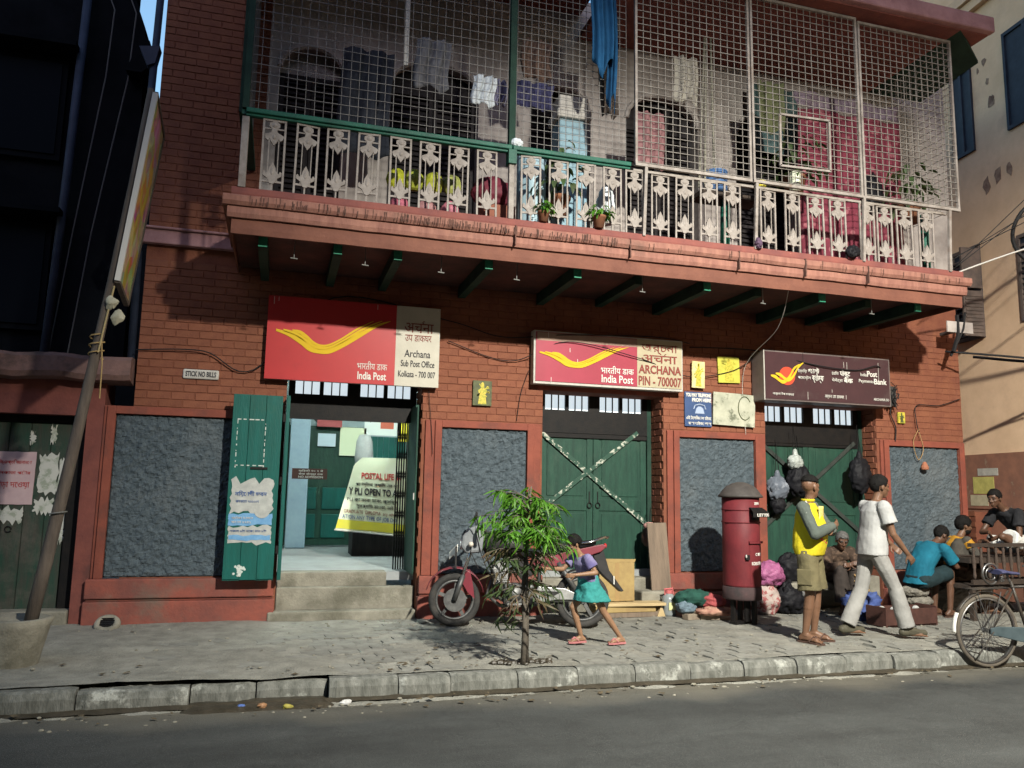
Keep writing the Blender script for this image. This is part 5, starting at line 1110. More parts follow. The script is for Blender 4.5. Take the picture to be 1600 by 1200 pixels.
MB().prism([(-0.80,0.84),(-0.93,0.86),(-1.00,0.62),(-1.16,0.40),(-1.13,0.39),(-0.95,0.55),(-0.88,0.62)], -0.085, 0.085).build('rear_mudguard', MBK, mc, bevel=0.006)
bx('rear_plate', WHITEP, mc, -1.055, -1.045, -0.09, 0.09, 0.47, 0.56).rotation_euler = (0, 0, 0)
arc_fender('hugger', RXW, RR_+0.03, R(45), R(125), 0.12, MBK, RR_)
# frame, engine, exhaust
MB().tube([(0.42,0,0.92),(0.30,0,0.60),(0.28,0.02,0.34),(0.05,0.03,0.22),(-0.20,0.05,0.26),(-0.22,0.05,0.60),(-0.15,0,0.74)], 0.022, 8).build('frame', MBK, mc, smooth=True)
MB().tube([(0.33,0.13,0.70),(0.24,0.20,0.62),(0.20,0.20,0.42),(0.26,0.12,0.30)], 0.013, 8).build('leg_guard', DKM, mc, smooth=True); MB().tube([(0.33,-0.13,0.70),(0.24,-0.20,0.62),(0.20,-0.20,0.42),(0.26,-0.12,0.30)], 0.013, 8).build('leg_guard', DKM, mc, smooth=True)
en = MB().box(-0.16,0.18,-0.12,0.12,0.24,0.46); en.build('crankcase', DKM, mc, bevel=0.03)
cy_ = MB()
for k in range(8): cy_.box(0.10+0.012*k, 0.24+0.012*k, -0.085, 0.085, 0.46+k*0.022, 0.472+k*0.022)
cy_.box(0.13, 0.29, -0.07, 0.07, 0.46, 0.70); cy_.build('cylinder_fins', ALU, mc)
MB().lathe([(0.0,0.175),(0.05,0.175),(0.075,0.165),(0.095,0.15),(0.098,0.12),(0.0,0.12)], (0.06,0,0.38), 28, 'y').build('magneto_cover', DKM, mc, smooth=True); MB().lathe([(0.0,0.182),(0.028,0.18),(0.03,0.172),(0.0,0.172)], (0.06,0,0.38), 16, 'y').build('cover_cap', ALU, mc)
MB().prism([(-0.16,0.36),(-0.20,0.44),(-0.50,0.42),(-0.66,0.35),(-0.60,0.30),(-0.40,0.30),(-0.24,0.27)], 0.10, 0.125).build('foot_bracket', ALU, mc, bevel=0.006)
MB().prism([(-0.22,0.395),(-0.46,0.385),(-0.36,0.335),(-0.26,0.335)], 0.1255, 0.128).build('bracket_opening', MBK, mc)
MB().tube([(0.30,-0.06,0.50),(0.36,-0.10,0.34),(0.20,-0.14,0.22),(-0.2,-0.16,0.24),(-0.45,-0.17,0.30),(-0.95,-0.18,0.40)], [0.02,0.02,0.022,0.025,0.045,0.05], 12).build('exhaust', DKM, mc, smooth=True)
MB().tube([(0.26,0.05,0.62),(0.40,0.09,0.75),(0.46,0.10,0.95)], 0.006, 6).tube([(0.50,0.12,1.03),(0.44,0.13,0.8),(0.36,0.1,0.6),(0.20,0.1,0.45)], 0.005, 6).tube([(0.52,0.1,1.03),(0.55,0.12,0.8),(0.46,0.1,0.62)], 0.005, 6).build('cables', MBK, mc)
MB().tube([(-0.12,0.10,0.24),(-0.05,0.24,0.01)], 0.012, 8).build('side_stand', MBK, mc); bx('foot_lever', ALU, mc, -0.02, 0.14, 0.16, 0.18, 0.24, 0.26)
MB().prism([(0.10,0.75),(-0.08,0.74),(-0.14,0.56),(-0.02,0.50),(0.06,0.60)], 0.09, 0.11).build('battery_cover', MBK, mc, bevel=0.008)
mc.rotation_euler = (R(5), 0, mc.rotation_euler[2])
# ------------------------------------------------------------------ bicycle at the kerb
BKB = mat('bicycle_black', (0.016,0.016,0.017), (0.05,0.04,0.03), 10, 0.4); STEEL = mat('dull_steel', (0.20,0.20,0.20), (0.11,0.10,0.09), 12, 0.4, metal=0.8); CASE = mat('chaincase_grey', (0.055,0.075,0.082), (0.035,0.05,0.055), 8, 0.5)
TAN = mat('dusty_tyre', (0.065,0.055,0.045), (0.10,0.085,0.065), 9, 0.9, 0.4, 60)
bk = thing('roadster_bicycle', 'old black roadster bicycle with white tipped rear mudguard at the kerb', 'bicycle', (6.80, -3.02, RDZ), R(-5)); bk.scale = (0.96, 0.96, 0.96)
def bwheel(name, cx):
    w = bpy.data.objects.new(name, None); COL.objects.link(w); w.parent = bk; w.location = (cx, 0, 0.365); w.empty_display_size = 0.1; r = 0.365
    MB().tube([((r-0.020)*math.cos(a), 0, (r-0.020)*math.sin(a)) for a in [2*math.pi*i/56 for i in range(56)]], 0.021, 8, closed=True).build('tyre', TAN, w, smooth=True)
    MB().lathe([(r-0.052,-0.015),(r-0.036,-0.017),(r-0.036,0.017),(r-0.052,0.015),(r-0.052,-0.015)], n=48, axis='y').build('rim', STEEL, w, smooth=True)
    sp = MB()
    for k in range(32):
        a = 2*math.pi*k/32; a2 = a+(0.55 if k % 2 else -0.55); y = 0.03 if k % 4 < 2 else -0.03
        sp.bar((0.026*math.cos(a2), y, 0.026*math.sin(a2)), ((r-0.05)*math.cos(a), 0, (r-0.05)*math.sin(a)), 0.0028)
    sp.build('spokes', STEEL, w); MB().lathe([(0.028,-0.04),(0.02,-0.03),(0.02,0.03),(0.028,0.04),(0.0,0.04)], n=12, axis='y').build('hub', DKM, w); return w
bwheel('rear_wheel', 0); bwheel('front_wheel', 1.12)
def bfender(cx, a0, a1, m, name, w=0.05, r=0.40):
    MB().quads([[(cx+(r-abs(y)*0.5)*math.cos(a), y, 0.365+(r-abs(y)*0.5)*math.sin(a)) for y in (-w/2,-w/4,0,w/4,w/2)] for a in frange(R(a0), R(a1), 16)]).build(name, m, bk, smooth=True, solid=0.003)
bfender(0, 30, 152, BKB, 'rear_mudguard'); bfender(0, 152.5, 182, WHITEP, 'mudguard_tip', 0.056, 0.402); bfender(1.12, 20, 130, BKB, 'front_mudguard')
BBx, BBz = 0.50, 0.30; STx, STz = 0.32, 0.80; HDx, HDz = 0.93, 0.82
MB().tube([(BBx,0,BBz),(STx,0,STz+0.06)], 0.016, 8).tube([(BBx,0,BBz),(HDx+0.02,0,HDz-0.12)], 0.017, 8).tube([(STx,0,STz),(HDx,0,HDz)], 0.016, 8).tube([(HDx-0.01,0,HDz+0.06),(HDx+0.04,0,HDz-0.18)], 0.02, 8).build('frame_tubes', BKB, bk, smooth=True)
for s in (-1, 1):
    MB().tube([(BBx-0.03,s*0.03,BBz),(0,s*0.06,0.365)], 0.011, 8).build('chain_stay', BKB, bk, smooth=True); MB().tube([(STx-0.01,s*0.03,STz-0.04),(0,s*0.06,0.365)], 0.010, 8).build('seat_stay', BKB, bk, smooth=True)
    MB().tube([(HDx+0.04,s*0.05,HDz-0.18),(1.12,s*0.055,0.365)], 0.013, 8).build('fork_blade', BKB, bk, smooth=True); MB().tube([(0,s*0.07,0.365),(-0.14,s*0.06,0.75)], 0.005, 6).tube([(0,s*0.07,0.365),(0.14,s*0.06,0.76)], 0.005, 6).build('carrier_stay', STEEL, bk)
MB().prism([(-0.02,0.33),(0.08,0.315),(0.42,0.24),(0.50,0.20),(0.58,0.23),(0.61,0.30),(0.57,0.37),(0.48,0.40),(0.08,0.415),(-0.02,0.40)], -0.085, -0.06).build('chaincase', CASE, bk, bevel=0.008)
MB().lathe([(0.0,-0.095),(0.085,-0.095),(0.088,-0.086),(0.0,-0.086)], (BBx,0,BBz), 24, 'y').build('chainring_disc', STEEL, bk); MB().bar((BBx,-0.10,BBz),(BBx+0.08,-0.10,BBz-0.15),0.02,0.012).bar((BBx+0.04,-0.15,BBz-0.15),(BBx+0.12,-0.15,BBz-0.15),0.07,0.025).build('crank_and_pedal', STEEL, bk)
cr_ = MB(); 
for y in (-0.06,-0.02,0.02,0.06): cr_.tube([(-0.20,y,0.78),(0.24,y,0.80)], 0.006, 6)
for x in (-0.2,-0.05,0.1,0.24): cr_.tube([(x,-0.065,0.785),(x,0.065,0.785)], 0.006, 6)
cr_.build('luggage_carrier', BKB, bk)
sd = []
for x, hw, z, th in ((0.14,0.10,0.955,0.05),(0.20,0.105,0.96,0.05),(0.28,0.075,0.945,0.045),(0.36,0.035,0.94,0.035),(0.42,0.02,0.935,0.03)): sd.append([(x, hw*math.cos(a), z+th*0.5*math.sin(a)) for a in frange(0, 2*math.pi, 12)])
t_ = MB().quads(sd); t_.add(sd[0][:-1], [tuple(range(12))]); t_.build('saddle', mat('saddle_cover', (0.035,0.04,0.09), (0.05,0.05,0.1), 8, 0.6), bk, smooth=True)
for y in (-0.05, 0.05):
    MB().tube([(0.17+0.022*math.cos(t), y+0.022*math.sin(t), 0.86+t*0.0024) for t in frange(0, 31, 60)], 0.004, 5).build('saddle_spring', STEEL, bk)
MB().tube([(STx-0.01,0,0.86),(0.28,0,0.93)], 0.013, 8).build('seat_post', STEEL, bk)
MB().tube([(HDx-0.02,0,HDz+0.05),(HDx-0.04,0,HDz+0.2),(HDx-0.02,-0.2,HDz+0.22),(HDx-0.2,-0.27,HDz+0.17)], 0.011, 8).tube([(HDx-0.04,0,HDz+0.2),(HDx-0.02,0.2,HDz+0.22),(HDx-0.2,0.27,HDz+0.17)], 0.011, 8).build('handlebar', STEEL, bk, smooth=True)
MB().tube([(0.0,0.09,0.365),(-0.20,0.11,0.16)], 0.007, 6).tube([(0.0,-0.09,0.365),(-0.20,-0.11,0.16)], 0.007, 6).tube([(-0.20,0.11,0.16),(-0.20,-0.11,0.16)], 0.007, 6).build('rear_stand', BKB, bk)
# ------------------------------------------------------------------ things on the pavement
def cloth_blob(c, r, seed, amp=0.25, n=44, m=28, flat=True):
    b = MB().ell(c, r, n, m); out = []
    for x, y, z in b.v:
        d = Vector((x-c[0], y-c[1], z-c[2])); q_ = 1.6/max(r); k = 1 + amp*0.8*fbm(x+seed, y+seed*2, z, 9, 3) - amp*1.1*abs(fbm(x*q_+seed, y*q_, z*q_*0.6+seed, 2.6, 4)) + amp*0.35*math.sin(18*(x+y)+9*fbm(x, y, z+seed, 5))
        x, y, z = c[0]+d.x*k, c[1]+d.y*k, c[2]+d.z*k
        if flat and z < c[2]-r[2]*0.8: z = c[2]-r[2]*0.8
        out.append((x, y, z))
    b.v = out; return b
def sheet(fn, nu, nv): return MB().quads([[fn(i/nu, j/nv) for i in range(nu+1)] for j in range(nv+1)])
CARD = mat('cardboard', (0.33,0.24,0.10), (0.26,0.18,0.08), 6, 0.85, 0.2, 40); WOODP = mat('grey_plank', (0.20,0.15,0.11), (0.13,0.10,0.075), 5, 0.85, 0.4, 40, stretch=(3,3,0.4)); PINE = mat('pale_plank', (0.46,0.35,0.19), (0.36,0.27,0.14), 5, 0.8, 0.3, 30, stretch=(0.5,3,3))
cb = thing('cardboard_box', 'yellowish cardboard box standing on planks behind the motorcycle wheel', 'box', (4.02, -0.22, 0.18), R(4))
MB().box(-0.24,0.24,-0.10,0.10,0.0,0.46).build('carton', CARD, cb, bevel=0.006); MB().prism([(-0.24,0.461),(0.24,0.461),(0.26,0.50),(-0.20,0.51)], -0.10, -0.094).build('flap', CARD, cb); bx('tape', mat('brown_tape', (0.3,0.2,0.09), rough=0.3), cb, -0.03, 0.03, -0.1025, -0.1005, 0.0, 0.46)
for k, (x, y, z, L, w, h, rz, m_, lab) in enumerate(((4.12,-0.30,0.0,0.85,0.22,0.06,0.03,WOODP,'grey plank at the bottom of the stack behind the motorcycle'),(4.10,-0.32,0.062,0.80,0.20,0.07,-0.02,CARD,'thick brown board in the middle of the plank stack behind the motorcycle'),(4.16,-0.33,0.135,0.92,0.24,0.035,0.04,PINE,'pale plank on top of the stack behind the motorcycle'))):
    tag(MB().box(-L/2,L/2,-w/2,w/2,0,h).build('plank', m_, None, bevel=0.004), lab, 'plank', 'planks stacked behind the motorcycle').location = (x, y, z)
for o in [q for q in bpy.data.objects if q.name.startswith('plank') and q.parent is None]: o.rotation_euler = (0, 0, rnd.uniform(-.04,.04))
tag(MB().prism([(-0.06,0.0),(0.05,0.0),(-0.005,0.14)], -0.05, 0.05).build('wood_wedge', PINE, None), 'small wooden wedge at the end of the plank stack', 'wedge').location = (4.58, -0.36, 0.0)
lp = tag(MB().box(-0.135,0.135,-0.015,0.015,0,0.84).build('leaning_plank', WOODP, None, bevel=0.004), 'weathered grey plank leaning upright beside the middle door', 'plank'); lp.location = (4.72, -0.12, 0.28); lp.rotation_euler = (R(-6), R(-1.5), 0)
bs = tag(bx('stone_block', CONC, None, -0.22, 0.22, -0.13, 0.13, 0.0, 0.28, bevel=0.02), 'rough stone block under the leaning plank', 'stone'); bs.location = (4.62, -0.10, 0.0)
pot = thing('hanging_pot', 'dark round pot hung on the lower end of the door strap', 'pot', (4.68, 0.12, 0.80))
MB().lathe([(0.0,0.0),(0.07,0.01),(0.105,0.06),(0.115,0.13),(0.10,0.20),(0.07,0.25),(0.075,0.27),(0.0,0.27)], n=20).build('bowl', mat('burnt_clay', (0.06,0.028,0.022), (0.035,0.02,0.018), 6, 0.5), pot, smooth=True); MB().ell((0,0,0.27), (0.085,0.085,0.05), 14, 8).build('cloth_cover', mat('pinkish_cloth', (0.5,0.28,0.24), (0.4,0.2,0.18), 8), pot, smooth=True); MB().tube([(0.0,0.0,0.3),(0.02,0.03,0.42),(0.06,0.10,0.5)], 0.006, 5).build('string', BLACK, pot)
btl = thing('water_can', 'clear plastic water can with a reddish cap by the plinth', 'bottle', (4.70, -0.36, 0.0))
MB().lathe([(0.0,0.0),(0.085,0.004),(0.088,0.03),(0.086,0.20),(0.075,0.235),(0.04,0.265),(0.035,0.285),(0.0,0.285)], n=20).build('body', mat('cloudy_plastic', (0.42,0.46,0.46), rough=0.25, trans=0.55), btl, smooth=True); MB().lathe([(0.042,0.27),(0.044,0.31),(0.0,0.312)], n=14).build('cap', mat('pink_cap', (0.45,0.12,0.12)), btl); MB().tube([(-0.05,0,0.25),(-0.06,0,0.32),(0.05,0,0.33),(0.06,0,0.26)], 0.01, 6).build('handle', mat('pink_cap', (0.45,0.12,0.12)), btl); MB().box(-0.045,0.045,-0.092,-0.088,0.08,0.17).build('label_sticker', mat('sticker', (0.5,0.5,0.25)), btl)
# folded clothes on bricks
for k, (x, y, rz) in enumerate(((4.86,-0.66,0.2),(5.06,-0.70,-0.3),(4.98,-0.50,0.1))):
    o = tag(MB().box(-0.115,0.115,-0.055,0.055,0,0.07).build('loose_brick', mat('loose_brick', (0.24,0.20,0.15), (0.17,0.13,0.10), 8, 0.9, 0.4, 40), None, bevel=0.006), ['tan loose brick at the left under the pile of clothes', 'tan loose brick at the right front under the pile of clothes', 'tan loose brick at the back under the pile of clothes'][k], 'brick', 'bricks under the clothes pile'); o.location = (x, y, 0); o.rotation_euler = (0, 0, rz)
def cloth_thing(name, label, cat, loc, r, m, seed, amp=0.22, group=None):
    o = cloth_blob((0,0,r[2]*0.8), r, seed, amp).build(name, m, None, smooth=True); tag(o, label, cat, group); o.location = loc; return o
FG = mat('dark_green_cloth', (0.02,0.075,0.055), (0.015,0.05,0.04), 7, 0.9, 0.3, 60); FRD = mat('faded_red_cloth', (0.32,0.07,0.07), (0.22,0.05,0.055), 7, 0.9, 0.3, 60); FDN = mat('denim_cloth', (0.13,0.18,0.21), (0.09,0.12,0.15), 9, 0.9, 0.3, 60); FTN = mat('tan_print_cloth', (0.40,0.24,0.17), (0.28,0.13,0.10), 11, 0.9, 0.3, 60)
cloth_thing('folded_cloth', 'dark green folded cloth on top of the clothes pile', 'cloth', (4.95,-0.52,0.14), (0.27,0.19,0.11), FG, 1, 0.16); cloth_thing('folded_cloth', 'faded red cloth on the right of the clothes pile', 'cloth', (5.14,-0.62,0.13), (0.17,0.16,0.09), FRD, 2); cloth_thing('folded_cloth', 'grey denim cloth at the left of the clothes pile', 'cloth', (4.80,-0.60,0.07), (0.13,0.12,0.08), FDN, 3); cloth_thing('folded_cloth', 'tan printed cloth spread at the front of the clothes pile', 'cloth', (5.12,-0.74,0.05), (0.24,0.13,0.06), FTN, 4)
# sacks and bags by the third door
PKP = mat('pink_plastic', (0.33,0.11,0.22), (0.22,0.065,0.145), 14, 0.4, 0.6, 25, bdist=0.03); SCK = mat('printed_sack', (0.34,0.28,0.255), (0.24,0.07,0.07), 13, 0.7, 0.3, 30, mixlo=0.5, mixhi=0.56); DKB = mat('dark_bag', (0.006,0.006,0.008), (0.012,0.012,0.014), 9, 0.6, 0.35, 25, bdist=0.02, spec=0.15); GRYB = mat('grey_bag', (0.16,0.155,0.15), (0.09,0.09,0.088), 8, 0.7, 0.4, 30)
cloth_thing('printed_sack', 'red and white printed sack standing behind the post box', 'sack', (6.02,-0.42,0.0), (0.20,0.17,0.24), SCK, 5, 0.15); cloth_thing('pink_bag', 'shiny pink plastic bag on top of the printed sack', 'bag', (6.06,-0.44,0.36), (0.22,0.17,0.17), PKP, 6, 0.2)
cloth_thing('dark_bundle', 'black bundle on the ground right of the pink bag', 'bundle', (6.38,-0.40,0.0), (0.22,0.18,0.22), DKB, 7); cloth_thing('dark_backpack', 'black backpack on top of the dark bundle by the door', 'bag', (6.55,-0.22,0.38), (0.20,0.13,0.21), DKB, 8, 0.15); cloth_thing('grey_bundle', 'grey cloth bundle lying before the black backpack', 'bundle', (6.66,-0.34,0.16), (0.20,0.16,0.13), GRYB, 9)
sl = tag(bx('stone_slab', CONC, None, -0.62, 0.62, -0.18, 0.18, 0.0, 0.10, bevel=0.02), 'pale concrete slab used as a bench before the third door', 'slab'); sl.location = (6.98,-0.28,0.28)
for k, x in enumerate((6.50, 7.46)):
    o = tag(bx('slab_support', CONC, None, -0.09, 0.09, -0.14, 0.14, 0.0, 0.279, bevel=0.02), ['left concrete block holding up the bench slab', 'right concrete block holding up the bench slab'][k], 'block', 'blocks under the bench slab'); o.location = (x,-0.28,0)
BLB = mat('blue_cloth', (0.03,0.05,0.16), (0.06,0.09,0.22), 8, 0.8, 0.4, 40, c3=(0.02,0.03,0.10), s3=6); cloth_thing('blue_bundle', 'crumpled royal blue cloth bundle on the pavement behind the walking man', 'bundle', (6.98,-1.05,0.0), (0.24,0.18,0.20), BLB, 12, 0.3)
BR = mat('brown_rope', (0.34,0.22,0.10), (0.24,0.15,0.07), 10, 0.9)
ro = tag(MB().tube([(0.09*math.cos(a)*(1+.2*math.sin(3*a)), 0.05*math.sin(a), 0.02+0.012*a+0.02*math.sin(5*a)) for a in frange(0, 20, 70)], 0.011, 5).build('rope_coil', BR, None, smooth=True), 'tangle of brown rope on the blue bundle', 'rope'); ro.location = (6.96,-1.08,0.32)
wb = thing('wooden_crate', 'low dark wooden tool crate on the pavement behind the walking man', 'crate', (7.22,-1.42,0.0), R(5))
BRN = mat('red_brown_wood', (0.075,0.034,0.027), (0.045,0.022,0.018), 6, 0.7, 0.3, 30)
for a in ((-0.38,0.38,-0.15,-0.13,0.02,0.20),(-0.38,0.38,0.13,0.15,0.02,0.20),(-0.40,-0.381,-0.15,0.15,0.0,0.22),(0.381,0.40,-0.15,0.15,0.0,0.22)): bx('side_board', BRN, wb, *a)
bx('floor_board', BRN, wb, -0.38, 0.38, -0.129, 0.129, 0.0, 0.02)
for k in range(5): tag(MB().ell((0,0,0.03), (0.05,0.035,0.04), 8, 6).build('crate_item', mat('pale_tool', (0.4,0.4,0.38), (0.2,0.2,0.2), 10, 0.4), None), ['leftmost small pale tin in the wooden tool crate', 'second small pale tin from the left in the tool crate', 'middle small pale tin in the wooden tool crate', 'fourth small pale tin from the left in the tool crate', 'rightmost small pale tin in the wooden tool crate'][k], 'tin', 'tins in the tool crate').location = (6.98+k*0.12, -1.42+rnd.uniform(-.06,.06), 0.14)
ST = mat('rough_stone', (0.20,0.185,0.155), (0.12,0.11,0.095), 7, 0.9, 0.7, 30)
for k, (x, y, z, r, lab) in enumerate(((7.90,-0.95,0.0,(0.20,0.14,0.09),'lowest rough stone of the seat stack under the teal shirted man'),(7.93,-0.94,0.145,(0.17,0.14,0.07),'middle rough stone of the seat stack under the teal shirted man'),(7.89,-0.92,0.255,(0.20,0.15,0.08),'top rough stone of the seat stack under the teal shirted man'))):
    o = cloth_blob((0,0,r[2]*0.8), r, 30+k, 0.12).build('seat_stone', ST, None, smooth=False); tag(o, lab, 'stone', 'stones stacked as a seat'); o.location = (x, y, z)
o = cloth_blob((0,0,0.2), (0.32,0.2,0.24), 44, 0.08).build('seat_stone', ST, None); tag(o, 'large dark stone carrying the man in the ochre shirt', 'stone', 'stones stacked as a seat'); o.location = (8.76,-0.66,0.0)
# bags hung on the third door
def hanging(name, label, loc, r, m, seed, H_, cat='bag'):
    t = thing(name, label, cat, loc); cloth_blob((0,0,0), r, seed, 0.16, flat=False).build('pouch', m, t, smooth=True)
    MB().cap((0,0,r[2]*0.75), (0,0,r[2]+0.05), r[0]*0.42, 0.03).build('gathered_neck', m, t, smooth=True); MB().tube([(-0.02,0,r[2]+0.05),(0.0,0.03,r[2]+H_),(0.03,0,r[2]+0.05)], 0.006, 5).build('strap', BLACK, t); return t
hanging('hanging_bag', 'large black bag hanging at the right jamb of the third door', (7.90,0.02,1.80), (0.17,0.12,0.27), DKB, 50, 0.45); hanging('hanging_bag', 'round black bag hanging behind the standing man head', (6.98,0.14,1.70), (0.20,0.14,0.24), DKB, 51, 0.4); hanging('hanging_bag', 'grey blue cloth bag hanging at the left of the third door', (6.66,0.18,1.60), (0.17,0.11,0.17), mat('blue_grey_cloth', (0.10,0.115,0.14), (0.26,0.28,0.32), 8, 0.8, mixlo=0.5, mixhi=0.62), 52, 0.5); hanging('hanging_bag', 'small black pouch under the grey blue bag on the third door', (6.68,0.20,1.38), (0.12,0.09,0.15), DKB, 53, 0.3); hanging('hanging_bag', 'white crumpled plastic bag hanging highest on the third door', (6.90,0.10,1.97), (0.12,0.08,0.10), mat('white_plastic', (0.38,0.41,0.385), (0.27,0.30,0.28), 12, 0.4, 0.6, 25, bdist=0.03), 54, 0.4)
# hand cart behind the bicycle
CW = mat('dark_cart_wood', (0.05,0.036,0.028), (0.028,0.022,0.018), 6, 0.8, 0.4, 30); SPN = mat('worn_spindle', (0.075,0.052,0.04), (0.035,0.027,0.022), 9, 0.7)
ct = thing('hand_cart', 'wooden hand cart with turned spindle rail under the reclining man', 'cart', (9.15,-0.95,0.0), R(3))
bx('deck', CW, ct, -0.85, 1.25, -0.38, 0.55, 0.70, 0.75); bx('top_rail', CW, ct, -0.85, 1.25, -0.42, -0.36, 0.90, 0.945); bx('bottom_rail', CW, ct, -0.85, 1.25, -0.42, -0.385, 0.44, 0.50)
spm = MB().lathe([(0.012,0.0),(0.022,0.05),(0.014,0.10),(0.024,0.2),(0.026,0.24),(0.013,0.31),(0.02,0.36),(0.012,0.40)], n=10).mesh('spindle'); spm.materials.append(SPN)
for p in spm.polygons: p.use_smooth = True
for k in range(17): inst('spindle', spm, (-0.80+k*0.125, -0.40, 0.50), ct)
bx('lower_shelf', CW, ct, -0.85, 1.25, -0.36, 0.5, 0.38, 0.42)
for x in (-0.8, 1.2):
    for y in (-0.35, 0.5): bx('leg', CW, ct, x-0.03, x+0.03, y-0.03, y+0.03, 0.0, 0.379)
for k in range(6): bx('deck_plank', CW, ct, -0.84, 1.24, -0.37+k*0.153, -0.225+k*0.153, 0.751, 0.765)
cyl_b = tag(MB().tube([(0.10*math.cos(t), 0.02, 0.10*math.sin(t)) for t in frange(0,5.9,20)], 0.012, 6, closed=True).tube([(0.06*math.cos(t), 0.02, 0.06*math.sin(t)) for t in frange(0,5.9,16)], 0.008, 6, closed=True).build('wire_coil', STEEL, None, smooth=True), 'round coil of steel wire resting on the bicycle carrier', 'coil'); cyl_b.location = (6.90,-3.03,0.745)
# kerbside litter
for k, (x, y, c, lab) in enumerate(((-0.18,-3.06,(0.08,0.14,0.36),'crumpled blue wrapper in the gutter'),(-0.03,-3.08,(0.30,0.16,0.08),'small brown clay cup in the gutter'),(0.15,-3.12,(0.32,0.28,0.06),'crushed yellow wrapper in the gutter'),(0.57,-3.10,(0.55,0.54,0.52),'white paper scrap on the road by the drain gap'))):
    o = cloth_blob((0,0,0.02), (0.045,0.025,0.022), 60+k, 0.4, 12, 8).build('litter', mat('litter%d' % k, c, tuple(q*0.6 for q in c), 25, 0.5), None); tag(o, lab, 'litter', 'litter along the kerb'); o.location = (x, y, RDZ-0.01)
dg_ = thing('drain_grille', 'small round drain grille set in cement by the plinth', 'grille', (-1.62,-0.19,0.02))
MB().lathe([(0.11,-0.02),(0.13,0.02),(0.115,0.05),(0.075,0.055),(0.07,0.03),(0.0,0.03)], n=20).build('cement_collar', CONC, dg_, smooth=True)
for k in range(5): bx('grille_bar', BLACK, dg_, -0.065, 0.065, -0.055+k*0.026, -0.045+k*0.026, 0.045, 0.055)
dg_.rotation_euler = (R(35), 0, 0)

# ------------------------------------------------------------------ laundry and clutter on the balcony
def hang(name, label, x0, x1, z0, z1, y, m, seed, cat='cloth', rag=0.02, fold=0.03):
    r = random.Random(seed); ph_ = r.uniform(0,6)
    def f(u, v): return (x0+(x1-x0)*u + 0.02*math.sin(5*v+ph_), y+fold*math.sin(u*14+ph_+2*v)+fold*0.5*math.sin(u*31+v*3), z1-(z1-z0)*v*(1+rag*math.sin(u*9+ph_)*1.2) )
    return tag(sheet(f, 24, 14).build(name, m, None, smooth=True, solid=0.004), label, cat)
hang('hanging_cloth', 'white cloth hanging inside the left mesh of the balcony', 1.85, 2.12, 5.80, 6.15, -1.25, mat('white_cloth', (0.60,0.64,0.66), (0.5,0.54,0.57), 6, 0.9), 1, rag=0.05); hang('hanging_cloth', 'lilac grey cloth hanging beside the white one', 2.11, 2.26, 5.84, 6.14, -1.22, mat('lilac_cloth', (0.22,0.21,0.30), (0.17,0.16,0.24), 6, 0.9), 2)
hang('hanging_cloth', 'dark navy cloth hanging right of the balcony post', 2.36, 2.82, 5.88, 6.20, -1.2, mat('navy_cloth', (0.045,0.045,0.10), (0.03,0.03,0.07), 6, 0.9), 3); hang('hanging_cloth', 'black blanket hung behind the left mesh', 0.42, 1.02, 5.30, 6.60, -0.6, mat('black_blanket', (0.022,0.026,0.035), (0.04,0.045,0.055), 8, 0.9), 4)
hang('hanging_towel', 'long bright blue towel hung outside the mesh near the top', 3.12, 3.40, 6.25, 7.6, -1.62, mat('blue_towel', (0.014,0.085,0.19), (0.010,0.06,0.14), 5, 0.85, 0.2, 80), 5, 'towel', 0.08, 0.045); hang('hanging_towel', 'narrow blue cloth end hanging below the long towel', 3.34, 3.46, 5.88, 7.5, -1.58, mat('blue_towel2', (0.011,0.07,0.16), (0.006,0.04,0.10), 5, 0.85), 6, 'towel', 0.06, 0.03); hang('hanging_cloth', 'dark brown net curtain behind the right end of the left mesh', 3.40, 3.62, 5.9, 7.2, -1.25, mat('brown_net', (0.10,0.075,0.06), (0.05,0.04,0.035), 9, 0.9), 7)
def floral():
    m = mat('red_floral', (0.17,0.032,0.05), (0.125,0.024,0.038), 4, 0.9)
    N = m.node_tree.nodes; L = m.node_tree.links; b = N['Principled BSDF']; old = b.inputs['Base Color'].links[0].from_socket
    tc = N.new('ShaderNodeTexCoord'); v = N.new('ShaderNodeTexVoronoi'); v.inputs['Scale'].default_value = 9; L.new(tc.outputs['Object'], v.inputs['Vector'])
    mr = N.new('ShaderNodeMapRange'); mr.inputs[1].default_value = 0.36; mr.inputs[2].default_value = 0.28; L.new(v.outputs['Distance'], mr.inputs[0])
    mx = N.new('ShaderNodeMix'); mx.data_type = 'RGBA'; L.new(mr.outputs[0], mx.inputs[0]); L.new(old, mx.inputs[6]); mx.inputs[7].default_value = (0.25,0.085,0.10,1); L.new(mx.outputs[2], b.inputs['Base Color']); return m
FLO = floral()
hang('floral_sheet', 'large red floral sheet hung across the right end of the balcony', 6.50, 8.15, 4.55, 6.75, -0.75, FLO, 8, 'sheet', 0.01, 0.03); hang('floral_sheet', 'lilac striped top hem of the hanging sheet', 6.45, 8.15, 6.76, 6.98, -0.75, mat('lilac_hem', (0.18,0.14,0.17), (0.14,0.105,0.135), 5), 9, 'sheet', 0.01, 0.03)
hang('hanging_cloth', 'grey striped shirt drying high behind the left mesh', 1.22, 1.62, 6.0, 6.6, -1.05, mat('grey_shirt', (0.16,0.16,0.17), (0.10,0.10,0.11), 9), 21, rag=0.05)
hang('hanging_cloth', 'faded pink cloth drying behind the first painted mesh panel', 4.0, 4.4, 5.5, 6.2, -0.95, mat('faded_pink', (0.26,0.13,0.13), (0.18,0.09,0.095), 7), 22, rag=0.04)
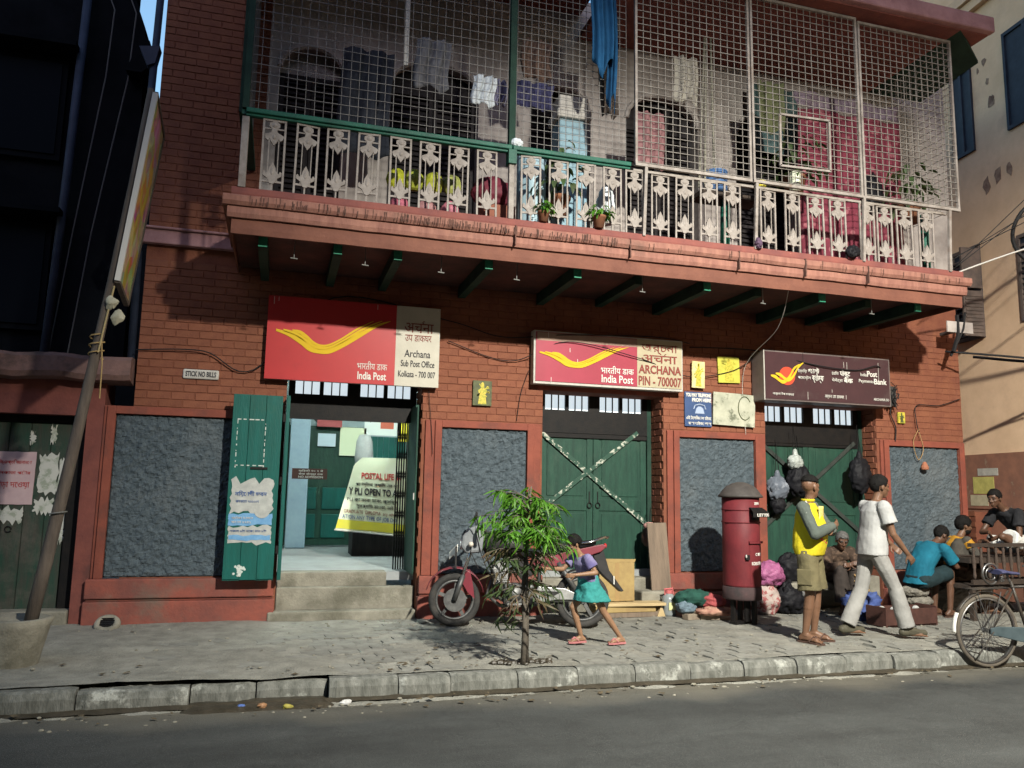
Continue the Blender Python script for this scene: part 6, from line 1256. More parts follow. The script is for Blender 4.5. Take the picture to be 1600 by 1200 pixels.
hang('hanging_cloth', 'cream vest drying at the top of the first painted mesh panel', 4.5, 4.85, 6.4, 7.0, -1.0, mat('cream_vest', (0.34,0.32,0.27), (0.26,0.24,0.20), 7), 23, rag=0.05)
hang('hanging_cloth', 'olive cloth drying behind the second painted mesh panel', 5.75, 6.15, 6.2, 6.9, -0.95, mat('olive_cloth', (0.10,0.11,0.05), (0.07,0.075,0.035), 7), 24, rag=0.05)
hang('hanging_cloth', 'brown checked cloth folded over the line near the balcony post', 2.50, 2.86, 6.35, 6.85, -1.0, mat('brown_check', (0.14,0.085,0.06), (0.08,0.05,0.04), 14), 25, rag=0.05)
hang('hanging_cloth', 'pale teal curtain in the upper doorway behind the red sheet', 6.1, 6.9, 6.3, 7.3, -0.2, mat('teal_curtain', (0.09,0.15,0.15), (0.06,0.10,0.10), 5), 10)
cloth_thing('black_bundle', 'black clothes hanging over the red sheet', 'bundle', (7.55,-0.88,5.3), (0.16,0.10,0.32), DKB, 70)
for k, (x, z, c) in enumerate(((1.05,4.72,(0.42,0.44,0.03)),(1.25,4.74,(0.36,0.40,0.05)),(1.47,4.73,(0.44,0.46,0.05)),(1.68,4.73,(0.34,0.36,0.1)),(1.10,4.42,(0.45,0.12,0.17)),(1.40,4.42,(0.40,0.2,0.2)),(1.66,4.42,(0.46,0.15,0.2)))):
    m_ = mat('packet%d' % k, c, tuple(q*0.55 for q in c), 16, 0.4)
    o = tag(cloth_blob((0,0,0.12), (0.11,0.08,0.14), 80+k, 0.08, 12, 8).build('packet', m_, None), ['yellow green packet, leftmost of the upper row behind the balusters', 'yellow green packet, second in the upper row behind the balusters', 'yellow green packet, third in the upper row behind the balusters', 'yellow green packet, rightmost of the upper row behind the balusters', 'pink packet, left of the lower row behind the balusters', 'pink packet, middle of the lower row behind the balusters', 'pink packet, right of the lower row behind the balusters'][k], 'packet', 'packets stacked on the balcony'); o.location = (x, -1.1, z)
cloth_thing('maroon_bag', 'maroon bag on the balcony floor beside the post', 'bag', (2.12,-1.2,4.62), (0.24,0.16,0.20), mat('maroon_cloth', (0.13,0.02,0.035), (0.09,0.015,0.025), 6, 0.6), 90, 0.1); tag(MB().box(-0.18,0.22,-0.12,0.12,0,0.22).build('terracotta_box', mat('terracotta', (0.22,0.08,0.05), (0.16,0.06,0.04), 6), None, bevel=0.01), 'terracotta coloured box under the maroon bag', 'box').location = (2.14,-1.2,4.405)
def drum(name, label, loc, r, h, m, cat): o = thing(name, label, cat, loc); MB().lathe([(r*0.88,0),(r,h*0.08),(r,h*0.92),(r*0.92,h),(0,h)], n=20).build('barrel', m, o, smooth=True); MB().lathe([(r*1.03,h*0.93),(r*1.03,h*1.0),(0,h*1.02)], n=20).build('lid', m, o); return o
drum('water_drum', 'pale blue water drum behind the balusters right of the post', (2.62,-1.05,4.405), 0.17, 0.95, mat('pale_blue_plastic', (0.30,0.42,0.48), (0.24,0.35,0.4), 4, 0.4), 'drum'); drum('blue_bucket', 'blue bucket behind the right mesh panel', (5.0,-1.1,5.20), 0.15, 0.26, mat('blue_plastic', (0.06,0.12,0.25), rough=0.4), 'bucket'); drum('white_jug', 'white jug inside the small hatch frame', (6.05,-1.25,5.30), 0.07, 0.24, mat('cream_plastic', (0.55,0.58,0.45), rough=0.4), 'jug'); drum('yellow_cup', 'small yellow cup on the right railing', (5.45,-1.42,5.19), 0.05, 0.10, mat('yellow_plastic', (0.55,0.48,0.05), rough=0.4), 'cup')
cloth_thing('white_sack', 'white sack leaning behind the middle balusters', 'sack', (3.52,-1.15,4.6), (0.12,0.10,0.28), mat('white_cloth', (0.6,0.64,0.66)), 91, 0.15); cloth_thing('white_bundle', 'small white bundle tied on top of the green handrail', 'bundle', (2.31,-1.5,5.225), (0.075,0.06,0.06), mat('white_cloth', (0.6,0.64,0.66)), 92, 0.2)
shelf = tag(MB().box(5.25-0.5,5.6,-1.2,-0.9,5.12,5.18).build('balcony_table', CW, None), 'dark wooden shelf behind the right railing', 'shelf')
tag(MB().tube([(5.12,-1.1,4.405),(5.14,-1.1,5.15)], 0.06, 12).build('green_post', mat('bottle_green', (0.01,0.09,0.06), rough=0.5), None, smooth=True), 'bottle green pipe standing behind the right railing', 'pipe'); tag(MB().tube([(7.98,-1.3,4.405),(7.98,-1.3,5.2)], 0.05, 12).build('green_post', mat('bottle_green', (0.01,0.09,0.06)), None, smooth=True), 'dark green pipe at the far right end of the railing', 'pipe')
tag(MB().bar((1.075,-1.35,6.06),(1.075,-1.35,6.93),0.045,0.02).build('white_batten', WHITEW, None), 'upright white batten tied to the left mesh', 'batten')
for k, x in enumerate((4.72, 4.80, 4.93)): tag(MB().tube([(x,-1.2,5.2),(x+0.28-0.06*k,-0.9,7.4)], 0.014, 6).build('bamboo_pole', mat('grey_bamboo', (0.20,0.19,0.15)), None), ['leftmost grey bamboo pole leaning behind the first painted mesh panel', 'middle grey bamboo pole leaning behind the first painted mesh panel', 'rightmost grey bamboo pole leaning behind the first painted mesh panel'][k], 'pole', 'bamboo poles on the balcony')
def potted(label, loc, s, seed, m_leaf, tall=0.0):
    t = thing('potted_plant', label, 'plant', loc); r = random.Random(seed)
    MB().lathe([(0.06*s,0),(0.085*s,0.13*s),(0.095*s,0.135*s),(0.095*s,0.16*s),(0.0,0.15*s)], n=14).build('pot', mat('clay_pot', (0.20,0.085,0.045), (0.13,0.06,0.035), 6), t, smooth=True)
    b = MB()
    for k in range(46):
        a = r.uniform(0,6.28); e = r.uniform(-0.2,1.3); L = r.uniform(0.06,0.17)*s*(1+tall); g = leaf_geo(0.10*s, 0.05*s, 1.0)
        M4 = Matrix.Translation((L*math.cos(a)*math.cos(e), L*math.sin(a)*math.cos(e), 0.17*s+L*max(0.1,math.sin(e))*(1.0+tall*2))) @ Matrix.Rotation(a,4,'Z') @ Matrix.Rotation(r.uniform(-.4,.8),4,'Y'); b.add([M4 @ Vector(v) for v in g.v], g.f)
    b.build('foliage', m_leaf, t, smooth=True, kind='stuff')
potted('small potted plant on the balcony edge under the pale drum', (2.62,-1.53,4.407), 0.72, 1, LF); potted('small bright potted plant on the balcony edge, right of the first', (3.27,-1.54,4.407), 0.85, 2, LF); potted('leafy plant behind the balusters between the two small pots', (2.90,-1.25,4.6), 1.4, 3, LD, 0.5); potted('spiky potted plant inside the small hatch frame', (6.15,-1.1,5.3), 1.6, 4, LD, 0.4); potted('dark plant in the right corner of the balcony', (7.85,-1.2,5.1), 1.6, 5, LD, 0.4)
cloth_thing('dark_rag', 'dark rag on the balcony edge under the last panels', 'rag', (6.62,-1.57,4.40), (0.09,0.06,0.09), DKB, 95, 0.3); cloth_thing('dark_rag', 'small purple rag at the foot of the second prop', 'rag', (5.29,-1.56,4.38), (0.05,0.05,0.07), mat('purple_rag', (0.08,0.05,0.08)), 96, 0.3)

# ------------------------------------------------------------------ wires
CAB = mat('black_cable', (0.012,0.012,0.013), rough=0.6); CABL = mat('pale_cable', (0.40,0.38,0.35), rough=0.6)
def wire(label, pts, r, m, n=24):
    P = [Vector(p) for p in pts]; out = []
    for i in range(len(P)-1):
        p0, p1, p2, p3 = P[max(i-1,0)], P[i], P[i+1], P[min(i+2,len(P)-1)]
        for k in range(8): t = k/8; out.append(0.5*((2*p1)+(-p0+p2)*t+(2*p0-5*p1+4*p2-p3)*t*t+(-p0+3*p1-3*p2+p3)*t**3))
    out.append(P[-1]); return tag(MB().tube(out, r, 5).build('cable', m, None, smooth=True), label, 'cable')
wire('black cable running along the wall above the left and middle signs', [(-1.6,-0.03,2.95),(-0.9,-0.04,2.98),(-0.35,-0.03,2.80),(0.5,-0.03,3.72),(1.9,-0.04,3.55),(2.6,-0.03,3.40),(3.4,-0.17,3.46),(4.6,-0.18,3.52),(5.2,-0.04,3.50)], 0.007, CAB); wire('thin cable sagging across the middle sign to the maroon sign', [(1.9,-0.03,3.30),(2.7,-0.03,3.10),(3.4,-0.18,3.37),(4.4,-0.19,3.22),(5.15,-0.05,3.05),(5.8,-0.05,3.15),(6.15,-0.06,3.35)], 0.006, CAB)
wire('cable drooping across the top of the maroon sign', [(5.2,-0.04,3.45),(6.1,-0.2,3.44),(6.9,-0.33,3.28),(7.6,-0.33,3.24),(8.0,-0.33,3.32),(8.3,-0.05,3.1)], 0.008, CAB); wire('thin vertical cable from the balcony down between the two right signs', [(5.78,-1.45,4.0),(5.98,-0.9,3.6),(6.02,-0.06,3.2),(6.03,-0.05,2.3)], 0.004, CABL)
wire('thin wire hanging from the left sign past the second grey panel', [(1.68,-0.03,2.68),(1.72,-0.03,2.3),(1.75,-0.06,1.9)], 0.004, CAB); wire('thin wire down the wall left of the middle door', [(2.95,-0.03,3.0),(2.85,-0.02,2.7),(2.80,-0.02,2.35)], 0.004, CAB)
wire('heavy black cable looping over the side lane', [(9.6,-0.4,3.55),(10.6,-1.2,3.4),(12.5,-3.0,3.35)], 0.022, CAB); wire('second black cable leaving the right corner of the building', [(9.2,-0.3,3.62),(10.2,-1.0,3.45),(11.0,-2.0,3.1),(12.0,-3.4,3.2)], 0.016, CAB); wire('pale cable rising to the right from the balcony corner', [(8.35,-1.4,4.42),(9.2,-1.8,4.75),(10.6,-2.6,5.2)], 0.012, CABL)
wire('thick curved black cable at the right edge', [(11.0,-2.6,5.5),(9.9,-2.0,5.6),(9.3,-1.6,5.3),(9.4,-1.5,4.7),(10.4,-2.2,4.0)], 0.026, CAB)
for k, (z0, z1) in enumerate(((4.6,6.6),(4.5,6.9),(4.55,7.4),(4.7,6.2))): wire(['lowest thin overhead wire across the lane', 'second thin overhead wire across the lane', 'steepest thin overhead wire across the lane', 'flattest thin overhead wire across the lane'][k], [(8.35+0.05*k,-1.3,z0),(9.6,-2.0,(z0+z1)/2-0.1),(11.0,-2.8,z1)], 0.006, CAB)
wire('wire tangle loop on the right wall above the last panel', [(8.25,-0.03,3.0),(8.45,-0.04,2.9),(8.42,-0.04,2.7),(8.5,-0.04,2.5),(8.47,-0.05,2.3)], 0.009, CAB); wire('wire running from the wall bulb to the building corner', [(9.7,-0.03,2.98),(9.3,-0.03,2.86),(8.9,-0.03,2.84),(8.86,-0.05,2.6),(8.9,-0.05,2.45)], 0.007, CAB); wire('brown wire loop hanging below the wall bulb', [(8.9,-0.05,2.5),(8.78,-0.06,2.3),(8.85,-0.06,2.05),(8.95,-0.06,2.2),(8.9,-0.05,2.45)], 0.006, BR)
tb = thing('meter_tangle', 'black tangle of wires beside the maroon sign', 'wiring', (8.40,-0.10,2.95)); r_ = random.Random(9); b_ = MB()
for k in range(9): b_.tube([(r_.uniform(-.1,.1), r_.uniform(-.06,.06), r_.uniform(-.2,.2)) for q in range(5)], 0.006, 5)
b_.build('loops', CAB, tb); bx('junction_box', DKM, tb, -0.08, 0.08, 0.0, 0.09, -0.14, 0.14)
bulb = thing('wall_bulb_holder', 'orange brown bulb holder hanging on the right wall', 'lamp', (8.95,-0.07,2.02)); MB().lathe([(0.02,0.0),(0.055,-0.08),(0.05,-0.11),(0.0,-0.12)], n=12).build('shade', mat('terracotta2', (0.30,0.12,0.07)), bulb)
jb = thing('service_bracket', 'pale metal service bracket with cables under the right end of the balcony', 'bracket', (9.45,-0.3,3.95)); bx('plate', GREYW, jb, -0.30, 0.16, -0.12, -0.10, -0.06, 0.10); MB().tube([(-0.1,-0.1,0.2),(-0.12,-0.12,-0.1),(-0.2,-0.1,-0.35)], 0.03, 6).tube([(0.05,-0.1,0.25),(-0.02,-0.12,0.0),(-0.2,-0.05,-0.4)], 0.02, 6).build('cable_bundle', CAB, jb); bx('arm', DKM, jb, -0.03, 0.03, -0.10, 0.3, -0.02, 0.02)
# ------------------------------------------------------------------ people (local frame: facing +y, right hand +x, z up)
def skin_mat(n, c): return mat(n, c, tuple(q*0.75 for q in c), 9, 0.5, 0.15, 60, spec=0.35)
def V(*a): return Vector(a)
def remesh(o, vox, smooth=2, fold=0.0, fscale=0.10):
    md = o.modifiers.new('remesh', 'REMESH'); md.mode = 'VOXEL'; md.voxel_size = vox; md.use_smooth_shade = True
    if smooth: s = o.modifiers.new('smooth', 'SMOOTH'); s.iterations = smooth; s.factor = 0.5
    if fold:
        tx = bpy.data.textures.get('fold_tex%.3f' % fscale) or bpy.data.textures.new('fold_tex%.3f' % fscale, 'CLOUDS'); tx.noise_scale = fscale; tx.noise_depth = 2
        d = o.modifiers.new('folds', 'DISPLACE'); d.texture = tx; d.strength = fold; d.mid_level = 0.5; d.texture_coords = 'LOCAL'
def loft(b, secs, n=18):
    """secs: (centre, side vector, front vector, half width, half depth)"""
    vs, fs = [], []
    for c, s, f, w, d in secs:
        for j in range(n):
            t = 2*math.pi*j/n; cs, sn = math.cos(t), math.sin(t)
            vs.append(V(*c) + s*(w*math.copysign(abs(cs)**0.85, cs)) + f*(d*math.copysign(abs(sn)**0.85, sn)))
    for i in range(len(secs)-1):
        for j in range(n): fs.append((i*n+j, i*n+(j+1) % n, (i+1)*n+(j+1) % n, (i+1)*n+j))
    fs.append(tuple(reversed(range(n)))); fs.append(tuple((len(secs)-1)*n+j for j in range(n)))
    b.add(vs, fs)
def hand(b, w, d, nrm, s=1.0, curl=0.35, left=1):
    """w wrist, d direction of the fingers, nrm out of the back of the hand, left +1/-1 side of the thumb"""
    d = d.normalized(); nrm = (nrm - d*nrm.dot(d)).normalized(); sd_ = d.cross(nrm)*left
    for k in (-1, 0, 1): b.cap(w + d*0.012*s + sd_*0.012*k*s, w + d*0.078*s + sd_*0.021*k*s, 0.014*s, 0.0135*s, 8)
    for k, L in ((-1.5, 0.058), (-0.5, 0.072), (0.5, 0.078), (1.5, 0.070)):
        p = w + d*0.080*s + sd_*(0.0175*k*s); a = d*math.cos(curl) - nrm*math.sin(curl) + sd_*(0.06*k); q = p + a*(L*0.5*s); a2 = d*math.cos(curl*2.4) - nrm*math.sin(curl*2.4) + sd_*(0.03*k)
        b.cap(p, q, 0.0088*s, 0.0082*s, 7); b.cap(q, q + a2*(L*0.5*s), 0.0082*s, 0.0068*s, 7)
    p = w + d*0.03*s + sd_*0.026*s; q = p + (d*0.6 + sd_*0.75 - nrm*0.25).normalized()*0.042*s
    b.cap(p, q, 0.0115*s, 0.010*s, 7); b.cap(q, q + (d*0.9 + sd_*0.25 - nrm*0.35).normalized()*0.034*s, 0.0098*s, 0.008*s, 7)
def foot(b, an, toe, s=1.0):
    an, toe = V(*an), V(*toe); f = toe - an; f.z = 0; f.normalize(); sd_ = V(f.y, -f.x, 0); g = an.z - 0.075*s
    heel = V(an.x, an.y, g+0.032*s) - f*0.045*s; ball = V(an.x, an.y, g+0.026*s) + f*0.125*s
    b.cap(heel, an, 0.033*s, 0.034*s, 8); b.cap(an + V(0,0,-0.01), ball, 0.036*s, 0.026*s, 8); b.cap(heel, ball + sd_*0.018*s, 0.028*s, 0.026*s, 8); b.cap(heel, ball - sd_*0.02*s, 0.027*s, 0.024*s, 8)
    for k, L in ((-2, 0.045), (-1, 0.05), (0, 0.055), (1, 0.058), (2.1, 0.062)): p = ball + sd_*(0.0165*k*s) - V(0,0,0.008*s); b.cap(p, p + f*L*s - V(0,0,0.006*s), 0.011*s, 0.0095*s, 7)
def head(t, c, face, up, skin, s=1.0, hair=None, hairstyle='short', beard=False, body=None):
    """adds the skull and face to the body mesh, eyes and hair as parts"""
    F = face.normalized(); U = (up - F*up.dot(F)).normalized(); S = F.cross(U)
    P = lambda x, y, z: V(*c) + S*(x*s) + F*(y*s) + U*(z*s)
    M4 = Matrix((( S.x, F.x, U.x, c[0]), (S.y, F.y, U.y, c[1]), (S.z, F.z, U.z, c[2]), (0,0,0,1)))
    def E(x, y, z, r):
        e = MB().ell((x*s, y*s, z*s), tuple(q*s for q in r), 14, 10); body.add([M4 @ Vector(v) for v in e.v], e.f)
    E(0, -0.012, 0.028, (0.076, 0.094, 0.088)); E(0, 0.018, -0.035, (0.060, 0.072, 0.076)); E(0, 0.052, -0.088, (0.032, 0.032, 0.026)); E(0, 0.062, 0.022, (0.058, 0.022, 0.030))
    body.cap(P(0, 0.083, 0.018), P(0, 0.104, -0.026), 0.009*s, 0.0135*s, 8); body.cap(P(-0.014, 0.09, -0.03), P(0.014, 0.09, -0.03), 0.009*s, 0.009*s, 8); body.cap(P(-0.020, 0.084, -0.061), P(0.020, 0.084, -0.061), 0.008*s, 0.008*s, 8); body.cap(P(-0.016, 0.082, -0.073), P(0.016, 0.082, -0.073), 0.009*s, 0.009*s, 8)
    for k in (-1, 1):
        E(k*0.078, -0.008, -0.006, (0.010, 0.020, 0.034)); body.cap(P(k*0.040, 0.066, -0.02), P(k*0.052, 0.03, -0.012), 0.016*s, 0.016*s, 8)
        e = MB().ell((k*0.031*s, 0.077*s, 0.010*s), (0.0145*s, 0.010*s, 0.0085*s), 10, 8); MB().add([M4 @ Vector(v) for v in e.v], e.f).build('eye', MATS['eye_dark'], t, smooth=True)
        MB().cap(P(k*0.017, 0.088, 0.030), P(k*0.047, 0.076, 0.030), 0.005*s, 0.004*s, 6).build('eyebrow', hair, t, smooth=True)
    if beard:
        e = MB().ell((0, 0.030*s, -0.062*s), (0.060*s, 0.066*s, 0.056*s), 20, 14); keep = [f for f in e.f if sum(e.v[i][2] for i in f)/len(f) < -0.052*s]
        MB().add([M4 @ Vector(v) for v in e.v], keep).build('beard', hair, t, smooth=True); MB().cap(P(-0.024, 0.090, -0.047), P(0.024, 0.090, -0.047), 0.006*s, 0.006*s, 6).build('moustache', hair, t, smooth=True)
    rx, ry, rz_ = 0.083, 0.101, 0.098
    if hairstyle == 'full': rx, ry, rz_ = 0.092, 0.110, 0.112
    e = MB().ell((0, -0.014*s, 0.032*s), (rx*s, ry*s, rz_*s), 40, 26); rr = random.Random(int(c[0]*1000) % 97)
    v2 = []
    for x, y, z in e.v: k = 1 + 0.05*fbm(x*60/s, y*60/s, z*60/s, 1, 3) + (0.07*fbm(x*25, y*25, z*25, 1, 2) if hairstyle == 'full' else 0); v2.append((x*k, y*k, z*k))
    def ok(f):
        x = sum(v2[i][0] for i in f)/len(f)/s; y = sum(v2[i][1] for i in f)/len(f)/s; z = sum(v2[i][2] for i in f)/len(f)/s
        if hairstyle == 'mohawk': return abs(x) < 0.045 and z > 0.055 - 0.2*max(0, y) or (y < -0.09 and z > 0.02 and abs(x) < 0.05)
        if hairstyle == 'fade': return z > 0.05 + 0.25*max(0, y-0.02) and y < 0.075
        line = 0.062 if y > 0.05 else (0.03 if y > 0.0 else -0.055 - 0.1*y*0)
        if y > 0.0 and y < 0.05: line = 0.03
        if abs(x) > 0.05 and -0.04 < y < 0.03: line = 0.012
        return z > line
    fs = [f for f in e.f if ok(f)]
    MB().add([M4 @ Vector(v) for v in v2], fs).build('hair', hair, t, smooth=True, solid=0.007*s)
mat('eye_dark', (0.03,0.025,0.022), rough=0.2)
HAIR = mat('black_hair', (0.005,0.0045,0.0045), (0.010,0.009,0.008), 40, 0.7, 0.8, 150, spec=0.12)
HAIRG = mat('greying_hair', (0.05,0.048,0.045), (0.12,0.115,0.11), 40, 0.6, 0.5, 120)
def figure(name, label, loc, rz, J, skin, s=1.0, hair=None, hairstyle='short', beard=False, vox=0.0075, group=None, belly=0.0):
    t = thing(name, label, 'person', loc, rz, group); J = {k: V(*v) if isinstance(v, (tuple, list)) else v for k, v in J.items()}
    b = MB(); up = (J['neck'] - J['pelvis']).normalized(); S = (J['shR'] - J['shL']); S = (S - up*S.dot(up)).normalized(); F = up.cross(S)
    HS = (J['hipR'] - J['hipL']); HS.normalize(); HF = V(0,0,1).cross(HS).normalized() if 'hf' not in J else J['hf']
    pe, ne = J['pelvis'], J['neck']; mid = J.get('mid', pe.lerp(ne, 0.45)); ch = pe.lerp(ne, 0.75) if 'mid' not in J else mid.lerp(ne, 0.6)
    J['S'], J['F'], J['up'], J['HS'], J['HF'], J['midp'], J['ch'] = S, F, up, HS, HF, mid, ch
    loft(b, [(pe - V(0,0,0.09*s), HS, HF, 0.10*s, 0.085*s), (pe, HS, HF, 0.155*s, 0.105*s), (mid, S, F, 0.135*s, (0.095+belly*0.5)*s), (ch, S, F, 0.155*s, 0.105*s), (ne - up*0.06*s, S, F, 0.13*s, 0.075*s), (ne, S, F, 0.06*s, 0.055*s)])
    b.cap(ne - up*0.05*s, J['head'] - up*0.06*s, 0.056*s, 0.05*s)
    for k in 'LR':
        b.cap(ne - up*0.07*s, J['sh'+k], 0.05*s, 0.055*s); b.cap(J['sh'+k], J['el'+k], 0.05*s, 0.037*s); b.cap(J['el'+k], J['el'+k].lerp(J['wr'+k], 0.3), 0.037*s, 0.039*s); b.cap(J['el'+k].lerp(J['wr'+k], 0.3), J['wr'+k], 0.039*s, 0.025*s)
        hand(b, J['wr'+k], J.get('hd'+k, J['wr'+k]-J['el'+k]), J.get('hn'+k, S*(1 if k == 'R' else -1)), s, J.get('curl', 0.35), 1 if k == 'R' else -1)
        b.cap(J['hip'+k], J['kn'+k], 0.083*s, 0.055*s); b.cap(J['kn'+k], J['kn'+k].lerp(J['an'+k], 0.32), 0.053*s, 0.056*s); b.cap(J['kn'+k].lerp(J['an'+k], 0.32), J['an'+k], 0.056*s, 0.034*s); foot(b, J['an'+k], J['toe'+k], s)
    head(t, J['head'], J['face'], J.get('headup', V(0,0,1)), skin, s, hair or HAIR, hairstyle, beard, b)
    o = b.build('body', skin, t); remesh(o, vox, 2); t['fig'] = 1; del t['fig']
    return t, J
def shirt(t, J, m, s=1.0, g=0.014, hem=0.06, sleeve=0.75, long=False, sm=None, belly=0.0, name='shirt', fold=0.02, loose=0.0, collar=0.055):
    b = MB(); S, F, up, HS, HF = J['S'], J['F'], J['up'], J['HS'], J['HF']; pe, ne, mid, ch = J['pelvis'], J['neck'], J['midp'], J['ch']
    loft(b, [(pe - up*hem, HS, HF, (0.158+loose)*s+g, (0.108+loose)*s+g), (pe + up*0.03, HS, HF, (0.155+loose)*s+g, (0.106+loose)*s+g+belly*0.6*s), (mid, S, F, (0.140+loose)*s+g, (0.10+loose*0.6)*s+g+belly*s), (ch, S, F, 0.158*s+g, 0.108*s+g), (ne - up*0.055*s, S, F, 0.135*s+g, 0.078*s+g), (ne - up*0.01*s, S, F, collar*s+g, collar*s+g)])
    bs = b if sm is None else MB()
    for k in 'LR':
        sh_, el, wr = J['sh'+k], J['el'+k], J['wr'+k]; bs.cap(ne - up*0.07*s, sh_, 0.052*s+g*0.6, 0.058*s+g*0.5)
        if long: bs.cap(sh_, el, 0.053*s+g, 0.043*s+g); bs.tube([el, el.lerp(wr, 0.5), el.lerp(wr, 0.93)], [0.043*s+g, 0.040*s+g*0.9, 0.030*s+g*0.8], 14)
        else: e2 = sh_.lerp(el, sleeve); bs.cap(sh_, sh_.lerp(el, 0.15), 0.056*s+g*0.7, 0.056*s+g*0.8); bs.tube([sh_, sh_.lerp(el, sleeve*0.5), e2], [0.055*s+g, 0.054*s+g*1.2, 0.056*s+g*1.5], 14)
    o = b.build(name, m, t); remesh(o, 0.009, 2, fold)
    if sm is not None: o2 = bs.build('sleeves', sm, t); remesh(o2, 0.009, 2, fold)
    return o
def trousers(t, J, m, s=1.0, g=0.014, to=1.0, flare=0.0, name='trousers', fold=0.022, waist=0.05):
    """to: 1 = ankle, 0.5 = knee"""
    b = MB(); HS, HF, pe = J['HS'], J['HF'], J['pelvis']; up = V(0,0,1)
    loft(b, [(pe - up*0.10*s, HS, HF, 0.12*s+g, 0.092*s+g), (pe - up*0.03*s, HS, HF, 0.158*s+g, 0.112*s+g), (pe + up*waist*s, HS, HF, 0.148*s+g, 0.103*s+g)])
    for k in 'LR':
        h, kn, an = J['hip'+k], J['kn'+k], J['an'+k]
        if to <= 0.55: e2 = h.lerp(kn, to*2); b.cap(h, h.lerp(kn, 0.3), 0.088*s+g, 0.082*s+g); b.tube([h, h.lerp(kn, to), e2], [0.086*s+g, 0.078*s+g*1.3, 0.072*s+g*1.9+flare], 16)
        else: e2 = kn.lerp(an, to*2-1); b.cap(h, kn, 0.087*s+g, 0.060*s+g); b.tube([kn, kn.lerp(e2, 0.5), e2], [0.060*s+g, 0.056*s+g+flare*0.5, 0.050*s+g+flare], 16)
    o = b.build(name, m, t); remesh(o, 0.009, 2, fold, 0.12); return o
def shoes(t, J, m, s=1.0):
    for k in 'LR':
        an, toe = J['an'+k], J['toe'+k]; f = toe - an; f.z = 0; f.normalize(); g = an.z - 0.075*s
        b = MB(); heel = V(an.x, an.y, g+0.045*s) - f*0.05*s; b.cap(heel, V(an.x, an.y, g+0.038*s)+f*0.17*s, 0.045*s, 0.038*s); b.cap(an, V(an.x, an.y, g+0.05*s)+f*0.08*s, 0.045*s, 0.042*s); o = b.build('shoe', m, t); remesh(o, 0.008, 2)
def sandals(t, J, m, s=1.0):
    for k in 'LR':
        an, toe = J['an'+k], J['toe'+k]; f = toe - an; f.z = 0; f.normalize(); sd_ = V(f.y, -f.x, 0); g = an.z - 0.075*s; c = V(an.x, an.y, g)
        pts = [c - f*0.075*s + sd_*0.03*s, c + f*0.02*s + sd_*0.034*s, c + f*0.14*s + sd_*0.05*s, c + f*0.20*s + sd_*0.025*s, c + f*0.205*s - sd_*0.015*s, c + f*0.15*s - sd_*0.045*s, c + f*0.02*s - sd_*0.032*s, c - f*0.075*s - sd_*0.03*s, c - f*0.088*s]
        n = len(pts); b = MB().add([(p.x, p.y, p.z-0.012) for p in pts] + [(p.x, p.y, p.z+0.006) for p in pts], [tuple(range(n)), tuple(range(n, 2*n))] + [(i, (i+1) % n, (i+1) % n+n, i+n) for i in range(n)])
        b.tube([c + f*0.06*s + sd_*0.045*s + V(0,0,0.01), c + f*0.10*s + sd_*0.02*s + V(0,0,0.062*s), c + f*0.15*s + V(0,0,0.03*s)], 0.007, 6).tube([c + f*0.06*s - sd_*0.045*s + V(0,0,0.01), c + f*0.10*s - sd_*0.02*s + V(0,0,0.062*s), c + f*0.15*s + V(0,0,0.03*s)], 0.007, 6)
        b.build('sandal', m, t)
SK1 = skin_mat('skin_brown', (0.15,0.078,0.045)); SK2 = skin_mat('skin_dark_brown', (0.10,0.050,0.030)); SK3 = skin_mat('skin_tan', (0.24,0.135,0.078))
# 1: man with folded arms
J1 = dict(pelvis=(0,0,0.93), mid=(0,0.02,1.12), neck=(0,-0.005,1.42), head=(0,0.03,1.575), face=V(-0.86,0.50,-0.10), shL=(-0.185,0.0,1.36), elL=(-0.27,0.15,1.12), wrL=(-0.01,0.235,1.15), shR=(0.185,0.0,1.36), elR=(0.25,0.13,1.10), wrR=(0.0,0.26,1.19), hdL=V(1,0.05,0.12), hnL=V(0,1,0.2), hdR=V(-0.9,0.1,0.25), hnR=V(0,1,0.2),
     hipL=(-0.09,0,0.88), knL=(-0.10,0.03,0.49), anL=(-0.10,-0.01,0.085), toeL=(-0.13,0.16,0.02), hipR=(0.09,0,0.88), knR=(0.10,0.02,0.49), anR=(0.10,-0.04,0.085), toeR=(0.14,0.13,0.02))
t, J = figure('person', 'man in yellow and grey long sleeved shirt and khaki shorts standing with folded arms', (5.36,-2.24,0.004), R(-142), J1, SK1, 1.0, hairstyle='fade', belly=0.03)
YSH = mat('yellow_jersey', (0.48,0.40,0.015), (0.38,0.31,0.015), 4, 0.85, 0.25, 60); GSL = mat('grey_green_jersey', (0.085,0.10,0.085), (0.06,0.072,0.062), 6, 0.85, 0.25, 60); KHK = mat('khaki_cotton', (0.135,0.115,0.06), (0.09,0.078,0.042), 6, 0.9, 0.3, 50)
shirt(t, J, YSH, 1.0, 0.017, 0.055, long=True, sm=GSL, belly=0.05, name='jersey', loose=0.012, fold=0.012); trousers(t, J, KHK, 1.0, 0.02, 0.46, 0.01, 'cargo_shorts')
for k in (-1, 1): MB().box(-0.012,0.012,-0.075,0.075,-0.08,0.08).build('cargo_pocket', KHK, t, bevel=0.01).location = (k*0.205, 0.0, 0.66)
MB().bar((0.165,0.03,1.425),(0.238,0.055,1.30),0.006,0.036,up=(1,0,0)).build('white_stripe', WHITEP, t); MB().lathe([(0.062,1.425),(0.072,1.44),(0.066,1.452),(0.058,1.44),(0.062,1.425)], (0,0.0,0), 20).build('collar', YSH, t, smooth=True)
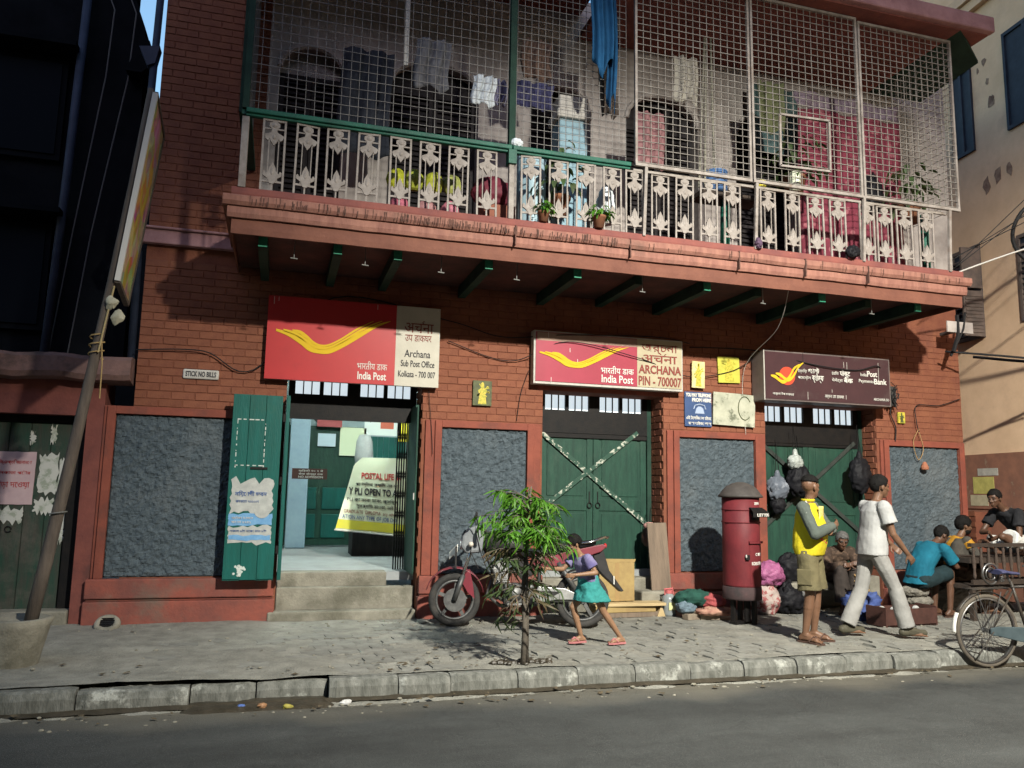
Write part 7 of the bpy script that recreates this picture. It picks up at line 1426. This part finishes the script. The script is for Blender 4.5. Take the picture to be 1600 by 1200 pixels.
MB().quads([[(x, 0.135-0.4*x*x, z) for x in frange(-0.09,0.09,6)] for z in frange(1.20,1.38,5)]).build('chest_print', mat('pale_print', (0.62,0.52,0.22), (0.5,0.4,0.08), 22, 0.8), t, smooth=True, solid=0.004)
MB().quads([[(x, 0.170-0.9*x*x, 1.0+0.04*math.sin(x*9)+dz) for x in frange(-0.02,0.13,6)] for dz in (0,0.02)]).build('belly_print', INKR, t, solid=0.004)
sandals(t, J, mat('brown_sandal', (0.07,0.04,0.03)))
# 2: man walking in white
J2 = dict(pelvis=(0,0.0,0.93), neck=(0.0,0.07,1.45), head=(0,0.125,1.605), face=V(0.05,1,-0.12), shL=(-0.19,0.06,1.39), elL=(-0.24,0.20,1.15), wrL=(-0.20,0.36,0.98), shR=(0.19,0.04,1.39), elR=(0.235,0.10,1.10), wrR=(0.23,0.26,0.90), hipL=(-0.09,0,0.89), knL=(-0.10,-0.06,0.50), anL=(-0.10,-0.34,0.16), toeL=(-0.10,-0.20,0.05), hipR=(0.09,0,0.89), knR=(0.10,0.22,0.52), anR=(0.12,0.36,0.11), toeR=(0.14,0.55,0.08))
J2['anL'] = (-0.10,-0.27,0.10); J2['knL'] = (-0.10,-0.08,0.49); J2['anR'] = (0.12,0.30,0.10); J2['toeR'] = (0.14,0.50,0.06); J2['knR'] = (0.10,0.19,0.52)
t, J = figure('person', 'man in white t-shirt and pale trousers striding to the right', (6.24,-2.12,0.0), R(-97), J2, SK1, 1.03)
WTS = mat('white_tshirt', (0.345,0.345,0.335), (0.285,0.285,0.28), 4, 0.9, 0.25, 50); PTR = mat('pale_grey_trousers', (0.27,0.265,0.25), (0.20,0.196,0.185), 4, 0.9, 0.3, 40)
shirt(t, J, WTS, 1.03, 0.018, 0.06, 0.62, name='tshirt', fold=0.012, loose=0.010); trousers(t, J, PTR, 1.03, 0.014, 0.97, 0.022, fold=0.014); shoes(t, J, mat('olive_shoe', (0.07,0.065,0.045), (0.05,0.045,0.03), 8, 0.6), 1.03)
# 3: child running to the left
J3 = dict(pelvis=(0,0,0.60), neck=(0,0.10,0.86), head=(0,0.17,0.965), face=V(0.1,0.9,-0.45), headup=V(0,0.35,1), shL=(-0.125,0.09,0.83), elL=(-0.17,0.02,0.70), wrL=(-0.13,0.22,0.68), shR=(0.125,0.09,0.83), elR=(0.15,0.22,0.71), wrR=(0.12,0.40,0.72), hipL=(-0.06,0,0.57), knL=(-0.07,-0.12,0.32), anL=(-0.08,-0.31,0.065), toeL=(-0.08,-0.20,0.0), hipR=(0.06,0,0.57), knR=(0.07,0.14,0.35), anR=(0.07,0.05,0.07), toeR=(0.07,0.20,0.0))
t, J = figure('person', 'child in violet top and teal skirt running left past the motorcycle', (3.0,-1.98,0.006), R(97), J3, SK3, 0.68, hairstyle='full', vox=0.0055)
shirt(t, J, mat('violet_top', (0.09,0.08,0.19), (0.19,0.17,0.27), 5, 0.9), 0.68, 0.014, 0.0, 0.6, name='top')
sk = MB(); loft(sk, [(V(0,-0.03,0.42), V(1,0,0), V(0,1,0), 0.185, 0.19), (V(0,-0.01,0.52), V(1,0,0), V(0,1,0), 0.145, 0.125), (V(0,0.015,0.63), V(1,0,0), V(0,1,0), 0.112, 0.088), (V(0,0.02,0.66), V(1,0,0), V(0,1,0), 0.108, 0.082)], 24); o = sk.build('skirt', mat('teal_skirt', (0.03,0.20,0.19), (0.025,0.15,0.14), 5, 0.85, 0.2, 50), t); remesh(o, 0.008, 2, 0.035, 0.07)
sandals(t, J, mat('pink_sandal', (0.34,0.13,0.13)), 0.68)
# 4: seated man in teal
J4 = dict(pelvis=(0,0,0.47), mid=(0,0.05,0.66), neck=(0,0.26,0.93), head=(0,0.40,1.02), face=V(0,0.75,-0.66), headup=V(0,0.6,0.8), shL=(-0.18,0.24,0.87), elL=(-0.22,0.34,0.62), wrL=(-0.08,0.55,0.62), shR=(0.18,0.24,0.87), elR=(0.20,0.42,0.64), wrR=(0.06,0.70,0.60), hipL=(-0.10,0,0.46), knL=(-0.13,0.40,0.57), anL=(-0.12,0.36,0.085), toeL=(-0.13,0.54,0.0), hipR=(0.10,0,0.46), knR=(0.10,0.42,0.58), anR=(0.10,0.38,0.085), toeR=(0.11,0.56,0.0))
t, J = figure('person', 'bent man in bright teal shirt sitting on stacked stones by the last panel', (7.90,-0.98,0.0), R(-88), J4, SK2, 0.98)
shirt(t, J, mat('teal_shirt', (0.010,0.125,0.185), (0.007,0.085,0.13), 4, 0.85, 0.25, 50), 0.98, 0.02, 0.06, 0.75, name='shirt', fold=0.018, loose=0.012); trousers(t, J, mat('black_shorts', (0.015,0.03,0.035), (0.01,0.02,0.022), 6, 0.9), 0.98, 0.018, 0.44, name='shorts'); sandals(t, J, mat('brown_sandal', (0.07,0.04,0.03)))
# 5: man in ochre shirt beside him
J5 = dict(pelvis=(0,0,0.48), mid=(0,0.02,0.70), neck=(0,0.12,1.00), head=(0,0.20,1.135), face=V(0.10,1,-0.12), shL=(-0.18,0.10,0.94), elL=(-0.24,0.22,0.70), wrL=(-0.10,0.42,0.62), shR=(0.18,0.10,0.94), elR=(0.24,0.24,0.70), wrR=(0.08,0.46,0.60), hipL=(-0.10,0,0.46), knL=(-0.15,0.40,0.55), anL=(-0.13,0.38,0.085), toeL=(-0.14,0.55,0.0), hipR=(0.10,0,0.46), knR=(0.15,0.40,0.56), anR=(0.13,0.36,0.085), toeR=(0.14,0.54,0.0))
t, J = figure('person', 'bearded man in ochre shirt and open dark jacket sitting beside the teal shirted man', (8.76,-0.66,0.0), R(-100), J5, SK1, 0.98, beard=True, hairstyle='full')
shirt(t, J, mat('ochre_shirt', (0.40,0.20,0.02), (0.32,0.16,0.02), 5, 0.85), 0.98, 0.012, 0.04, 0.3, name='shirt')
jk = MB(); S, F, up = J['S'], J['F'], J['up']
for k in 'LR':
    q = 1 if k == 'R' else -1
    loft(jk, [(J['pelvis'] - up*0.02 + S*0.11*q, S, F, 0.085, 0.145), (J['midp'] + S*0.105*q, S, F, 0.08, 0.13), (J['ch'] + S*0.11*q, S, F, 0.085, 0.14), (J['neck'] - up*0.045 + S*0.09*q, S, F, 0.075, 0.10)]); jk.cap(J['sh'+k], J['el'+k], 0.07, 0.058); jk.tube([J['el'+k], J['el'+k].lerp(J['wr'+k], 0.9)], [0.058, 0.046], 14)
o = jk.build('jacket', mat('dark_jacket', (0.055,0.05,0.042), (0.16,0.14,0.11), 5, 0.9, mixlo=0.5, mixhi=0.7), t); remesh(o, 0.009, 2, 0.025); trousers(t, J, mat('tan_trousers', (0.24,0.20,0.15), (0.17,0.14,0.11), 5, 0.9), 0.98, 0.018, 0.95); sandals(t, J, mat('brown_sandal', (0.07,0.04,0.03)))
# 6: man in black lounging on the cart
J6 = dict(pelvis=(0,0,0.12), mid=(0,0.08,0.33), neck=(0,0.36,0.60), head=(0,0.50,0.735), face=V(-0.28,0.95,-0.22), shL=(-0.19,0.32,0.55), elL=(-0.22,0.36,0.26), wrL=(-0.05,0.52,0.24), shR=(0.19,0.32,0.55), elR=(0.22,0.52,0.28), wrR=(0.06,0.56,0.29), hdL=V(0.6,0.6,-0.5), hdR=V(-0.6,0.6,-0.4), hipL=(-0.10,0.02,0.12), knL=(-0.17,0.58,0.24), anL=(-0.16,0.22,0.06), toeL=(-0.16,0.38,0.0), hipR=(0.10,0.02,0.12), knR=(0.30,0.46,0.13), anR=(0.02,0.52,0.085), toeR=(-0.12,0.60,0.02))
t, J = figure('person', 'man in black t-shirt and white shorts lounging on the hand cart', (9.72,-0.98,0.775), R(88), J6, SK2, 0.98)
shirt(t, J, mat('black_tshirt', (0.010,0.010,0.012), (0.02,0.02,0.022), 5, 0.9), 0.98, 0.016, 0.05, 0.6, name='tshirt', fold=0.024); trousers(t, J, mat('white_shorts', (0.58,0.58,0.55), (0.46,0.46,0.44), 5, 0.9), 0.98, 0.022, 0.40, 0.01, 'shorts', fold=0.028)
# 7: huddled person on the slab, half hidden by the walking man
J7 = dict(pelvis=(0,0,0.47), mid=(0,0.04,0.62), neck=(0,0.20,0.83), head=(0,0.29,0.925), face=V(0.2,0.9,-0.35), headup=V(0,0.35,0.9), shL=(-0.17,0.18,0.78), elL=(-0.22,0.30,0.58), wrL=(-0.03,0.44,0.62), shR=(0.17,0.18,0.78), elR=(0.22,0.32,0.58), wrR=(0.02,0.46,0.64), hipL=(-0.09,0.02,0.46), knL=(-0.10,0.40,0.56), anL=(-0.09,0.40,0.085), toeL=(-0.10,0.56,0.0), hipR=(0.09,0.02,0.46), knR=(0.10,0.40,0.56), anR=(0.09,0.42,0.085), toeR=(0.10,0.58,0.0))
t, J = figure('person', 'huddled grey haired person in brown patterned wrap sitting on the slab behind the walking man', (7.13,-0.30,0.0), R(170), J7, SK2, 0.95, hair=HAIRG)
shirt(t, J, mat('brown_wrap', (0.045,0.03,0.022), (0.10,0.065,0.045), 14, 0.9, mixlo=0.5, mixhi=0.6), 0.95, 0.025, 0.05, long=True, name='wrap', fold=0.035); trousers(t, J, mat('dark_lungi', (0.03,0.025,0.022), (0.05,0.04,0.035), 6, 0.9), 0.95, 0.03, 0.92, 0.02, 'lungi'); sandals(t, J, mat('brown_sandal', (0.07,0.04,0.03)))
